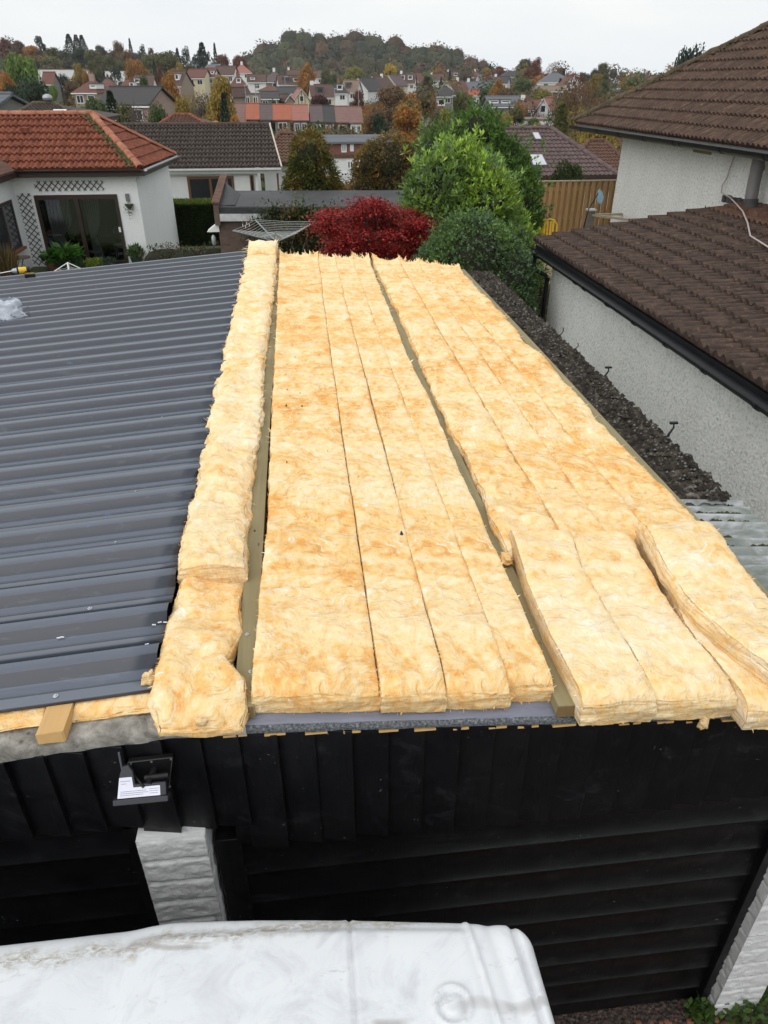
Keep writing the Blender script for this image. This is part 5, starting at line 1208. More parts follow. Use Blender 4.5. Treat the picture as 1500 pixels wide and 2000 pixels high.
def climber():
    rs = np.random.default_rng(8); t = thing('climber', 'straggly green and rust climber hanging over the brick garage front', 'plant', (0, 20.4, 0)); P = []; c = []
    for i in range(150):
        x = rs.uniform(-1.35, 3.0)*1.0; z = rs.uniform(.5, 2.05)+.28*math.exp(-((x-.15)/1.0)**2); r = rs.uniform(.1, .25); m = 110
        P.append(rs.normal(size=(m, 3))*r*np.array([1, .35, .8])+np.array([x, 20.35, z])); c.append(pal([[(.05, .085, .015), (.09, .12, .02)], [(.17, .09, .03), (.22, .14, .06)], [(.04, .06, .015), (.03, .05, .012)]][rs.integers(0, 3) if z > 1.5 else 2], m, rs))
    P = np.concatenate(P); n = len(P); leaf_obj('foliage', P, rs.normal(size=(n, 3))+np.array([0, -.3, -.5]), .09*rs.uniform(.5, 1.3, n), .25, np.concatenate(c), t)
    s = MB(); rr = random.Random(5)
    for i in range(26):
        x = rr.uniform(-1.2, 2.6); pts = [(x, 20.42, .1)]
        for k in range(6): pts.append((pts[-1][0]+rr.uniform(-.2, .2), 20.38-rr.uniform(0, .12), pts[-1][2]+.36))
        s.tube(pts, [.014]*5+[.008, .004], 4)
    s.build('stem', simple('bare_stem', (.20, .13, .08), .9), t)
climber()

# ================================================================= rotary dryers
def rotary():
    cx, cy, zt = -.52, 17.0, 2.0; t = thing('rotary_dryer', 'open grey rotary clothes dryer with four arms and lines', 'clothes dryer', (cx, cy, 0))
    m = MB(); m.tube([(cx, cy, 0), (cx, cy, 2.12)], .022, 10); m.build('pole', M['galv'], t, smooth=True)
    m = MB(); m.tube([(cx, cy, 1.93), (cx, cy, 2.02)], .045, 10); m.tube([(cx, cy, 2.10), (cx, cy, 2.18)], .035, 10); m.build('hub', M['black_flat'], t, smooth=True)
    tips = []
    for i, a in enumerate((28, 118, 208, 298)):
        tip = np.array([cx+1.02*math.cos(R(a)), cy+1.02*math.sin(R(a)), 2.30]); tips.append(tip); o = np.array([cx, cy, 1.97])
        m = MB(); m.tube([o, tip], .013, 8); ar = m.build('arm', M['galv'], t, smooth=True)
        m = MB(); m.tube([np.array([cx, cy, 2.15]), o*.58+tip*.42], .009, 6); m.build('strut', M['galv'], ar)
    m = MB()
    for k in np.linspace(.30, .985, 9):
        pts = [np.array([cx, cy, 1.97])*(1-k)+tp*k+np.array([0, 0, .015]) for tp in tips]
        for i in range(4):
            a, b = pts[i], pts[(i+1) % 4]; mid = (a+b)/2-np.array([0, 0, .02*k]); m.tube([a, mid, b], .0035, 4)
    m.build('line', M['cord'], t)
    w = MB()
    for (k, i) in ((.98, 1), (.9, 1)):
        for s in (.42, .6): p = (np.array([cx, cy, 1.97])*(1-k)+tips[i]*k)*(1-s)+(np.array([cx, cy, 1.97])*(1-k)+tips[(i+1) % 4]*k)*s; w.box(p[0]-.006, p[0]+.006, p[1]-.006, p[1]+.006, p[2]-.01, p[2]+.06)
    tag(w.build('clothes_peg', M['pvc_white'], None, loc=(cx, cy, 2.3)), 'white pegs left on the lines of the open grey dryer', 'pegs')
rotary()
def rotary2():
    p = atY(132, 513, 15.5); t = thing('folded_dryer', 'white rotary dryer half closed on the lawn behind the steel roof', 'clothes dryer', (p[0], 15.5, 0)); a = np.array(p)
    m = MB(); m.tube([(p[0]-.06, 15.5, 0), a], .022, 8); m.build('pole', M['pvc_white'], t, smooth=True)
    for (dx, dy) in ((-.62, 0), (.58, .1), (.15, -.6), (-.1, .6)):
        m = MB(); m.tube([a, a+np.array([dx, dy, -.34])], .010, 6); m.build('arm', M['pvc_white'], t)
    m = MB()
    for k in (.35, .5, .65, .8, .97):
        q = [a+np.array([dx, dy, -.34])*k for (dx, dy) in ((-.62, 0), (.15, -.6), (.58, .1), (-.1, .6))]
        for i in range(4): m.tube([q[i], (q[i]+q[(i+1) % 4])/2+[0, 0, -.02], q[(i+1) % 4]], .004, 4)
    m.build('line', M['cord'], t)
rotary2()

# ================================================================= things near the patio
pot_plant('potted_fern', 'bright green fern in a dark pot at the left patio door', -7.35, 24.2, .42, .72, 'bluepot', [(.05, .13, .02), (.08, .2, .03)], 420, .3, up=.35)
pot_plant('potted_shrub', 'bushy dark plant in a terracotta pot left of the fern', -7.75, 24.35, .33, .55, 'terracotta', [(.02, .045, .015), (.04, .07, .02)], 300, .14)
pot_plant('low_trough_plant', 'low grey green plant in a dark trough before the patio door', -6.95, 23.9, .36, .42, 'bluepot', [(.03, .06, .03), (.06, .10, .04)], 300, .12)
pot_plant('lime_plant', 'lime yellow potted plant before the patio door', -6.45, 23.9, .26, .38, 'bluepot', [(.25, .30, .04), (.14, .2, .03)], 240, .13)
pot_plant('trough_herbs', 'dark green trough of plants right of the lime plant', -6.15, 24.2, .32, .35, 'bluepot', [(.03, .06, .03), (.05, .08, .05)], 240, .1)
pot_plant('spiky_bush', 'small upright green bush beside the white corner wall', -5.28, 24.7, .24, .62, 'bluepot', [(.07, .12, .04), (.10, .16, .06)], 260, .16, up=.7)
def patio_bits():
    x, y = -6.25, 26.3; t = thing('dining_table', 'round dark dining table seen through the patio door', 'table', (x, y, 0)); m = MB(); m.lathe(x, y, [(.55, .70), (.55, .74)], 20); m.build('tabletop', M['mid_brown'], t); m = MB(); m.lathe(x, y, [(.3, 0), (.05, .06), (.05, .70)], 10); m.build('leg', M['mid_brown'], t)
    x, y = -5.95, 25.75; t = thing('garden_chair', 'white round backed chair standing inside the patio door', 'chair', (x, y, 0)); m = MB(); m.lathe(x, y, [(.2, .42), (.21, .46)], 14); m.build('seat', M['curtain'], t)
    m = MB(); 
    for k in range(9): a = R(20*k+10); m.tube([(x, y+.16, .62), (x+.2*math.cos(a), y+.2, .78+.2*math.sin(a))], .008, 5)
    m.tube([(x+.2*math.cos(R(a)), y+.2, .78+.2*math.sin(R(a))) for a in range(0, 361, 20)], .014, 6); m.build('backrest', M['curtain'], t, smooth=True)
    for (dx, dy) in ((-.15, -.15), (.15, -.15), (-.15, .15), (.15, .15)): m = MB(); m.tube([(x+dx, y+dy, 0), (x+dx*.8, y+dy*.8, .42)], .012, 5); m.build('leg', M['curtain'], t)
    x, y = -6.95, 25.7; t = thing('plant_shelf', 'small wooden shelf with red flowers just inside the patio door', 'shelf', (x, y, 0)); 
    for z in (.25, .62): m = MB(); m.box(x-.28, x+.28, y-.12, y+.12, z, z+.025); m.build('shelf_board', M['timber_new'], t)
    for dx in (-.27, .27): m = MB(); m.box(x+dx-.015, x+dx+.015, y-.11, y+.11, 0, .72); m.build('side_panel', M['timber_new'], t)
    m = MB(); rr = random.Random(3)
    rs = np.random.default_rng(1); P = rs.normal(size=(90, 3))*np.array([.16, .05, .04])+np.array([x, y, .72]); o = leaf_obj('red_flowers', P, rs.normal(size=(90, 3)), .05, .45, pal([(.5, .02, .02), (.05, .1, .02)], 90, rs), None, (x, y, .65)); tag(o, 'red flowers on the small wooden shelf inside the patio door', 'flowers')
    # wall light, plaque and hanging planter
    p = atY(268, 338, 24.85); m = MB(); m.lathe(p[0]+.02, 24.85, [(.05, 0), (.075, .03), (.075, .11), (.03, .14)], 10, p[2]-.08); tag(m.build('wall_light', M['black_flat'], None, smooth=True, loc=(p[0], 24.85, p[2])), 'small black lamp under the eaves at the white house corner', 'lamp')
    p = atY(249, 385, 24.97); m = MB(); m.box(p[0]-.06, p[0]+.06, 24.94, 24.99, p[2]-.12, p[2]+.1); tag(m.build('wall_plaque', simple('grey_stone_plaque', (.22, .22, .22), .8, .4, 20), None, bevel=.01, loc=(p[0], 24.95, p[2])), 'grey carved plaque on the white wall right of the patio door', 'plaque')
    p = atY(252, 402, 24.9); t = thing('wall_planter', 'half round wall planter with a sparse trailing plant under the grey plaque', 'planter', (p[0], 24.9, p[2])); m = MB(); m.lathe(p[0], 24.92, [(.03, -.1), (.12, 0), (.14, .05)], 12, p[2]); m.build('basket', simple('mossy_basket', (.10, .11, .08), .9, .4, 20), t, smooth=True)
    rs = np.random.default_rng(3); P = rs.normal(size=(110, 3))*np.array([.07, .03, .12])+np.array([p[0], 24.86, p[2]-.08]); leaf_obj('leaves', P, rs.normal(size=(110, 3))+[0, 0, -.6], .05, .3, pal([(.10, .12, .07), (.16, .17, .12)], 110, rs), t)
    # bistro table
    x, y = atY(45, 520, 23.2)[:2]; t = thing('bistro_table', 'little round garden table beside the white wing wall', 'table', (x, y, 0)); m = MB(); m.lathe(x, y, [(.26, .56), (.27, .59)], 16); m.build('tabletop', simple('brown_mosaic', (.16, .11, .09), .6), t)
    for a in (90, 210, 330): m = MB(); m.tube([(x+.2*math.cos(R(a)), y+.2*math.sin(R(a)), 0), (x-.08*math.cos(R(a)), y-.08*math.sin(R(a)), .3), (x+.12*math.cos(R(a)), y+.12*math.sin(R(a)), .56)], .009, 5); m.build('leg', M['black_flat'], t)
    x2 = x-.42; t = thing('folding_chair', 'small folding garden chair with a yellow cushioned back', 'chair', (x2, y, 0)); m = MB(); m.box(x2-.16, x2+.16, y-.16, y+.16, .40, .43); m.build('seat', M['mid_brown'], t); m = MB(); m.box(x2-.17, x2-.13, y-.15, y+.15, .50, .80); m.build('backrest', simple('faded_yellow_cloth', (.62, .50, .22), .8), t, bevel=.01)
    for (dx, dy) in ((-.15, -.15), (.15, -.15), (-.15, .15), (.15, .15)): m = MB(); m.tube([(x2+dx, y+dy, 0), (x2+dx*.7, y+dy, .41)], .009, 5); m.build('leg', M['black_flat'], t)
    # pampas clump
    rs = np.random.default_rng(5); x, y = atY(8, 500, 22.3)[:2]; n = 900; a = rs.random(n)*6.28; r = rs.random(n)*.18; t = thing('pampas_grass', 'clump of tan ornamental grass at the left edge of the lawn', 'plant', (x, y, 0))
    P = np.stack([x+r*np.cos(a), y+r*np.sin(a), rs.random(n)*.5], -1); D = np.stack([np.cos(a)*.35, np.sin(a)*.35, np.ones(n)], -1)+rs.normal(0, .12, (n, 3)); leaf_obj('blades', P, D, rs.uniform(.3, .75, n), .02, pal([(.28, .18, .09), (.20, .13, .06), (.09, .10, .03)], n, rs), t)
patio_bits()

# ================================================================= dark tiled house behind
def house_two():
    H = thing('dark_roofed_bungalow', 'white bungalow with a dark brown tiled roof, white fascia and brown window', 'house', (-3.5, 33, -.6)); y0 = 33.2; yr = 36.2; zg = -1.2
    MB().box(-8.2, -1.75, y0+.3, 39.2, zg, 1.95).build('wall', M['white_wall'], H)
    Vx = np.array([0, yr-y0, 1.42]); S = np.linalg.norm(Vx)
    xl, xr = -8.6, -.62
    tile_roof('roof', (xl, y0, 2.05), (1, 0, 0), Vx, xr-xl, S, M['tile_dark'], H, pitch=.155, course=.335, amp=.034, step=.055, nper=6, seed=4, clips=[((-.62, y0, 2), (1, .15, 0))])
    MB().prism([(xl, yr, 3.47), (-1.05, yr, 3.47), (-1.4, 39.4, 2.05), (xl, 39.4, 2.05)], (0, 0, 0), (0, 0, -.08)).build('roof', M['tile_dark'], H)
    ridge_tiles('ridge', (xl, yr, 3.50), (-1.08, yr, 3.50), M['tile_dark'], H, r=.11)
    MB().bar((-.58, y0-.02, 2.02), (-1.04, yr, 3.47), .06, .14).build('bargeboard', simple('cream_bargeboard', (.55, .50, .40), .6), H)
    MB().box(xl, -.62, y0+.06, y0+.10, 1.84, 2.02).build('fascia', M['white_trim'], H); halfpipe('gutter', (xl, y0-.02, 1.99), (-.6, y0-.02, 1.98), .065, M['pvc_white'], H)
    MB().box(xl, -.65, y0+.1, y0+.32, 1.80, 1.84).build('soffit', M['white_trim'], H)
    window(H, -4.55, -2.62, .62, 1.70, y0+.3, 'mid_brown', .10, (.49,), 'glass')
    # recessed porch with glass balustrade
    window(H, -1.95, -1.78, -.3, 1.72, y0+.3, 'mid_brown', .05, (), 'glass', name='side_door')
    MB().box(-1.72, -1.62, y0+.3, y0+.42, zg, 1.84).build('corner_post', M['white_trim'], H)
    MB().box(-.82, -.74, y0+.35, y0+.43, zg, 1.84).build('corner_post', M['mid_brown'], H)
    MB().box(-1.62, -.30, y0+.35, y0+.37, .3, .95).build('glass_balustrade', simple('frosted_glass', (.42, .50, .47), .15), H)
    # window behind, seen through the porch
house_two()

def mid_hip(name, label, px0, px1, yr_, pxr0, pxr1, ye, Y, d, roofm, wallm='white_wall', course=.36, ridge='ridge_moss', amp=.03):
    """hip roofed bungalow partly in view: eave px0..px1 at row ye and depth Y, ridge pxr0..pxr1 at row yr_ and depth Y+d/2"""
    a, b = atY(px0, ye, Y), atY(px1, ye, Y); r0, r1 = atY(pxr0, yr_, Y+d/2), atY(pxr1, yr_, Y+d/2); ze = a[2]; zr = r0[2]
    H = thing(name, label, 'house', ((a[0]+b[0])/2, Y, ground_z(a[0], Y)))
    A, B = np.array([a[0], Y, ze]), np.array([b[0], Y, ze]); A2, B2 = A+[0, d, 0], B+[0, d, 0]; T0, T1 = np.array([r0[0], Y+d/2, zr]), np.array([r1[0], Y+d/2, zr])
    V = np.array([0, d/2, zr-ze]); S = np.linalg.norm(V)
    def hn(E, T, sx): n = np.cross(T-E, (0, 0, 1)); return n if n[0]*sx > 0 else -n
    tile_roof('roof', A, (1, 0, 0), V, b[0]-a[0], S, roofm, H, course=course, amp=amp, step=.05, pitch=.2, nper=5, clips=[(tuple(A), tuple(hn(A, T0, -1))), (tuple(B), tuple(hn(B, T1, 1)))], seed=int(px0))
    m = MB()
    m.add([A, T0, A2], [(0, 1, 2)]); m.add([B, B2, T1], [(0, 1, 2)]); m.add([A2, T0, T1, B2], [(0, 1, 2, 3)]); so_ = m.build('roof', roofm, H); s = so_.modifiers.new('t', 'SOLIDIFY'); s.thickness = .08
    up = np.array([0, 0, .03])
    for (p, q) in ((A, T0), (B, T1), (T0, T1)):
        if np.linalg.norm(q-p) > .3: ridge_tiles('ridge', p+up, q+up, M[ridge] if isinstance(ridge, str) else ridge, H, r=.13, seg=.45, rough=.012)
    w = .35; zg = ground_z(a[0], Y)-.6; MB().box(a[0]+w, b[0]-w, Y+w, Y+d-w, zg, ze+.02).build('wall', M[wallm], H)
    MB().box(a[0], b[0], Y-.03, Y+.02, ze-.16, ze-.02).build('fascia', M['brown_trim'], H)
    return H, A, B, V/S, S
h3, A, B, Vn, S = mid_hip('mauve_roofed_bungalow', 'bungalow with a mauve brown roof and two skylights behind the wooden fence', 880, 1208, 252, 930, 1076, 347, 33, 8.5, M['tile_mauve'], 'white_wall', .37, 'tile_mauve', .022)
def skylight(H, px0, px1, py0, py1, A, Vn, frame='slate_grey'):
    n = np.cross((1, 0, 0), Vn); n = n/np.linalg.norm(n); n = n if n[2] > 0 else -n
    def onplane(px, py): r = np.array(ray(px, py)); o = np.array([0, 0, CAMZ]); t = np.dot(A-o, n)/np.dot(r, n); return o+r*t
    p, q, r_, s = onplane(px0, py1), onplane(px1, py1), onplane(px1, py0), onplane(px0, py0); x0, x1 = p[0], q[0]; v0 = np.dot(p-A, Vn); v1 = np.dot(s-A, Vn)
    def PT(x, v, h): return np.array([x, A[1], A[2]])+Vn*v+n*h
    m = MB(); m.hexa([PT(x0, v0, .0), PT(x1, v0, .0), PT(x1, v1, .0), PT(x0, v1, .0), PT(x0, v0, .09), PT(x1, v0, .09), PT(x1, v1, .09), PT(x0, v1, .09)]); f = m.build('skylight', M[frame], H)
    i = .05; m = MB(); m.hexa([PT(x0+i, v0+i, .08), PT(x1-i, v0+i, .08), PT(x1-i, v1-i, .08), PT(x0+i, v1-i, .08), PT(x0+i, v0+i, .1), PT(x1-i, v0+i, .1), PT(x1-i, v1-i, .1), PT(x0+i, v1-i, .1)]); m.build('pane', M['skylight'], f)
skylight(h3, 1044, 1059, 262, 276, A, Vn); skylight(h3, 1040, 1070, 305, 327, A, Vn)
mid_hip('rust_roofed_bungalow', 'brown red hipped roof between the mauve roof and the white house', 1105, 1245, 275, 1150, 1181, 340, 44, 7, M['tile_rust'], ridge='tile_rust')
mid_hip('mossy_roofed_bungalow', 'mossy grey brown hipped roof peeping over the orange red roof', 12, 172, 203, 66, 106, 236, 40, 8, M['tile_dark'], 'grey_wall', .4, 'ridge_moss', .05)
mid_hip('small_hipped_bungalow', 'small brown hipped roof with reddish ridges over the dark tiled roof', 282, 432, 225, 340, 371, 262, 46, 8, M['tile_rust'], 'white_wall', .4, 'tile_red', .045)
mid_hip('brown_hipped_bungalow', 'plain brown hipped roof right of the dark tiled roof gable', 500, 640, 262, 545, 575, 318, 40, 7, M['tile_rust'], 'white_wall', .4, 'tile_rust', .03)
def cowl():
    p = atY(93, 193, 44); t = thing('chimney_cowl', 'round silver ventilator ball on the mossy roof', 'ventilator', (p[0], 44, p[2]-.4)); m = MB(); m.tube([(p[0], 44, p[2]-.5), (p[0], 44, p[2]-.1)], .09, 10); m.build('pipe', M['galv'], t, smooth=True); m = MB(); m.lathe(p[0], 44, [(.08, -.12), (.22, -.04), (.25, .05), (.2, .16), (.05, .22)], 14, p[2]); m.build('ball', M['galv'], t, smooth=True)
    p = atY(422, 242, 40); m = MB(); m.lathe(p[0], 40, [(.3, -.6), (.28, -.2), (.12, .0), (.02, .05)], 12, p[2]+.1); tag(m.build('terracotta_cap', M['ridge_red'], None, smooth=True, loc=(p[0], 40, p[2]-.5)), 'domed terracotta cap rising behind the dark tiled roof', 'chimney pot')
cowl()
def white_back_house():
    # tall narrow house glimpsed between the two trees
    Y = 62; a = atY(655, 285, Y); b = atY(700, 285, Y); zg = ground_z(a[0], Y)-.5; z1 = atY(660, 281, Y)[2]; zm = atY(660, 305, Y)[2]; zt = atY(660, 273, Y)[2]
    H = thing('two_storey_house', 'white and red brick two storey house glimpsed between two trees', 'house', ((a[0]+b[0])/2, Y, zg)); x0, x1 = a[0]-1.2, b[0]+2.5
    MB().box(x0, x1, Y, Y+5, zg, zm).build('wall', M['white_wall'], H); MB().box(x0+.5, x1, Y+.15, Y+5, zm, z1).build('brick_upper_wall', brick('red_brick', (.22, .07, .045), (.28, .09, .06), (.2, .17, .15)), H)
    m = MB(); m.prism([(x0+.2, Y-.1, z1), (x1+.2, Y-.1, z1), (x1+.2, Y+2.5, zt+.1), (x0+.2, Y+2.5, zt+.1)], (0, 0, 0), (0, 0, .12)); m.build('roof', M['r_slate'], H)
    MB().box(x0, x1, Y-.12, Y+.1, zm-.12, zm+.12).build('ledge', M['tile_rust'], H)
    for (p0, p1, q0, q1) in ((667, 677, 282, 298), (684, 691, 282, 296), (678, 690, 313, 330), (665, 679, 336, 345)):
        A_, B_ = atY(p0, q1, Y), atY(p1, q0, Y); window(H, A_[0], B_[0], A_[2], B_[2], Y+.14 if q0 < 300 else Y-.01, 'pvc_white', .1, (.5,))
white_back_house()

# ================================================================= fence, deck bits
def fence():
    Y = 22.6; x0, x1 = 6.95, 10.6; z0, z1 = .45, atY(1130, 352, 22.6)[2]; t = thing('larch_fence', 'brown vertical board fence beneath the mauve roof', 'fence', ((x0+x1)/2, Y, z0)); m = MB(); x = x0; k = 0; rr = random.Random(3)
    while x < x1: m.box(x, x+.105, Y-(.032 if k % 2 == 0 else -.03)-.01, Y-(.032 if k % 2 == 0 else -.03)+.008, z0, z1-.03+rr.uniform(-.004, .004)); x += .0935; k += 1
    m.build('fence_board', M['fence_wood'], t)
    for z in (z0+.25, (z0+z1)/2, z1-.25): m = MB(); m.box(x0, x1, Y-.010, Y+.010, z-.05, z+.05); m.build('rail', M['fence_wood'], t)
    m = MB(); m.box(x0, x1, Y-.05, Y+.05, z1-.035, z1); m.build('capping_rail', simple('pale_capping', (.42, .33, .20), .7), t)
fence()
def deck():
    z = .3; t = thing('deck_railing', 'low timber deck railing and post cap behind the extension roof', 'railing', (7.5, 19, .3)); p = atY(1155, 408, 19)
    m = MB(); m.box(p[0]-.08, p[0]+.08, 18.92, 19.08, .3, p[2]-.04); po = m.build('post', simple('weathered_post', (.16, .14, .12), .8, .3, 10), t); m = MB(); m.box(p[0]-.11, p[0]+.11, 18.89, 19.11, p[2]-.04, p[2]); m.build('post_cap', simple('pale_cap', (.50, .50, .52), .5), po)
    q = atY(1180, 424, 18.2); 
    for (dx, dy) in ((.9, 0), (.75, -1.0)): m = MB(); m.bar((p[0], 19, p[2]-.14), (p[0]+dx, 19+dy, p[2]-.14-.0), .09, .05); m.build('rail', simple('weathered_rail', (.36, .31, .22), .8, .3, 10), t)
    MB().box(6.4, 8.3, 14, 22.3, .1, .5).build('deck_floor', M['timber'], t)
    # fish ornament on a bent rod
    a, b, c = atY(1141, 440, 18.6), atY(1150, 408, 18.6), atY(1168, 378, 18.6); t = thing('fish_ornament', 'pale blue glass fish ornament on a bent black rod', 'garden ornament', (a[0], 18.6, .5)); m = MB(); m.tube([(a[0], 18.6, .5), a, b, c], .013, 6); m.build('rod', M['black_flat'], t, smooth=True)
    cs = [atY(px, py, 18.62) for (px, py) in ((1172, 369), (1177, 377), (1179, 385), (1176, 394), (1171, 398), (1168, 392), (1167, 398), (1166, 388), (1167, 380), (1168, 374))]; m = MB(); m.prism(cs, (0, -.012, 0), (0, .012, 0)); m.build('fish', simple('pale_blue_glass', (.28, .47, .62), .2, .4, 30), t)
    # yellow chairs
    for (px, lab) in ((1058, 'left yellow plastic garden chair, partly behind the laurel'), (1077, 'right yellow plastic garden chair above the roof corner')):
        p = atY(px, 431, 17.5); x = p[0]; zt = p[2]; t = thing('plastic_chair', lab, 'chair', (x, 17.5, zt-.82)); m = MB()
        pts = [(x-.19, 17.62, zt-.40), (x-.2, 17.65, zt-.12), (x-.13, 17.66, zt-.02), (x, 17.66, zt+.01), (x+.13, 17.66, zt-.02), (x+.2, 17.65, zt-.12), (x+.19, 17.62, zt-.40)]; m.tube(pts, .022, 8)
        for dx in (-.11, -.04, .04, .11): m.bar((x+dx, 17.645, zt-.02), (x+dx*.9, 17.62, zt-.38), .045, .012)
        m.build('backrest', M['yellow'], t, smooth=True); MB().box(x-.2, x+.2, 17.25, 17.62, zt-.42, zt-.39).build('seat', M['yellow'], t, bevel=.01)
        for (dx, dy) in ((-.18, 17.28), (.18, 17.28), (-.18, 17.6), (.18, 17.6)): m = MB(); m.bar((x+dx, dy, zt-.82), (x+dx, dy, zt-.41), .035, .035); m.build('leg', M['yellow'], t)
    # low brown gate between privet and extension
    x0, x1 = 4.12, 4.42; Y = 13.1; t = thing('side_gate', 'low dark wooden gate beside the black downpipe', 'gate', (4.27, Y, 0)); zt = atY(1050, 578, Y)[2]
    for i in range(4): MB().box(x0+i*.085, x0+i*.085+.055, Y, Y+.02, .1, zt-.04).build('slat', M['dark_wood'] if False else simple('old_brown_slat', (.07, .05, .025), .85, .3, 10), t)
    for z in (zt-.1, .4): MB().box(x0-.02, x1+.02, Y-.03, Y, z, z+.09).build('rail', simple('old_rail', (.12, .09, .04), .85, .3, 10), t)
deck()

# ================================================================= on the steel roof
def drill():
    p = atR_(40, 541); x, y, z = p; t = thing('cordless_drill', 'yellow and black cordless drill lying on the far steel sheets', 'drill', (x, y, z))
    ux = np.array([-1, -.25, .0]); ux /= np.linalg.norm(ux); uy = np.array([.25, -1, 0]); uy /= np.linalg.norm(uy); o = np.array([x, y, z+.055])
    def Q(a, b, c): return o+ux*a+uy*b+np.array([0, 0, 1])*c
    m = MB(); m.tube([Q(-.13, 0, .03), Q(-.11, 0, .03), Q(.02, 0, .03)], [.032, .043, .043], 12); m.build('body', M['yellow'], t, smooth=True)
    m = MB(); m.tube([Q(-.135, 0, .03), Q(-.10, 0, .03)], .045, 12); m.tube([Q(.0, 0, .03), Q(.02, 0, .03)], .045, 12); m.build('body_band', M['black_flat'], t, smooth=True)
    m = MB(); m.tube([Q(.02, 0, .03), Q(.07, 0, .03), Q(.085, 0, .03)], [.036, .03, .018], 12); m.build('chuck', M['galv'], t, smooth=True)
    m = MB(); m.tube([Q(.085, 0, .03), Q(.26, 0, .01)], .007, 6); m.build('driver_bit', M['zinc'], t)
    m = MB(); m.tube([Q(-.08, 0, .02), Q(-.12, .09, -.01), Q(-.13, .13, -.02)], [.024, .02, .022], 10); m.build('handle', M['black_flat'], t, smooth=True)
    m = MB(); m.bar(Q(-.20, .15, -.02), Q(-.07, .15, -.02), .07, .055); m.build('battery', M['black_flat'], t, bevel=.008); m = MB(); m.bar(Q(-.19, .112, -.02), Q(-.08, .112, -.02), .012, .06); m.build('battery_clip', M['yellow'], t)
def atR_(px, py, off=.115):
    z = 2.9
    for i in range(25): q = atZ(px, py, z); z = float(roofz(q[0]))+off
    return q
drill()
def bag():
    a = atR_(4, 622); b = atR_(45, 622); x0, y0, z0 = (a[0]+b[0])/2-.10, a[1], a[2]; t = thing('screw_bag', 'crumpled clear plastic bag of roofing screws at the left edge', 'bag', (x0, y0, z0))
    th = np.linspace(0, 1, 26)[:, None]; ph = np.linspace(0, 2*math.pi, 44)[None, :]
    r = .74*(.24*np.sqrt(np.clip(1-th, 0, 1))*.6+.11)*(1+.12*np.sin(ph*5+th*9)+.10*pn(np.cos(ph)*3+th*4, np.sin(ph)*3, th*3)); r = np.where(th > .62, r*(1.0+.7*(th-.62)), r)
    P = np.stack([x0+r*np.cos(ph)*1.15, y0+r*np.sin(ph)*.8+.08*th, z0-.02+.21*th+.0*ph+.03*pn(np.cos(ph)*4, np.sin(ph)*4, th*6)], -1); gridobj('bag_film', [P], M['bag'], t)
    rr = random.Random(4); m = MB()
    for i in range(170):
        px_, py_, pz_ = x0+rr.gauss(0, .10), y0+rr.gauss(0, .07), z0+abs(rr.gauss(.0, .045)); d = np.array([rr.gauss(0, 1), rr.gauss(0, 1), rr.gauss(0, .5)]); d *= .035/np.linalg.norm(d); m.bar((px_, py_, pz_), (px_+d[0], py_+d[1], pz_+d[2]), .005, .005)
    o = m.build('roofing_screws', simple('dark_screws', (.10, .10, .12), .4, .3, 20, metal=.6), t); o['kind'] = 'stuff'
bag()
# dust of metal chips on the sheets near the drooping wool
def chips():
    m = MB(); rr = random.Random(8)
    for (px, py) in ((301, 1221), (312, 1217), (323, 1216), (115, 1247), (122, 1245), (222, 1271), (287, 1260), (190, 1228), (68, 1153)):
        p = atR_(px, py, .085); m.bar((p[0]-.008, p[1], p[2]+.003), (p[0]+.008, p[1]+rr.uniform(-.004, .004), p[2]+.003), .005, .004)
    tag(m.build('swarf', simple('bright_swarf', (.75, .75, .78), .5), None, loc=(0, 0, 0)), 'white chips scattered on the steel sheets near the drooping wool', 'chips', kind='stuff')
chips()
# weeds at the foot of the right pillar
def weeds():
    rs = np.random.default_rng(6)
    for i, (px, py, r, lab) in enumerate(((1440, 1965, .07, 'small green weed at the foot of the right stone pillar'), (1490, 1960, .11, 'larger leafy weed in the lower right corner'), (1368, 1982, .035, 'tiny weed beside the black door frame foot'))):
        p = atZ(px, py, .03); t = thing('weed', lab, 'plant', (p[0], p[1], 0)); n = 160; P = rs.normal(size=(n, 3))*np.array([r, r, r*.5])+np.array([p[0], p[1], .05+r*.5]); leaf_obj('leaves', P, rs.normal(size=(n, 3))+[0, 0, .4], .05, .35, pal([(.05, .10, .02), (.09, .15, .03)], n, rs), t)
weeds()
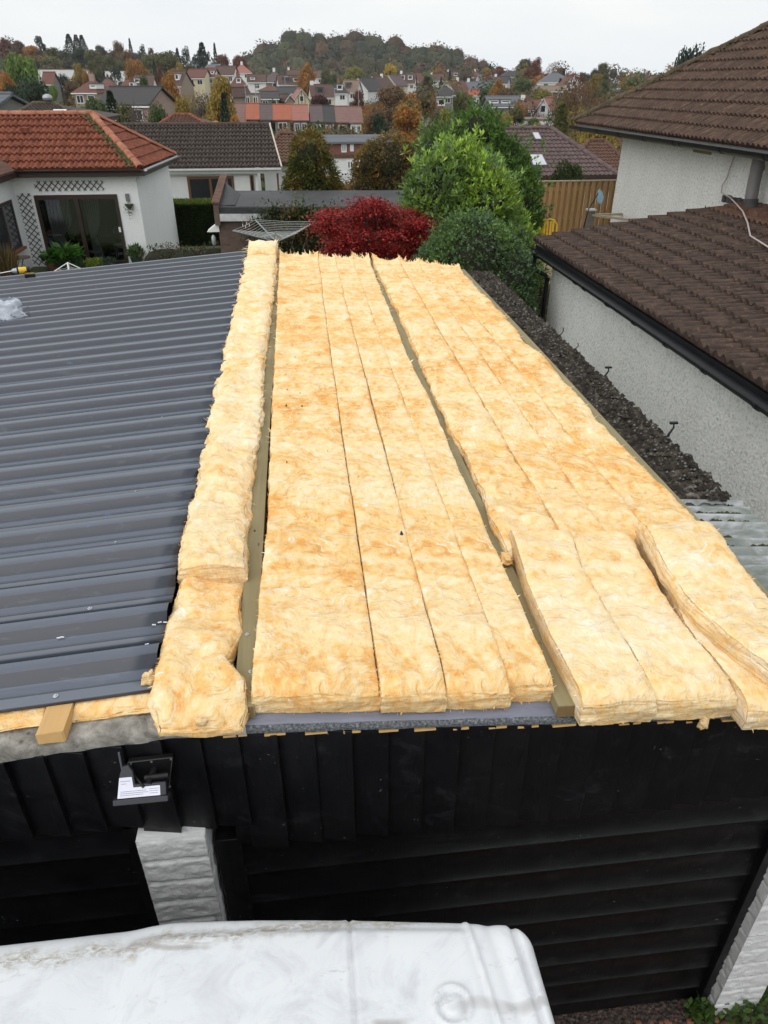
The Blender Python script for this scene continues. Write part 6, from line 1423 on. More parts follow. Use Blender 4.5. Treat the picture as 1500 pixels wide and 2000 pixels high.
# ================================================================= far houses
M['r_wall_red'] = simple('red_brick_far', (.22, .10, .075), .9, .2, 3)
CATW = dict(w='white_wall', c='cream_wall', g='grey_wall', s='stone_wall', p='pink_wall', r='r_wall_red')
def far_house(name, px0, px1, ye, yr_, Y, style, wall, roof, label, d=8.0, rot=0, nwin=2, chim=1, dormer=None, group=None, trim='w', cat='house', gables=True, extra=None):
    """px0..px1: eave ends, ye/yr_: eave and ridge rows at depth Y; style side | gable | hip | flat | jerkin"""
    a, b = atY(px0, ye, Y), atY(px1, ye, Y); cx = (a[0]+b[0])/2; W = b[0]-a[0]; ze = a[2]
    Yr = Y+(d/2 if style != 'gable' else 0); zr = atY((px0+px1)/2, yr_, Yr)[2]; zr = max(zr, ze+(.25 if style == 'flat' else 1.2)); zg = min(ground_z(cx, Y), ze-2.4)-.3
    H = thing(name, label, cat, (cx, Y+d/2, zg), R(rot), group, local=True)
    h, hr = ze-zg, zr-zg; w2, d2 = W/2, d/2; ov = .3; wm = M[CATW[wall]]; rm = M['r_'+roof]; ins = .35 if style != 'flat' else .1
    m = MB(); m.box(-w2+ins, w2-ins, -d2+ins, d2-ins, 0, h)
    if style == 'side': m.prism([(-w2+ins, -d2+ins, h), (-w2+ins, d2-ins, h), (-w2+ins, 0, hr-.15)], (0, 0, 0), (W-2*ins, 0, 0))
    if style in ('gable', 'jerkin'): m.prism([(-w2+ins, -d2+ins, h), (w2-ins, -d2+ins, h), (0, -d2+ins, hr-.15)], (0, 0, 0), (0, d-2*ins, 0))
    m.build('wall', wm, H)
    m = MB(); t = .16
    if style == 'side':
        for s in (-1, 1): m.prism([(-w2, s*d2, h-.12), (-w2, 0, hr), (-w2, 0, hr+t), (-w2, s*d2, h-.12+t)], (0, 0, 0), (W, 0, 0))
    elif style in ('gable',):
        for s in (-1, 1): m.prism([(s*w2, -d2, h-.12), (0, -d2, hr), (0, -d2, hr+t), (s*w2, -d2, h-.12+t)], (0, 0, 0), (0, d, 0))
    elif style == 'flat': m.box(-w2, w2, -d2, d2, h, h+.22)
    else:
        r = max(.4, w2-d2*.95); E = [(-w2, -d2, h-.1), (w2, -d2, h-.1), (w2, d2, h-.1), (-w2, d2, h-.1), (-r, 0, hr), (r, 0, hr)]
        m.add(E, [(0, 1, 5, 4), (1, 2, 5), (2, 3, 4, 5), (3, 0, 4), (3, 2, 1, 0)])
    ro = m.build('roof', rm, H)
    if style != 'flat':
        m = MB(); m.tube([(-w2 if style == 'side' else (0 if style == 'gable' else -r), -d2 if style == 'gable' else 0, hr+(t if style != 'hip' else 0)), (w2 if style == 'side' else (0 if style == 'gable' else r), d2 if style == 'gable' else 0, hr+(t if style != 'hip' else 0))], .14, 6); m.build('ridge', rm, ro)
    tm = M['white_trim']
    if trim == 'w':
        m = MB()
        if style == 'gable':
            for s in (-1, 1): m.bar((s*w2, -d2-.02, h-.1), (0, -d2-.02, hr+.02), .08, .26, up=(0, 1, 0)); 
            m.build('bargeboard', tm, H)
        elif style in ('side', 'hip'):
            m.box(-w2, w2, -d2-.04, -d2+.03, h-.30, h-.12); m.build('fascia', tm, H)
    for i in range(chim):
        x = (-w2+.9 if i == 0 else w2-.9) if style == 'side' else (0 if i == 0 else .8); y = 0 if style != 'gable' else (d2*.2)
        zc = hr-.4; m = MB(); m.box(x-.45, x+.45, y-.3, y+.3, zc-.6, hr+1.0); c = m.build('chimney', M[CATW['p' if wall in 'ps' else ('w' if (int(px0)+i) % 3 else 'r')]], ro)
        m = MB(); m.tube([(x-.2, y, hr+1.0), (x-.2, y, hr+1.35)], .11, 6); m.build('chimney_pot', M['terracotta'], c)
        m = MB(); m.tube([(x+.2, y, hr+1.0), (x+.2, y, hr+1.35)], .11, 6); m.build('chimney_pot', M['terracotta'], c)
    yw = -d2+ins
    for i in range(nwin):
        x = -w2+ins+(W-2*ins)*(i+.5)/nwin; ww = min(1.6, W/nwin*.55); z0 = h-1.75; z1 = h-.45
        if style == 'gable' and h > 4: pass
        m = MB(); m.box(x-ww/2, x+ww/2, yw-.06, yw+.02, z0, z1); f = m.build('window', M['pvc_white'], H)
        m = MB()
        m.box(x-ww/2+.12, x-.05, yw-.075, yw-.05, z0+.14, z1-.12); m.build('pane', M['glass'], f)
        m = MB(); m.box(x+.05, x+ww/2-.12, yw-.075, yw-.05, z0+.14, z1-.12); m.build('pane', M['glass'], f)
    if style == 'gable' and hr-h > 2.2:
        z0 = h+.15; m = MB(); m.box(-.5, .5, yw-.06, yw+.02, z0, z0+1.25); f = m.build('window', M['pvc_white'], H); MB().box(-.38, .38, yw-.075, yw-.05, z0+.12, z0+1.13).build('pane', M['glass'], f)
    if dormer:
        for k, dx in enumerate(dormer):
            x = dx*w2; dw = min(1.15, W*.13); zt = hr-.55; zb = max(h+(hr-h)*.28, zt-1.5); yf = -d2+d2*.28*1.0; m = MB(); m.box(x-dw, x+dw, yf, 0, zb, zt); dm = m.build('dormer', M['white_trim' if (k+int(px0)) % 4 else 'slate_grey'], H)
            MB().box(x-dw-.15, x+dw+.15, yf-.2, .1, zt, zt+.14).build('dormer_roof', M['slate_grey'], dm); MB().box(x-dw+.25, x+dw-.25, yf-.03, yf, zb+.35, zt-.25).build('pane', M['glass'], dm)
    if extra: extra(H, w2, d2, h, hr)
    return H
def bargrid(H, w2, d2, h, hr):     # half timbering on the cream gable
    m = MB()
    for x in (-w2*.35, -.05, w2*.3): m.box(x, x+.12, -d2+.28, -d2+.36, h-1.5, h+(hr-h)*(1-abs(x)/w2)-.3)
    m.build('timbering', M['dark_wood'], H)
FH = [
 # left middle distance
 ('flat_roofed_hall', 70, 166, 136, 132, 330, 'flat', 'w', 'tan', 'left part of the long low white flat roofed building below the left wood', 12, 0, 0, 0, None, 'industrial building'),
 ('flat_roofed_hall', 160, 246, 139, 134, 325, 'flat', 'w', 'tan', 'right part of the long low white building, ending near the orange tree', 12, -4, 0, 0, None, 'industrial building'),
 ('red_shed', 80, 105, 164, 142, 210, 'side', 'g', 'redbrown', 'dark red shed roof with a pale strip behind the big green tree', 7, 0, 0, 0, None, 'shed'),
 ('stone_house', 146, 202, 180, 157, 150, 'hip', 's', 'rust' if 0 else 'redbrown', 'sandstone house with a red roof, white dormer and twin gable windows', 8, -14, 2, 1, (.55,)),
 ('hip_house', 186, 224, 172, 154, 200, 'hip', 'g', 'redbrown', 'first plain brown hipped roof right of the sandstone house', 9, 0, 1, 0, None),
 ('hip_house', 226, 262, 176, 155, 195, 'hip', 'g', 'redbrown', 'second brown hipped roof, beside a white dormer, above the grey roof', 9, 0, 1, 0, (.7,)),
 ('dormer_bungalow', 259, 300, 168, 148, 215, 'side', 'w', 'brown', 'brown roof with a white dormer behind the dark bushy fir', 8, 0, 1, 0, (-.6,)),
 ('grey_roof_house', 198, 316, 205, 172, 105, 'side', 'p', 'dark', 'long dark grey roof with a pink stone gable, left of the orange tree', 9, -16, 2, 0, None),
 ('brown_roof_house', 333, 366, 168, 140, 235, 'side', 's', 'brown', 'brown roofed house with a grey dormer right of the orange tree', 8, -22, 2, 0, (.3,)),
 ('cream_house', 366, 406, 152, 136, 245, 'side', 'c', 'redbrown', 'cream house with a white bay in the row under the tall firs', 8, -12, 2, 0, None),
 ('stone_villa', 398, 424, 150, 134, 250, 'side', 's', 'redbrown', 'brown stone villa next to the cream house in the row', 8, -12, 2, 0, (.6,)),
 ('white_villa', 420, 462, 146, 130, 262, 'side', 'w', 'brown', 'long white villa with a brown roof at the end of the row', 8, -10, 3, 0, None),
 ('hill_house', 374, 402, 126, 114, 380, 'side', 'w', 'slate', 'white house with grey roof up among the tall firs', 8, -25, 2, 1, None),
 ('blue_roof_house', 403, 432, 133, 126, 330, 'side', 'w', 'slate', 'small house with a pale blue grey roof below the red brown trees', 7, -15, 1, 1, None),
 ('pink_roof_house', 452, 492, 142, 126, 330, 'hip', 'w', 'salmon', 'white house with a pink roof below the rightmost red brown tree', 9, 0, 2, 1, None),
 ('chimney_house', 447, 482, 168, 148, 235, 'hip', 'g', 'redbrown', 'brown hipped roof with orange strips left of the flat white canopy', 9, 0, 1, 1, (.1,)),
 ('gabled_cottage', 450, 474, 190, 172, 170, 'gable', 's', 'brown', 'small brown roofed cottage beside the yellow green tree', 9, -25, 1, 0, None),
 ('flat_canopy_house', 473, 507, 184, 181, 175, 'flat', 's', 'slate', 'flat roofed brown house with a white roof edge between two lamp posts', 8, 0, 2, 0, None),
 ('brown_bungalow', 482, 520, 160, 146, 262, 'side', 'w', 'brown', 'brown roof with a white dormer left of the tall dark cypress', 8, 0, 1, 0, (-.4,)),
 ('wide_brown_bungalow', 512, 560, 160, 139, 300, 'hip', 'g', 'mauve', 'wide mauve brown hipped roof below the left edge of the wood', 10, 0, 1, 1, None),
 ('white_dormer_house', 540, 590, 165, 148, 262, 'side', 'w', 'brown', 'brown roofed house with two white dormers left of the orange brown tree', 8, 8, 2, 0, (-.3, .5)),
 ('back_row_house', 560, 592, 148, 137, 350, 'side', 'w', 'brown', 'brown roof in the back row just under the wood, left of the orange brown tree', 8, 0, 2, 1, None),
 ('back_row_house', 612, 650, 152, 139, 345, 'side', 'w', 'mauve', 'brown roof in the back row just right of the orange brown tree', 8, 10, 2, 1, (.2,)),
 ('orange_roof_bungalow', 497, 560, 178, 167, 215, 'hip', 'w', 'redbrown', 'low bungalow with an orange red hipped roof behind the small brown gable', 8, 0, 2, 0, None),
 ('long_white_bungalow', 540, 588, 182, 172, 210, 'side', 'w', 'dark', 'white bungalow with dark gaps beneath a grey brown roof, left of the cream gable', 7, 0, 2, 0, None),
 ('dark_bungalow', 506, 546, 192, 180, 190, 'side', 'g', 'dark', 'low dark bungalow behind the orange and grey terrace roofs', 7, 0, 2, 0, None),
 ('brown_gable_hut', 545, 568, 199, 186, 192, 'gable', 's', 'brown', 'small house with a brown gable just above the orange terrace roof', 8, 18, 0, 0, None),
 ('cream_gable_house', 566, 606, 200, 174, 200, 'gable', 'c', 'salmon', 'cream half timbered gable house under a pink roof', 9, 6, 0, 0, None),
 ('brown_roof_villa', 604, 652, 190, 166, 225, 'side', 'c', 'brown', 'brown roof with white dormer rising behind the dark red tree', 9, 6, 2, 1, (-.2,)),
 ('grey_gable_house', 642, 684, 182, 161, 245, 'hip', 'w', 'dark', 'dark grey roofed white house with black bay windows', 9, -8, 2, 1, (.2,)),
 ('tan_roof_house', 672, 706, 180, 158, 262, 'side', 'w', 'tan', 'white house with a tan roof and white dormer', 8, -20, 2, 0, (-.2,)),
 ('white_semi', 698, 742, 178, 153, 275, 'gable', 'w', 'dark', 'white gabled house with a near black roof, first in the stepping row', 13, -32, 1, 0, None),
 ('white_semi', 728, 764, 172, 150, 292, 'gable', 'w', 'brown', 'second white gabled house in the stepping row, brown roof', 13, -32, 1, 1, None),
 ('cream_semi', 756, 792, 168, 147, 305, 'gable', 'c', 'mauve', 'third, cream gabled house in the stepping row', 12, -30, 1, 0, None),
 ('white_semi', 782, 816, 163, 144, 322, 'side', 'w', 'brown', 'white house with two white dormers at the end of the stepping row', 9, -14, 3, 1, (-.5, .4)),
 ('pale_gable_house', 802, 830, 162, 142, 335, 'gable', 'g', 'redbrown', 'pale grey gable house with a red brown roof left of the dark conifer', 11, -26, 1, 0, None),
 ('back_white_house', 842, 872, 157, 145, 385, 'side', 'w', 'brown', 'small white house with brown roof just right of the dark conifer top', 8, -10, 2, 1, None),
 ('back_white_house', 874, 902, 152, 140, 420, 'side', 'w', 'brown', 'tiny brown roofed house left of the narrow dark cypress', 8, -10, 2, 1, (.3,)),
 ('chalet_house', 818, 874, 215, 187, 185, 'hip', 'w', 'brown', 'brown steep roofed chalet with a white dormer window near the grey lamp post', 8, 0, 1, 0, (.62,)),
 ('grey_hip_house', 850, 900, 188, 168, 235, 'hip', 'g', 'dark', 'dark grey hipped roof behind the brown chalet', 9, 0, 1, 0, None),
 ('white_gable_house', 878, 916, 182, 158, 255, 'gable', 'w', 'redbrown', 'white gable house with a red brown roof right of the grey hipped roof', 14, -34, 1, 1, None),
 ('grey_roof_semi', 914, 944, 176, 160, 265, 'side', 'w', 'slate', 'white house with slate grey roof and small rooflight, left of its twin', 8, -14, 2, 1, None),
 ('grey_roof_semi', 940, 970, 175, 159, 272, 'side', 'w', 'slate', 'right hand twin of the two slate grey roofed white houses', 8, -14, 2, 0, (.4,)),
 ('small_orange_roof', 918, 942, 186, 178, 235, 'side', 'w', 'orange', 'small orange roofed porch building before the slate grey roofs', 5, -12, 0, 0, None),
 ('back_brown_house', 906, 936, 151, 142, 430, 'side', 'w', 'redbrown', 'brown roofed house under the round olive tree', 8, 0, 2, 1, None),
 ('flat_dormer_house', 935, 968, 154, 147, 400, 'side', 'w', 'slate', 'house with a long white window band below the yellow tree', 8, 0, 3, 0, (0,)),
 ('orange_cap_house', 920, 940, 148, 139, 460, 'gable', 'w', 'orange', 'far house with a bright orange roof', 9, -20, 1, 1, None),
 ('grey_villa', 980, 1030, 150, 138, 420, 'hip', 'g', 'dark', 'dark grey hipped villa left of the tall rust brown tree', 10, 0, 3, 1, None),
 ('grey_back_house', 968, 1000, 163, 150, 330, 'side', 'w', 'dark', 'dark roofed house with a white chimney right of the slate twins', 8, -25, 2, 1, None),
 ('school_building', 1058, 1128, 160, 142, 290, 'hip', 'w', 'slate', 'large slate roofed building with a white eaves band', 12, -6, 3, 0, None, 'school'),
 ('brown_white_gable', 1100, 1142, 168, 147, 262, 'gable', 'w', 'redbrown', 'steep brown gable with white bargeboards right of the slate roofed building', 9, 0, 1, 1, None),
 ('low_brown_building', 1044, 1110, 178, 170, 240, 'side', 'r', 'tan', 'low brown building below the large slate roof', 8, -4, 3, 0, None),
 ('long_grey_dormers', 954, 1022, 208, 189, 180, 'side', 'g', 'slate', 'long blue grey roof with two white windowed dormers', 8, 0, 0, 0, (-.62, .05)),
 ('garage_block', 1022, 1066, 214, 196, 170, 'side', 'w', 'redbrown', 'pale garage with a brown roof and white chimney behind the bare shrubs', 8, -8, 1, 1, None),
 ('pink_gable_house', 1064, 1100, 222, 193, 150, 'gable', 'w', 'salmon', 'white house with a pink orange steep roof among the birches', 9, -28, 1, 0, None),
 ('white_flat_building', 1020, 1106, 236, 231, 118, 'flat', 'w', 'tan', 'low white flat roofed building behind the mauve brown roof', 8, -3, 0, 0, None, 'outbuilding'),
 ('skyline_house', 1205, 1240, 158, 150, 520, 'side', 'w', 'redbrown', 'long low skyline house left of the tall chimneys', 8, 0, 3, 1, None),
 ('skyline_house', 1236, 1272, 155, 144, 500, 'side', 'r', 'redbrown', 'red brown skyline house with two tall chimneys', 10, 0, 3, 2, None),
 ('skyline_house', 1268, 1306, 156, 147, 510, 'side', 'r', 'redbrown', 'rightmost red skyline house above the big tiled roof', 10, 0, 3, 1, None),
 ('left_edge_house', -90, 24, 226, 196, 62, 'side', 'g', 'slate', 'grey slatted roof with white edges at the left edge', 6, -30, 0, 0, None),
]
for row in FH:
    (nm, p0, p1, ye, yr_, Y, st, wl, rf, lab, d, rot, nw, ch, dor) = row[:15]; cat = row[15] if len(row) > 15 else 'house'
    far_house(nm, p0, p1, ye, yr_, Y, st, wl, rf, lab, d, rot, nw, ch, dor, cat=cat, extra=bargrid if nm == 'cream_gable_house' else None)
TR = [(456, 482, 'pinkbrown', 'pinkish brown roofed terrace house at the left end of the row', 240), (480, 507, 'orange', 'terrace house with an orange roof over a grey lean-to', 233), (506, 533, 'mauve', 'terrace house with a grey brown roof and white vent', 234), (533, 570, 'orange', 'terrace house with the brightest orange roof', 234), (569, 604, 'salmon', 'terrace house with a clean salmon roof', 235), (606, 632, 'mauve', 'terrace house with a dark grey roof right of the salmon one', 238), (631, 656, 'dark', 'terrace house with a dark roof and small pink door', 239), (655, 682, 'pinkbrown', 'terrace house with a red brown roof', 239), (681, 710, 'pinkbrown', 'pink brown end terrace house with pale grey wall', 240)]
for i, (p0, p1, rf, lab, ye) in enumerate(TR):
    far_house('terrace_house', p0, p1, ye, 203+i*.9, 150, 'side', 'g' if i != 8 else 'w', rf, lab, 8.5, 0, 1 if i % 2 else 2, 0, None, group='row of terrace houses', trim='n')

# ================================================================= street: road, cars, lamp posts
def hit(px, py):
    r = np.array(ray(px, py)); r = r/np.linalg.norm(r); t = 30.0
    while t < 1500:
        p = r*t; z = CAMZ+p[2]
        if z < ground_z(p[0], p[1])+.05: return (p[0], p[1], ground_z(p[0], p[1]))
        t += 1.5
    return (r[0]*400, r[1]*400, 0)
def road():
    c = [(1193, 215), (1196, 207), (1199, 199), (1201, 192), (1202, 186), (1202, 180), (1201, 175), (1199, 171)]; pts = []
    for (px, py) in c: pts.append(np.array(hit(px, py)))
    P = np.zeros((len(pts), 7, 3)); C = []
    for i, p in enumerate(pts):
        q = pts[min(i+1, len(pts)-1)]-pts[max(i-1, 0)]; s = np.array([q[1], -q[0]]); s /= np.linalg.norm(s)
        for j, o in enumerate(np.linspace(-3.4, 3.4, 7)): x, y = p[0]+s[0]*o, p[1]+s[1]*o; P[i, j] = (x, y, p[2]+.12)
    tag(gridobj('road', [P[:, ::-1]], M['tarmac']), kind='structure')
    for s in (-1, 1):
        K = P[:, [0, 0, 0]] if s < 0 else P[:, [6, 6, 6]]; K = K.copy(); K[:, 1, 0] += s*.2; K[:, 1, 2] += .12; K[:, 2, 0] += s*2.0; K[:, 2, 2] += .12
        o = gridobj('pavement', [K if s > 0 else K[:, ::-1]], M['concrete']); tag(o, kind='structure')
road()
def car(px, py, col, label, rot):
    p = hit(px, py); t = thing('parked_car', label, 'car', (p[0], p[1], p[2]+.12), R(rot), 'cars parked up the distant street', local=True); bm_ = simple('car_paint_%d' % px, col, .3)
    m = MB(); prof = [(-2.1, .35), (-2.1, .85), (-1.35, 1.0), (2.0, .95), (2.1, .4)]; m.prism([(-.85, x, z) for x, z in prof], (0, 0, 0), (1.7, 0, 0)); m.build('body', bm_, t, bevel=.08)
    m = MB(); m.prism([(-.72, x, z) for x, z in [(-1.3, .98), (-.7, 1.45), (1.0, 1.45), (1.75, .95)]], (0, 0, 0), (1.44, 0, 0)); m.build('cabin', M['glass'], t, bevel=.06)
    m = MB(); m.box(-.66, .66, -.65, .95, 1.44, 1.49); m.build('car_roof', bm_, t)
    for (x, y) in ((-.8, -1.3), (.8, -1.3), (-.8, 1.3), (.8, 1.3)): m = MB(); m.tube([(x-.1, y, .33), (x+.1, y, .33)], .33, 12); m.build('wheel', M['black_flat'], t, smooth=True)
car(1204, 171, (.75, .75, .76), 'farthest white car parked up the distant street', -12); car(1207, 177, (.72, .73, .75), 'silver white car, middle of the parked row', -12); car(1208, 183, (.03, .06, .20), 'dark blue car between two pale cars', -12); car(1214, 186, (.78, .78, .78), 'nearest white car, half hidden by the mossy hip', -12)
def lamp(px, yt, yb, Y, label):
    a = atY(px, yt, Y); zb = ground_z(a[0], Y); t = thing('street_lamp', label, 'street lamp', (a[0], Y, zb), group='grey street lamps'); s = Y/170
    m = MB(); m.tube([(a[0], Y, zb), (a[0], Y, zb+1.5), (a[0], Y, a[2])], [.11*s, .08*s, .055*s], 8); m.build('pole', M['lamp_grey'], t, smooth=True); m = MB(); m.hexa([(a[0]-.1, Y-.15, a[2]-.02), (a[0]+.75*s, Y-.15, a[2]+.02), (a[0]+.75*s, Y+.15, a[2]+.02), (a[0]-.1, Y+.15, a[2]-.02), (a[0]-.1, Y-.12, a[2]+.1), (a[0]+.6*s, Y-.12, a[2]+.16), (a[0]+.6*s, Y+.12, a[2]+.16), (a[0]-.1, Y+.12, a[2]+.1)]); m.build('lamp_head', M['lamp_grey'], t)
for (px, yt, Y, lab) in ((478, 167, 165, 'street lamp left of the flat roofed brown house'), (498, 168, 168, 'street lamp right of the flat roofed brown house'), (653, 174, 160, 'street lamp in front of the black windowed white house'), (700, 175, 160, 'street lamp left of the autumn tree by the stepping houses'), (884, 188, 120, 'tall street lamp between brown chalet and laurel'), (1058, 195, 130, 'street lamp by the white flat roofed building'), (556, 150, 250, 'thin lamp post among the brown roofs')):
    lamp(px, yt, 0, Y, lab)

# ================================================================= trees
def tree_proto(kind, seed, n, L):
    rs = np.random.default_rng(seed); P = []; V = []; NR = None
    if kind == 'cone':
        z = rs.random(n)**.8; lev = np.floor(z*14)/14; zz = .06+.94*(lev*.3+z*.7); r = .5*(1-zz)**.85*(1.0-.22*((z*14) % 1))+.02; a = rs.random(n)*6.283; rr = r*1.15*np.sqrt(rs.uniform(.3, 1, n)); arm = 1+.20*np.sin(a*7+lev*40); P = np.stack([rr*np.cos(a)*arm, rr*np.sin(a)*arm, zz-.06*rr], -1); D = np.stack([np.cos(a), np.sin(a), -.25+.3*zz], -1)+rs.normal(0, .4, (n, 3))
    else:
        nl = dict(round=20, tall=22, bare=20, spread=22, pine=16)[kind]; cs = []
        for i in range(nl):
            a = rs.random()*6.28; u = rs.random()
            if kind == 'tall': z = .15+.78*u; r = .33*math.sin(math.pi*(.12+.82*u))**.7*rs.random()**.5; q = rs.uniform(.11, .19)
            elif kind == 'spread': z = .42+.42*rs.random(); r = .40*rs.random()**.5; q = rs.uniform(.10, .17)
            elif kind == 'pine': z = .35+.6*u; r = .36*rs.random()**.5*(1.15-u*.8); q = rs.uniform(.09, .15)
            else: z = .20+.62*u; r = .36*math.sin(math.pi*(.18+.75*u))**.6*rs.random()**.5; q = rs.uniform(.13, .20)
            cs.append((r*math.cos(a), r*math.sin(a), z, q))
        k = rs.integers(0, nl, n); C = np.array(cs)[k]; d = rs.normal(size=(n, 3)); d /= np.linalg.norm(d, axis=1)[:, None]; sh = rs.uniform(.45 if kind == 'bare' else .68, 1.05, n)[:, None]; zs = np.array([1, 1, .8 if kind != 'spread' else .42])
        NR = d+np.array([0, 0, .15]); P = C[:, :3]+d*C[:, 3:4]*sh*zs; D = d+rs.normal(0, .55, (n, 3))+np.array([0, 0, -.1])
    c = .72+.55*rs.random(n)+.28*pn(P[:, 0]*7+seed, P[:, 1]*7, P[:, 2]*7); c = np.clip(c, .25, 1.7)[:, None]*np.array([1, 1, 1])*(1+rs.normal(0, .09, (n, 3)))
    CR = None
    if kind in ('round', 'tall', 'spread'): CR = [(q[0], q[1], q[2], q[3]*.55, q[3]*.55, q[3]*(.46 if kind != 'spread' else .36)) for q in cs]
    crown = leaf_mesh(kind+'_crown', P, D, L*rs.uniform(.6, 1.25, n), .42, c, cores=CR, nrm=NR if kind != 'bare' else None)
    m = MB(); rr = random.Random(seed); m.tube([(0, 0, -.05), (.01, 0, .2), (0, .01, .55), (.01, 0, .9 if kind in ('cone', 'tall', 'pine') else .7)], [.028, .022, .014, .005], 6)
    if kind != 'cone':
        for i in range(14 if kind == 'bare' else 8): cc = cs[i % len(cs)]; z0 = rr.uniform(.18, .5); m.tube([(0, 0, z0), (cc[0]*.5, cc[1]*.5, (z0+cc[2])/2), (cc[0], cc[1], cc[2]+.05)], [.012, .008, .003], 4)
        if kind == 'bare':
            for i in range(60): cc = cs[rr.randrange(len(cs))]; m.tube([(cc[0], cc[1], cc[2]), (cc[0]*1.25+rr.uniform(-.1, .1), cc[1]*1.25+rr.uniform(-.1, .1), cc[2]+rr.uniform(.03, .2))], [.004, .0012], 3)
    tr = m.build('trunk_proto', M['bark']); tm = tr.data; bpy.data.objects.remove(tr); return crown, tm
PR = {}
for k, variants, n, L in (('round', 4, 6000, .042), ('tall', 2, 5200, .038), ('cone', 2, 3200, .05), ('bare', 3, 3600, .026), ('spread', 2, 2000, .045), ('pine', 2, 1500, .05)):
    PR[k] = [tree_proto(k, 10*i+len(k), n, L) for i in range(variants)]
LC = dict(g=(.075, .11, .03), dg=(.03, .055, .024), fir=(.024, .042, .028), ol=(.12, .12, .038), br=(.16, .095, .042), rb=(.17, .055, .026), or_=(.36, .165, .028), ye=(.46, .31, .03), yg=(.23, .22, .04), lg=(.15, .24, .045), pu=(.13, .095, .085), go=(.30, .21, .038), dr=(.06, .016, .016), bl=(.035, .055, .040), gr=(.085, .08, .06))
tcount = [0]
def tree(px, yt, wpx, Y, kind, col, name, label, yb=None, group=None, cat='tree'):
    a = atY(px, yt, Y); x = a[0]; W = 1.28*abs(atY(px+wpx/2, yt, Y)[0]-atY(px-wpx/2, yt, Y)[0]); zb = ground_z(x, Y)-.1
    if yb is not None: zb = max(zb, atY(px, yb, Y)[2])
    Hh = max(a[2]-zb, W*.5); tcount[0] += 1; i = tcount[0]; cr, tk = PR[kind][i % len(PR[kind])]
    t = thing(name, label, cat, (x, Y, a[2]-Hh), random.Random(i).uniform(0, 6.28), group, local=True); c = LC[col]; rr = random.Random(i*3+1)
    for (nm, me) in (('crown', cr), ('trunk', tk)):
        o = link(nm, me, t); wf = {'cone': 1.0, 'tall': 1.15, 'round': 1.05, 'bare': 1.05, 'spread': 1.05, 'pine': 1.05}[kind]; o.scale = (W*wf, W*wf, Hh*(1.0 if kind == 'cone' else 1.03)); f = rr.uniform(.9, 1.12); o.color = (min(1, c[0]*f), min(1, c[1]*f), c[2]*f, 1)
    return t
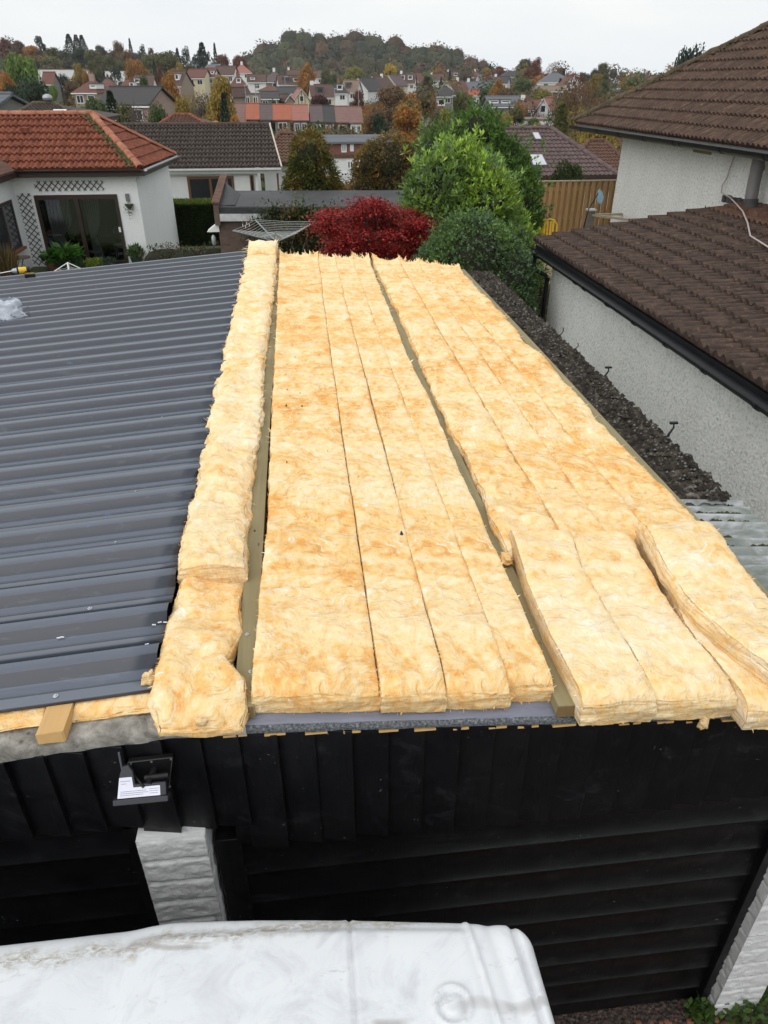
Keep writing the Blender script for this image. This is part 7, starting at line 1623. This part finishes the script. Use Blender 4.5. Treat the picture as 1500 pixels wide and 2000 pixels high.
TT = [
 (38, 101, 72, 150, 'round', 'lg', 'broadleaf_tree', 'big light green tree at the left'), (10, 124, 52, 130, 'round', 'or_', 'autumn_tree', 'orange brown tree at the left edge'), (50, 140, 80, 110, 'round', 'dg', 'evergreen_tree', 'dark green bushy tree before the light green one'), (22, 160, 50, 100, 'round', 'dg', 'evergreen_tree', 'dark green tree low at the left edge'),
 (132, 66, 30, 430, 'cone', 'fir', 'conifer', 'left one of three dark conifers on the left skyline'), (147, 67, 26, 432, 'cone', 'fir', 'conifer', 'middle one of the three dark skyline conifers'), (158, 68, 26, 428, 'cone', 'fir', 'conifer', 'right one of the three dark skyline conifers'), (74, 72, 26, 420, 'pine', 'fir', 'conifer', 'dark uneven pine on the left skyline'), (152, 92, 40, 400, 'round', 'dg', 'evergreen_tree', 'dark round tree under the three conifers'),
 (190, 82, 34, 420, 'round', 'gr', 'broadleaf_tree', 'olive grey tree with bare twigs on the skyline'), (227, 76, 30, 425, 'round', 'br', 'broadleaf_tree', 'brown skyline tree left of the slim fir'), (252, 74, 12, 425, 'cone', 'fir', 'conifer', 'slim fir standing left on the brown skyline'), (276, 90, 22, 430, 'pine', 'dg', 'conifer', 'small dark pine right of the slim fir'), (295, 95, 18, 430, 'pine', 'br', 'broadleaf_tree', 'small brown skyline tree'),
 (8, 76, 26, 430, 'tall', 'rb', 'beech_tree', 'rust coloured skyline tree at the left edge'), (34, 78, 30, 425, 'round', 'br', 'broadleaf_tree', 'brown skyline tree with pale top near the left edge'), (55, 88, 40, 405, 'round', 'or_', 'autumn_tree', 'orange tinted tree below the left skyline'), (100, 88, 36, 420, 'round', 'ol', 'broadleaf_tree', 'olive tree between the pine and the three conifers'),
 (95, 108, 46, 360, 'round', 'ol', 'broadleaf_tree', 'broad olive tree above the white hall'), (130, 110, 36, 355, 'round', 'gr', 'broadleaf_tree', 'grey olive tree above the white hall'), (182, 96, 44, 370, 'round', 'ol', 'broadleaf_tree', 'olive tree right of the dark round tree'), (215, 100, 50, 365, 'round', 'ol', 'broadleaf_tree', 'wide olive green tree above the hall end'), (245, 94, 44, 380, 'round', 'br', 'broadleaf_tree', 'brown tree above the hall end'),
 (150, 125, 30, 300, 'tall', 'go', 'autumn_tree', 'golden tree in front of the white hall'), (164, 137, 20, 290, 'round', 'or_', 'autumn_tree', 'small bright orange tree by the golden one'), (181, 118, 34, 300, 'tall', 'ol', 'broadleaf_tree', 'slim olive tree cutting the white hall in two'), (120, 140, 34, 240, 'round', 'bl', 'evergreen_tree', 'blue green tree before the white hall'), (140, 155, 40, 220, 'round', 'br', 'bare_shrub', 'russet thicket below the golden tree'), (98, 164, 26, 190, 'round', 'lg', 'bush', 'bright yellow green bush right of the dark tree'), (222, 133, 34, 280, 'pine', 'bl', 'conifer', 'spiky blue green pines before the hall end'), (203, 138, 20, 270, 'pine', 'bl', 'conifer', 'small blue green pine by the hall end'),
 (262, 112, 46, 300, 'round', 'or_', 'autumn_tree', 'orange brown wide tree right of the hall'), (318, 98, 62, 330, 'round', 'ol', 'broadleaf_tree', 'large olive tree left of the tall firs'), (346, 112, 26, 325, 'round', 'go', 'autumn_tree', 'yellow edge tree beside the large olive one'), (285, 100, 40, 345, 'round', 'ol', 'broadleaf_tree', 'olive brown tree behind the wide orange one'), (299, 114, 14, 290, 'cone', 'bl', 'cypress', 'dark blue green cypress in the orange trees'), (309, 128, 14, 280, 'round', 'rb', 'bush', 'small rusty bush right of the cypress'),
 (345, 93, 18, 370, 'cone', 'fir', 'conifer', 'pointed dark fir left of the cloud shaped pine'), (361, 95, 30, 370, 'pine', 'bl', 'pine_tree', 'cloud shaped pine between two firs'), (393, 82, 34, 375, 'cone', 'fir', 'conifer', 'tallest ragged fir above the white hill house'), (386, 98, 34, 380, 'pine', 'fir', 'conifer', 'broad dark fir below the ragged one'), (418, 83, 14, 372, 'cone', 'fir', 'conifer', 'narrow dark fir standing alone'), (408, 105, 20, 376, 'pine', 'bl', 'conifer', 'small blue green fir beside the narrow fir'),
 (433, 104, 38, 365, 'round', 'rb', 'beech_tree', 'left of two rounded rust red beeches'), (467, 107, 38, 362, 'round', 'rb', 'beech_tree', 'right of two rounded rust red beeches'), (370, 118, 30, 350, 'round', 'ol', 'broadleaf_tree', 'green brown tree beneath the cloud shaped pine'),
 (328, 147, 42, 125, 'tall', 'or_', 'autumn_tree', 'tall orange brown tree beside the grey roof', 205), (278, 150, 24, 130, 'tall', 'g', 'evergreen_tree', 'dark green tree with pale tips above the grey roof'), (213, 176, 52, 85, 'cone', 'dg', 'conifer', 'dark green conifer left of the purple shrub'), (160, 188, 88, 78, 'round', 'g', 'broadleaf_tree', 'loose green garden tree behind the mossy roof'), (122, 192, 50, 72, 'round', 'ol', 'broadleaf_tree', 'yellowish garden tree above the mossy roof'), (265, 194, 58, 66, 'bare', 'pu', 'bare_shrub', 'rounded purple grey leafless shrub'), (265, 197, 52, 67, 'bare', 'pu', 'bare_shrub', 'second purple grey twiggy shrub behind the first'), (300, 186, 40, 72, 'bare', 'g', 'garden_tree', 'thin green tree beside the white gable foot'), (305, 194, 50, 64, 'round', 'g', 'garden_tree', 'green garden bush left of the small hipped roof'), (240, 196, 50, 70, 'round', 'ol', 'garden_tree', 'olive bush between the dark conifer and the purple shrub'), (188, 188, 56, 74, 'round', 'g', 'garden_tree', 'green bush in front of the sandstone house'), (152, 190, 44, 66, 'round', 'lg', 'garden_tree', 'light green bush just right of the mossy roof'), (339, 208, 20, 60, 'round', 'lg', 'bush', 'small vivid green bush above the hipped roof'),
 (427, 154, 70, 80, 'tall', 'go', 'birch_tree', 'large yellow olive birch in the left middle', 250), (435, 180, 34, 74, 'cone', 'bl', 'conifer', 'dark blue green conifer before the yellow birch', 250), (370, 160, 56, 88, 'bare', 'go', 'birch_tree', 'thin leaved yellow birch left of the large one'), (388, 168, 52, 84, 'bare', 'pu', 'bare_shrub', 'greyish twiggy tree between the birches'), (352, 185, 40, 80, 'round', 'go', 'garden_tree', 'yellow olive bush left of the birches'), (455, 222, 36, 70, 'round', 'or_', 'bush', 'russet bush right of the blue green conifer'), (410, 205, 60, 72, 'round', 'go', 'garden_tree', 'low yellow olive foliage under the large birch'),
 (600, 128, 34, 260, 'tall', 'or_', 'autumn_tree', 'orange brown tree standing before the wood', 170), (636, 130, 24, 330, 'round', 'ol', 'broadleaf_tree', 'round olive tree right of the orange brown tree'), (690, 129, 44, 340, 'round', 'yg', 'broadleaf_tree', 'wide yellow olive tree at the foot of the wood'), (655, 138, 30, 325, 'round', 'g', 'broadleaf_tree', 'green brown tree between the two olive ones'), (762, 121, 36, 345, 'round', 'ye', 'autumn_tree', 'brightest yellow tree at the foot of the wood'), (762, 138, 12, 320, 'cone', 'fir', 'conifer', 'small dark conifer below the bright yellow tree'),
 (624, 184, 50, 165, 'round', 'dr', 'copper_tree', 'dark purple red tree beside the cream gable'), (535, 186, 20, 160, 'round', 'g', 'bush', 'green bush above the terrace roofs'), (536, 158, 6, 240, 'cone', 'fir', 'cypress', 'tiny dark cypress among brown roofs'), (834, 148, 42, 245, 'cone', 'ol', 'conifer', 'broad brown green conifer in the town centre', 195), (830, 168, 40, 225, 'round', 'dr', 'copper_tree', 'dark purple bush at the foot of the broad conifer'), (879, 138, 12, 330, 'cone', 'fir', 'cypress', 'narrow dark cypress right of the broad conifer'), (862, 150, 12, 320, 'cone', 'fir', 'cypress', 'short dark cypress beside the narrow one'),
 (727, 190, 50, 125, 'bare', 'or_', 'autumn_tree', 'thin russet tree behind the terrace end'), (760, 166, 70, 170, 'round', 'br', 'autumn_tree', 'wide orange brown tree below the stepping houses', 215), (800, 172, 44, 175, 'round', 'or_', 'autumn_tree', 'orange brown tree right of the wide one'), (798, 195, 44, 150, 'round', 'dg', 'broadleaf_tree', 'dark green and rust tree left of the chalet'), (735, 208, 52, 105, 'round', 'br', 'autumn_tree', 'russet tree above the golden brown tree'), (797, 204, 66, 95, 'round', 'or_', 'autumn_tree', 'golden orange tree left of the laurel top', 252), (742, 211, 40, 90, 'round', 'dg', 'evergreen_tree', 'dark green bush left of the golden orange tree'), (850, 206, 40, 120, 'bare', 'ol', 'garden_tree', 'thin olive tree beneath the brown chalet'), (868, 214, 32, 80, 'tall', 'yg', 'bush', 'yellow green bush at the left of the laurel top', 262), (905, 177, 48, 130, 'round', 'ol', 'broadleaf_tree', 'olive brown tree right of the tall street lamp'), (945, 190, 46, 80, 'round', 'dg', 'evergreen_tree', 'dark evergreen just right of the laurel top', 250), (700, 172, 26, 200, 'round', 'rb', 'bush', 'reddish bush before the white gabled house'),
 (911, 128, 26, 400, 'round', 'ol', 'broadleaf_tree', 'olive tree under the right end of the wood'), (953, 131, 26, 380, 'round', 'go', 'autumn_tree', 'yellow orange tree under the right end of the wood'), (975, 124, 26, 440, 'round', 'rb', 'broadleaf_tree', 'red brown tree at the right end of the wood'), (958, 124, 12, 430, 'cone', 'fir', 'conifer', 'tiny dark conifer at the right end of the wood'),
 (1027, 113, 34, 400, 'round', 'bl', 'broadleaf_tree', 'dark grey green tree right of the hill'), (1047, 117, 34, 330, 'tall', 'rb', 'autumn_tree', 'tall rust brown tree in the right middle', 165), (1052, 140, 40, 300, 'round', 'or_', 'autumn_tree', 'orange tree at the foot of the tall rust tree'), (1020, 148, 56, 235, 'round', 'g', 'oak_tree', 'large round dark green oak', 195), (1082, 118, 34, 390, 'bare', 'rb', 'autumn_tree', 'pinkish thin leaved tree on the right skyline'), (1102, 133, 10, 400, 'cone', 'fir', 'conifer', 'small conifer on the right skyline'), (1095, 152, 16, 270, 'cone', 'g', 'conifer', 'small green conifer before the slate roofed building'),
 (975, 158, 28, 215, 'tall', 'or_', 'autumn_tree', 'orange tree right of the slate grey twins'), (990, 170, 40, 210, 'round', 'br', 'autumn_tree', 'brown thicket left of the oak foot'), (1062, 172, 60, 200, 'round', 'yg', 'broadleaf_tree', 'olive green tree below the low brown building'), (1016, 192, 30, 140, 'round', 'or_', 'autumn_tree', 'orange brown tree at the end of the dormered roof'), (990, 214, 36, 85, 'round', 'go', 'autumn_tree', 'golden green bush above the mauve roof ridge', 262), (965, 206, 56, 110, 'round', 'ol', 'hedge_bush', 'olive hedge bush below the dormered roof'), (1010, 205, 40, 118, 'round', 'ol', 'hedge_bush', 'brown olive bush left of the white flat building'), (1048, 222, 50, 112, 'round', 'g', 'hedge_bush', 'low green hedge behind the white flat building'), (1045, 236, 60, 70, 'round', 'yg', 'hedge_bush', 'long yellow green hedge along the mauve roof ridge', 262), (1045, 200, 34, 150, 'bare', 'pu', 'bare_shrub', 'purplish bare shrub beside the pale garage'),
 (1130, 118, 60, 130, 'bare', 'rb', 'birch_tree', 'tall thin birch with rust leaves in the right middle', 262), (1118, 160, 62, 100, 'bare', 'br', 'birch_tree', 'brown twiggy birch in front of the tall one', 275), (1160, 152, 64, 120, 'bare', 'br', 'birch_tree', 'wide brown leaved birch left of the street', 262), (1098, 170, 50, 105, 'bare', 'g', 'birch_tree', 'olive twiggy birch above the mauve roof', 262), (1100, 200, 62, 62, 'cone', 'ol', 'spruce_tree', 'dark sparse spruce behind the mauve roof hip', 275), (1140, 200, 70, 68, 'bare', 'go', 'autumn_tree', 'yellow brown tree touching the big gutter', 285), (1168, 195, 60, 75, 'round', 'br', 'autumn_tree', 'brown bushy tree above the gutter end', 262), (1172, 232, 70, 60, 'round', 'go', 'autumn_tree', 'golden brown foliage under the gutter end', 300), (1180, 190, 44, 140, 'round', 'br', 'autumn_tree', 'brown leaved tree beside the street foot'),
 (1178, 124, 28, 330, 'tall', 'ol', 'poplar_tree', 'olive tree with bare top left of the street'), (1163, 130, 18, 320, 'round', 'bl', 'evergreen_tree', 'dark blue green tree left of the olive poplar'), (1168, 145, 28, 250, 'tall', 'go', 'autumn_tree', 'orange yellow tree left of the street'), (1182, 158, 22, 240, 'tall', 'g', 'broadleaf_tree', 'green brown tree at the street edge'), (1142, 136, 30, 330, 'round', 'dg', 'evergreen_tree', 'dark green mass behind the brown gable'),
 (1228, 160, 22, 330, 'round', 'g', 'hedge_bush', 'green garden hedge right of the street'), (1240, 166, 36, 290, 'round', 'or_', 'hedge_bush', 'orange brown hedge right of the street'), (1262, 155, 36, 320, 'round', 'br', 'autumn_tree', 'brown tree before the skyline houses'), (1244, 146, 14, 430, 'round', 'rb', 'bush', 'small rust tree before the left skyline house'), (1222, 150, 16, 430, 'round', 'or_', 'bush', 'small orange tree at the top of the street'),
 (1352, 80, 70, 45, 'round', 'bl', 'yew_tree', 'dark green tree rising behind the big tiled roof'), (1330, 108, 40, 44, 'round', 'bl', 'yew_tree', 'lower left part tree beside the dark green one'),
]
for r_ in TT: tree(*r_[:8], cat='bush' if r_[6] in ('bush', 'hedge_bush', 'bare_shrub') else 'tree')

# ------------------------------------------------ woods that read as one mass
def wood_mass(name, label, outline, ybase, Y0, Y1, rows, cols, seed, step, rad):
    rs = np.random.default_rng(seed); P = []; Dv = []; C = []; Ls = []; CR = []
    xs = [o[0] for o in outline]; yt = [o[1] for o in outline]
    for r in range(rows):
        f = r/(rows-1); Y = Y1+(Y0-Y1)*f; px = xs[0]+rs.uniform(0, step)
        while px < xs[-1]:
            top = float(np.interp(px, xs, yt)); yy = top+(ybase-top)*f*.86+rs.uniform(-6, 7)*(1 if f > 0 else .8); a = atY(px, yy, Y); R_ = rad*rs.uniform(.5, 1.3); m = 700
            d = rs.normal(size=(m, 3)); d /= np.linalg.norm(d, axis=1)[:, None]; lob = 1+.30*pn(d[:, 0]*2.2+px, d[:, 1]*2.2, d[:, 2]*2.2)+.12*pn(d[:, 0]*5+px, d[:, 1]*5, d[:, 2]*5); Q = d*(R_*lob*rs.uniform(.72, .95, m))[:, None]*np.array([1, .9, 1.05])+np.array([a[0], Y, a[2]-R_*1.05])
            P.append(Q); Dv.append(d+np.array([0, 0, .2])); c = np.array(cols[rs.integers(0, len(cols))])*rs.uniform(.45, 1.2); CR.append((a[0], Y, a[2]-R_*1.05, R_*.84, R_*.80, R_*.86, *(c*.95))); C.append(np.clip(c[None]*(.85+.3*rs.random((m, 1))), 0, 1)*np.ones((1, 3))); Ls.append(np.full(m, R_*.125)*rs.uniform(.6, 1.3, m)); px += step*rs.uniform(.6, 1.35)
    P = np.concatenate(P); o = link(name, leaf_mesh(name, P, np.concatenate(Dv), np.concatenate(Ls), .45, np.concatenate(C), cores=CR, nrm=np.concatenate(Dv))); tag(o, label, 'wood', kind='stuff'); return o
DK = [(.06, .068, .03), (.085, .08, .035), (.05, .065, .032), (.105, .07, .035), (.075, .09, .035), (.12, .10, .04), (.05, .06, .035), (.13, .075, .035), (.10, .10, .05)]
wood_mass('wooded_hill', 'wooded hill of mixed dark autumn trees behind the town', [(487, 104), (497, 80), (520, 80), (540, 72), (572, 52), (590, 58), (612, 64), (635, 64), (655, 60), (690, 58), (720, 58), (748, 74), (772, 70), (790, 80), (812, 88), (838, 84), (866, 80), (890, 92), (905, 100), (930, 106), (960, 122), (985, 134)], 150, 455, 590, 6, DK, 3, 25, 10.5)
wood_mass('left_wood', 'long band of brown and olive trees along the left skyline', [(-30, 84), (10, 84), (40, 92), (70, 90), (95, 94), (125, 94), (170, 100), (215, 94), (245, 92), (275, 102), (300, 104), (330, 110), (350, 116)], 142, 385, 470, 6, [(.07, .06, .028), (.085, .055, .028), (.055, .06, .025), (.10, .075, .03), (.05, .05, .03), (.09, .045, .022)], 5, 17, 5.6)
wood_mass('right_treeline', 'thin line of far trees on the skyline right of the wooded hill', [(985, 142), (1040, 143), (1100, 144), (1150, 142), (1200, 147), (1260, 150), (1340, 148)], 158, 520, 560, 2, [(.06, .055, .03), (.08, .05, .03), (.05, .05, .035)], 8, 16, 4.5)
def scrub():
    """hedges and garden growth filling the gaps between the far houses"""
    rs = np.random.default_rng(31); P = []; Dv = []; C = []; Ls = []; CR = []; pals = [(.07, .095, .028), (.12, .10, .035), (.05, .07, .026), (.26, .13, .028), (.15, .065, .03), (.09, .14, .03), (.20, .17, .04), (.12, .09, .06)]
    for i in range(2300):
        px = rs.uniform(-40, 1330); Y = math.exp(rs.uniform(math.log(58), math.log(470))); x = atY(px, 200, Y)[0]; zg = ground_z(x, Y); R_ = rs.uniform(.8, 2.3)*(Y/150)**.45; m = 130 if Y < 160 else 80
        d = rs.normal(size=(m, 3)); d /= np.linalg.norm(d, axis=1)[:, None]; tall = rs.random() < .12 and Y > 130 and not (450 < px < 730 and Y < 280); m = 240 if tall else m; d = rs.normal(size=(m, 3)); d /= np.linalg.norm(d, axis=1)[:, None]; R_ *= 1.3 if tall else (1 if Y > 100 else .75); zc = zg+(R_*.5 if not tall else R_*rs.uniform(1.0, 1.9)); wx = rs.uniform(1, 1.2 if tall else 2.2); Q = d*np.array([R_*wx, R_, R_*(1.2 if tall else .9)])*rs.uniform(.78, 1.08, (m, 1))+np.array([x, Y, zc]); CR.append((x, Y, zc, R_*wx*.5, R_*.5, R_*(.6 if tall else .45), *(np.array(pals[i % 8])*.7))); P.append(Q); Dv.append(d); c = np.array(pals[i % 8]); C.append(np.clip(c[None]*(.75+.5*rs.random((m, 1))), 0, 1)*np.ones((1, 3))); Ls.append(np.full(m, R_*.22)*rs.uniform(.6, 1.3, m))  # bush cores darker than their leaves, inner shade painted in
    P = np.concatenate(P); tag(link('garden_growth', leaf_mesh('garden_growth', P, np.concatenate(Dv), np.concatenate(Ls), .45, np.concatenate(C), cores=CR, nrm=np.concatenate(Dv))), 'hedges and garden bushes filling the gaps between the far houses', 'garden growth', kind='stuff')
scrub()

# ------------------------------------------------ damp autumn air
def haze():
    o = MB().box(-760, 760, -75, 760, -12, 62).build('haze', None if False else M['white_trim']); o.data.materials.clear()
    m = bpy.data.materials.new('haze_air'); m.use_nodes = True; nt = m.node_tree; nt.nodes.clear(); out = nt.nodes.new('ShaderNodeOutputMaterial'); pv = nt.nodes.new('ShaderNodeVolumePrincipled')
    pv.inputs['Color'].default_value = (.97, .98, 1, 1); pv.inputs['Density'].default_value = .00014; pv.inputs['Anisotropy'].default_value = .2; nt.links.new(pv.outputs[0], out.inputs['Volume']); o.data.materials.append(m); tag(o, kind='stuff', label='thin pale autumn haze over the town')
haze()
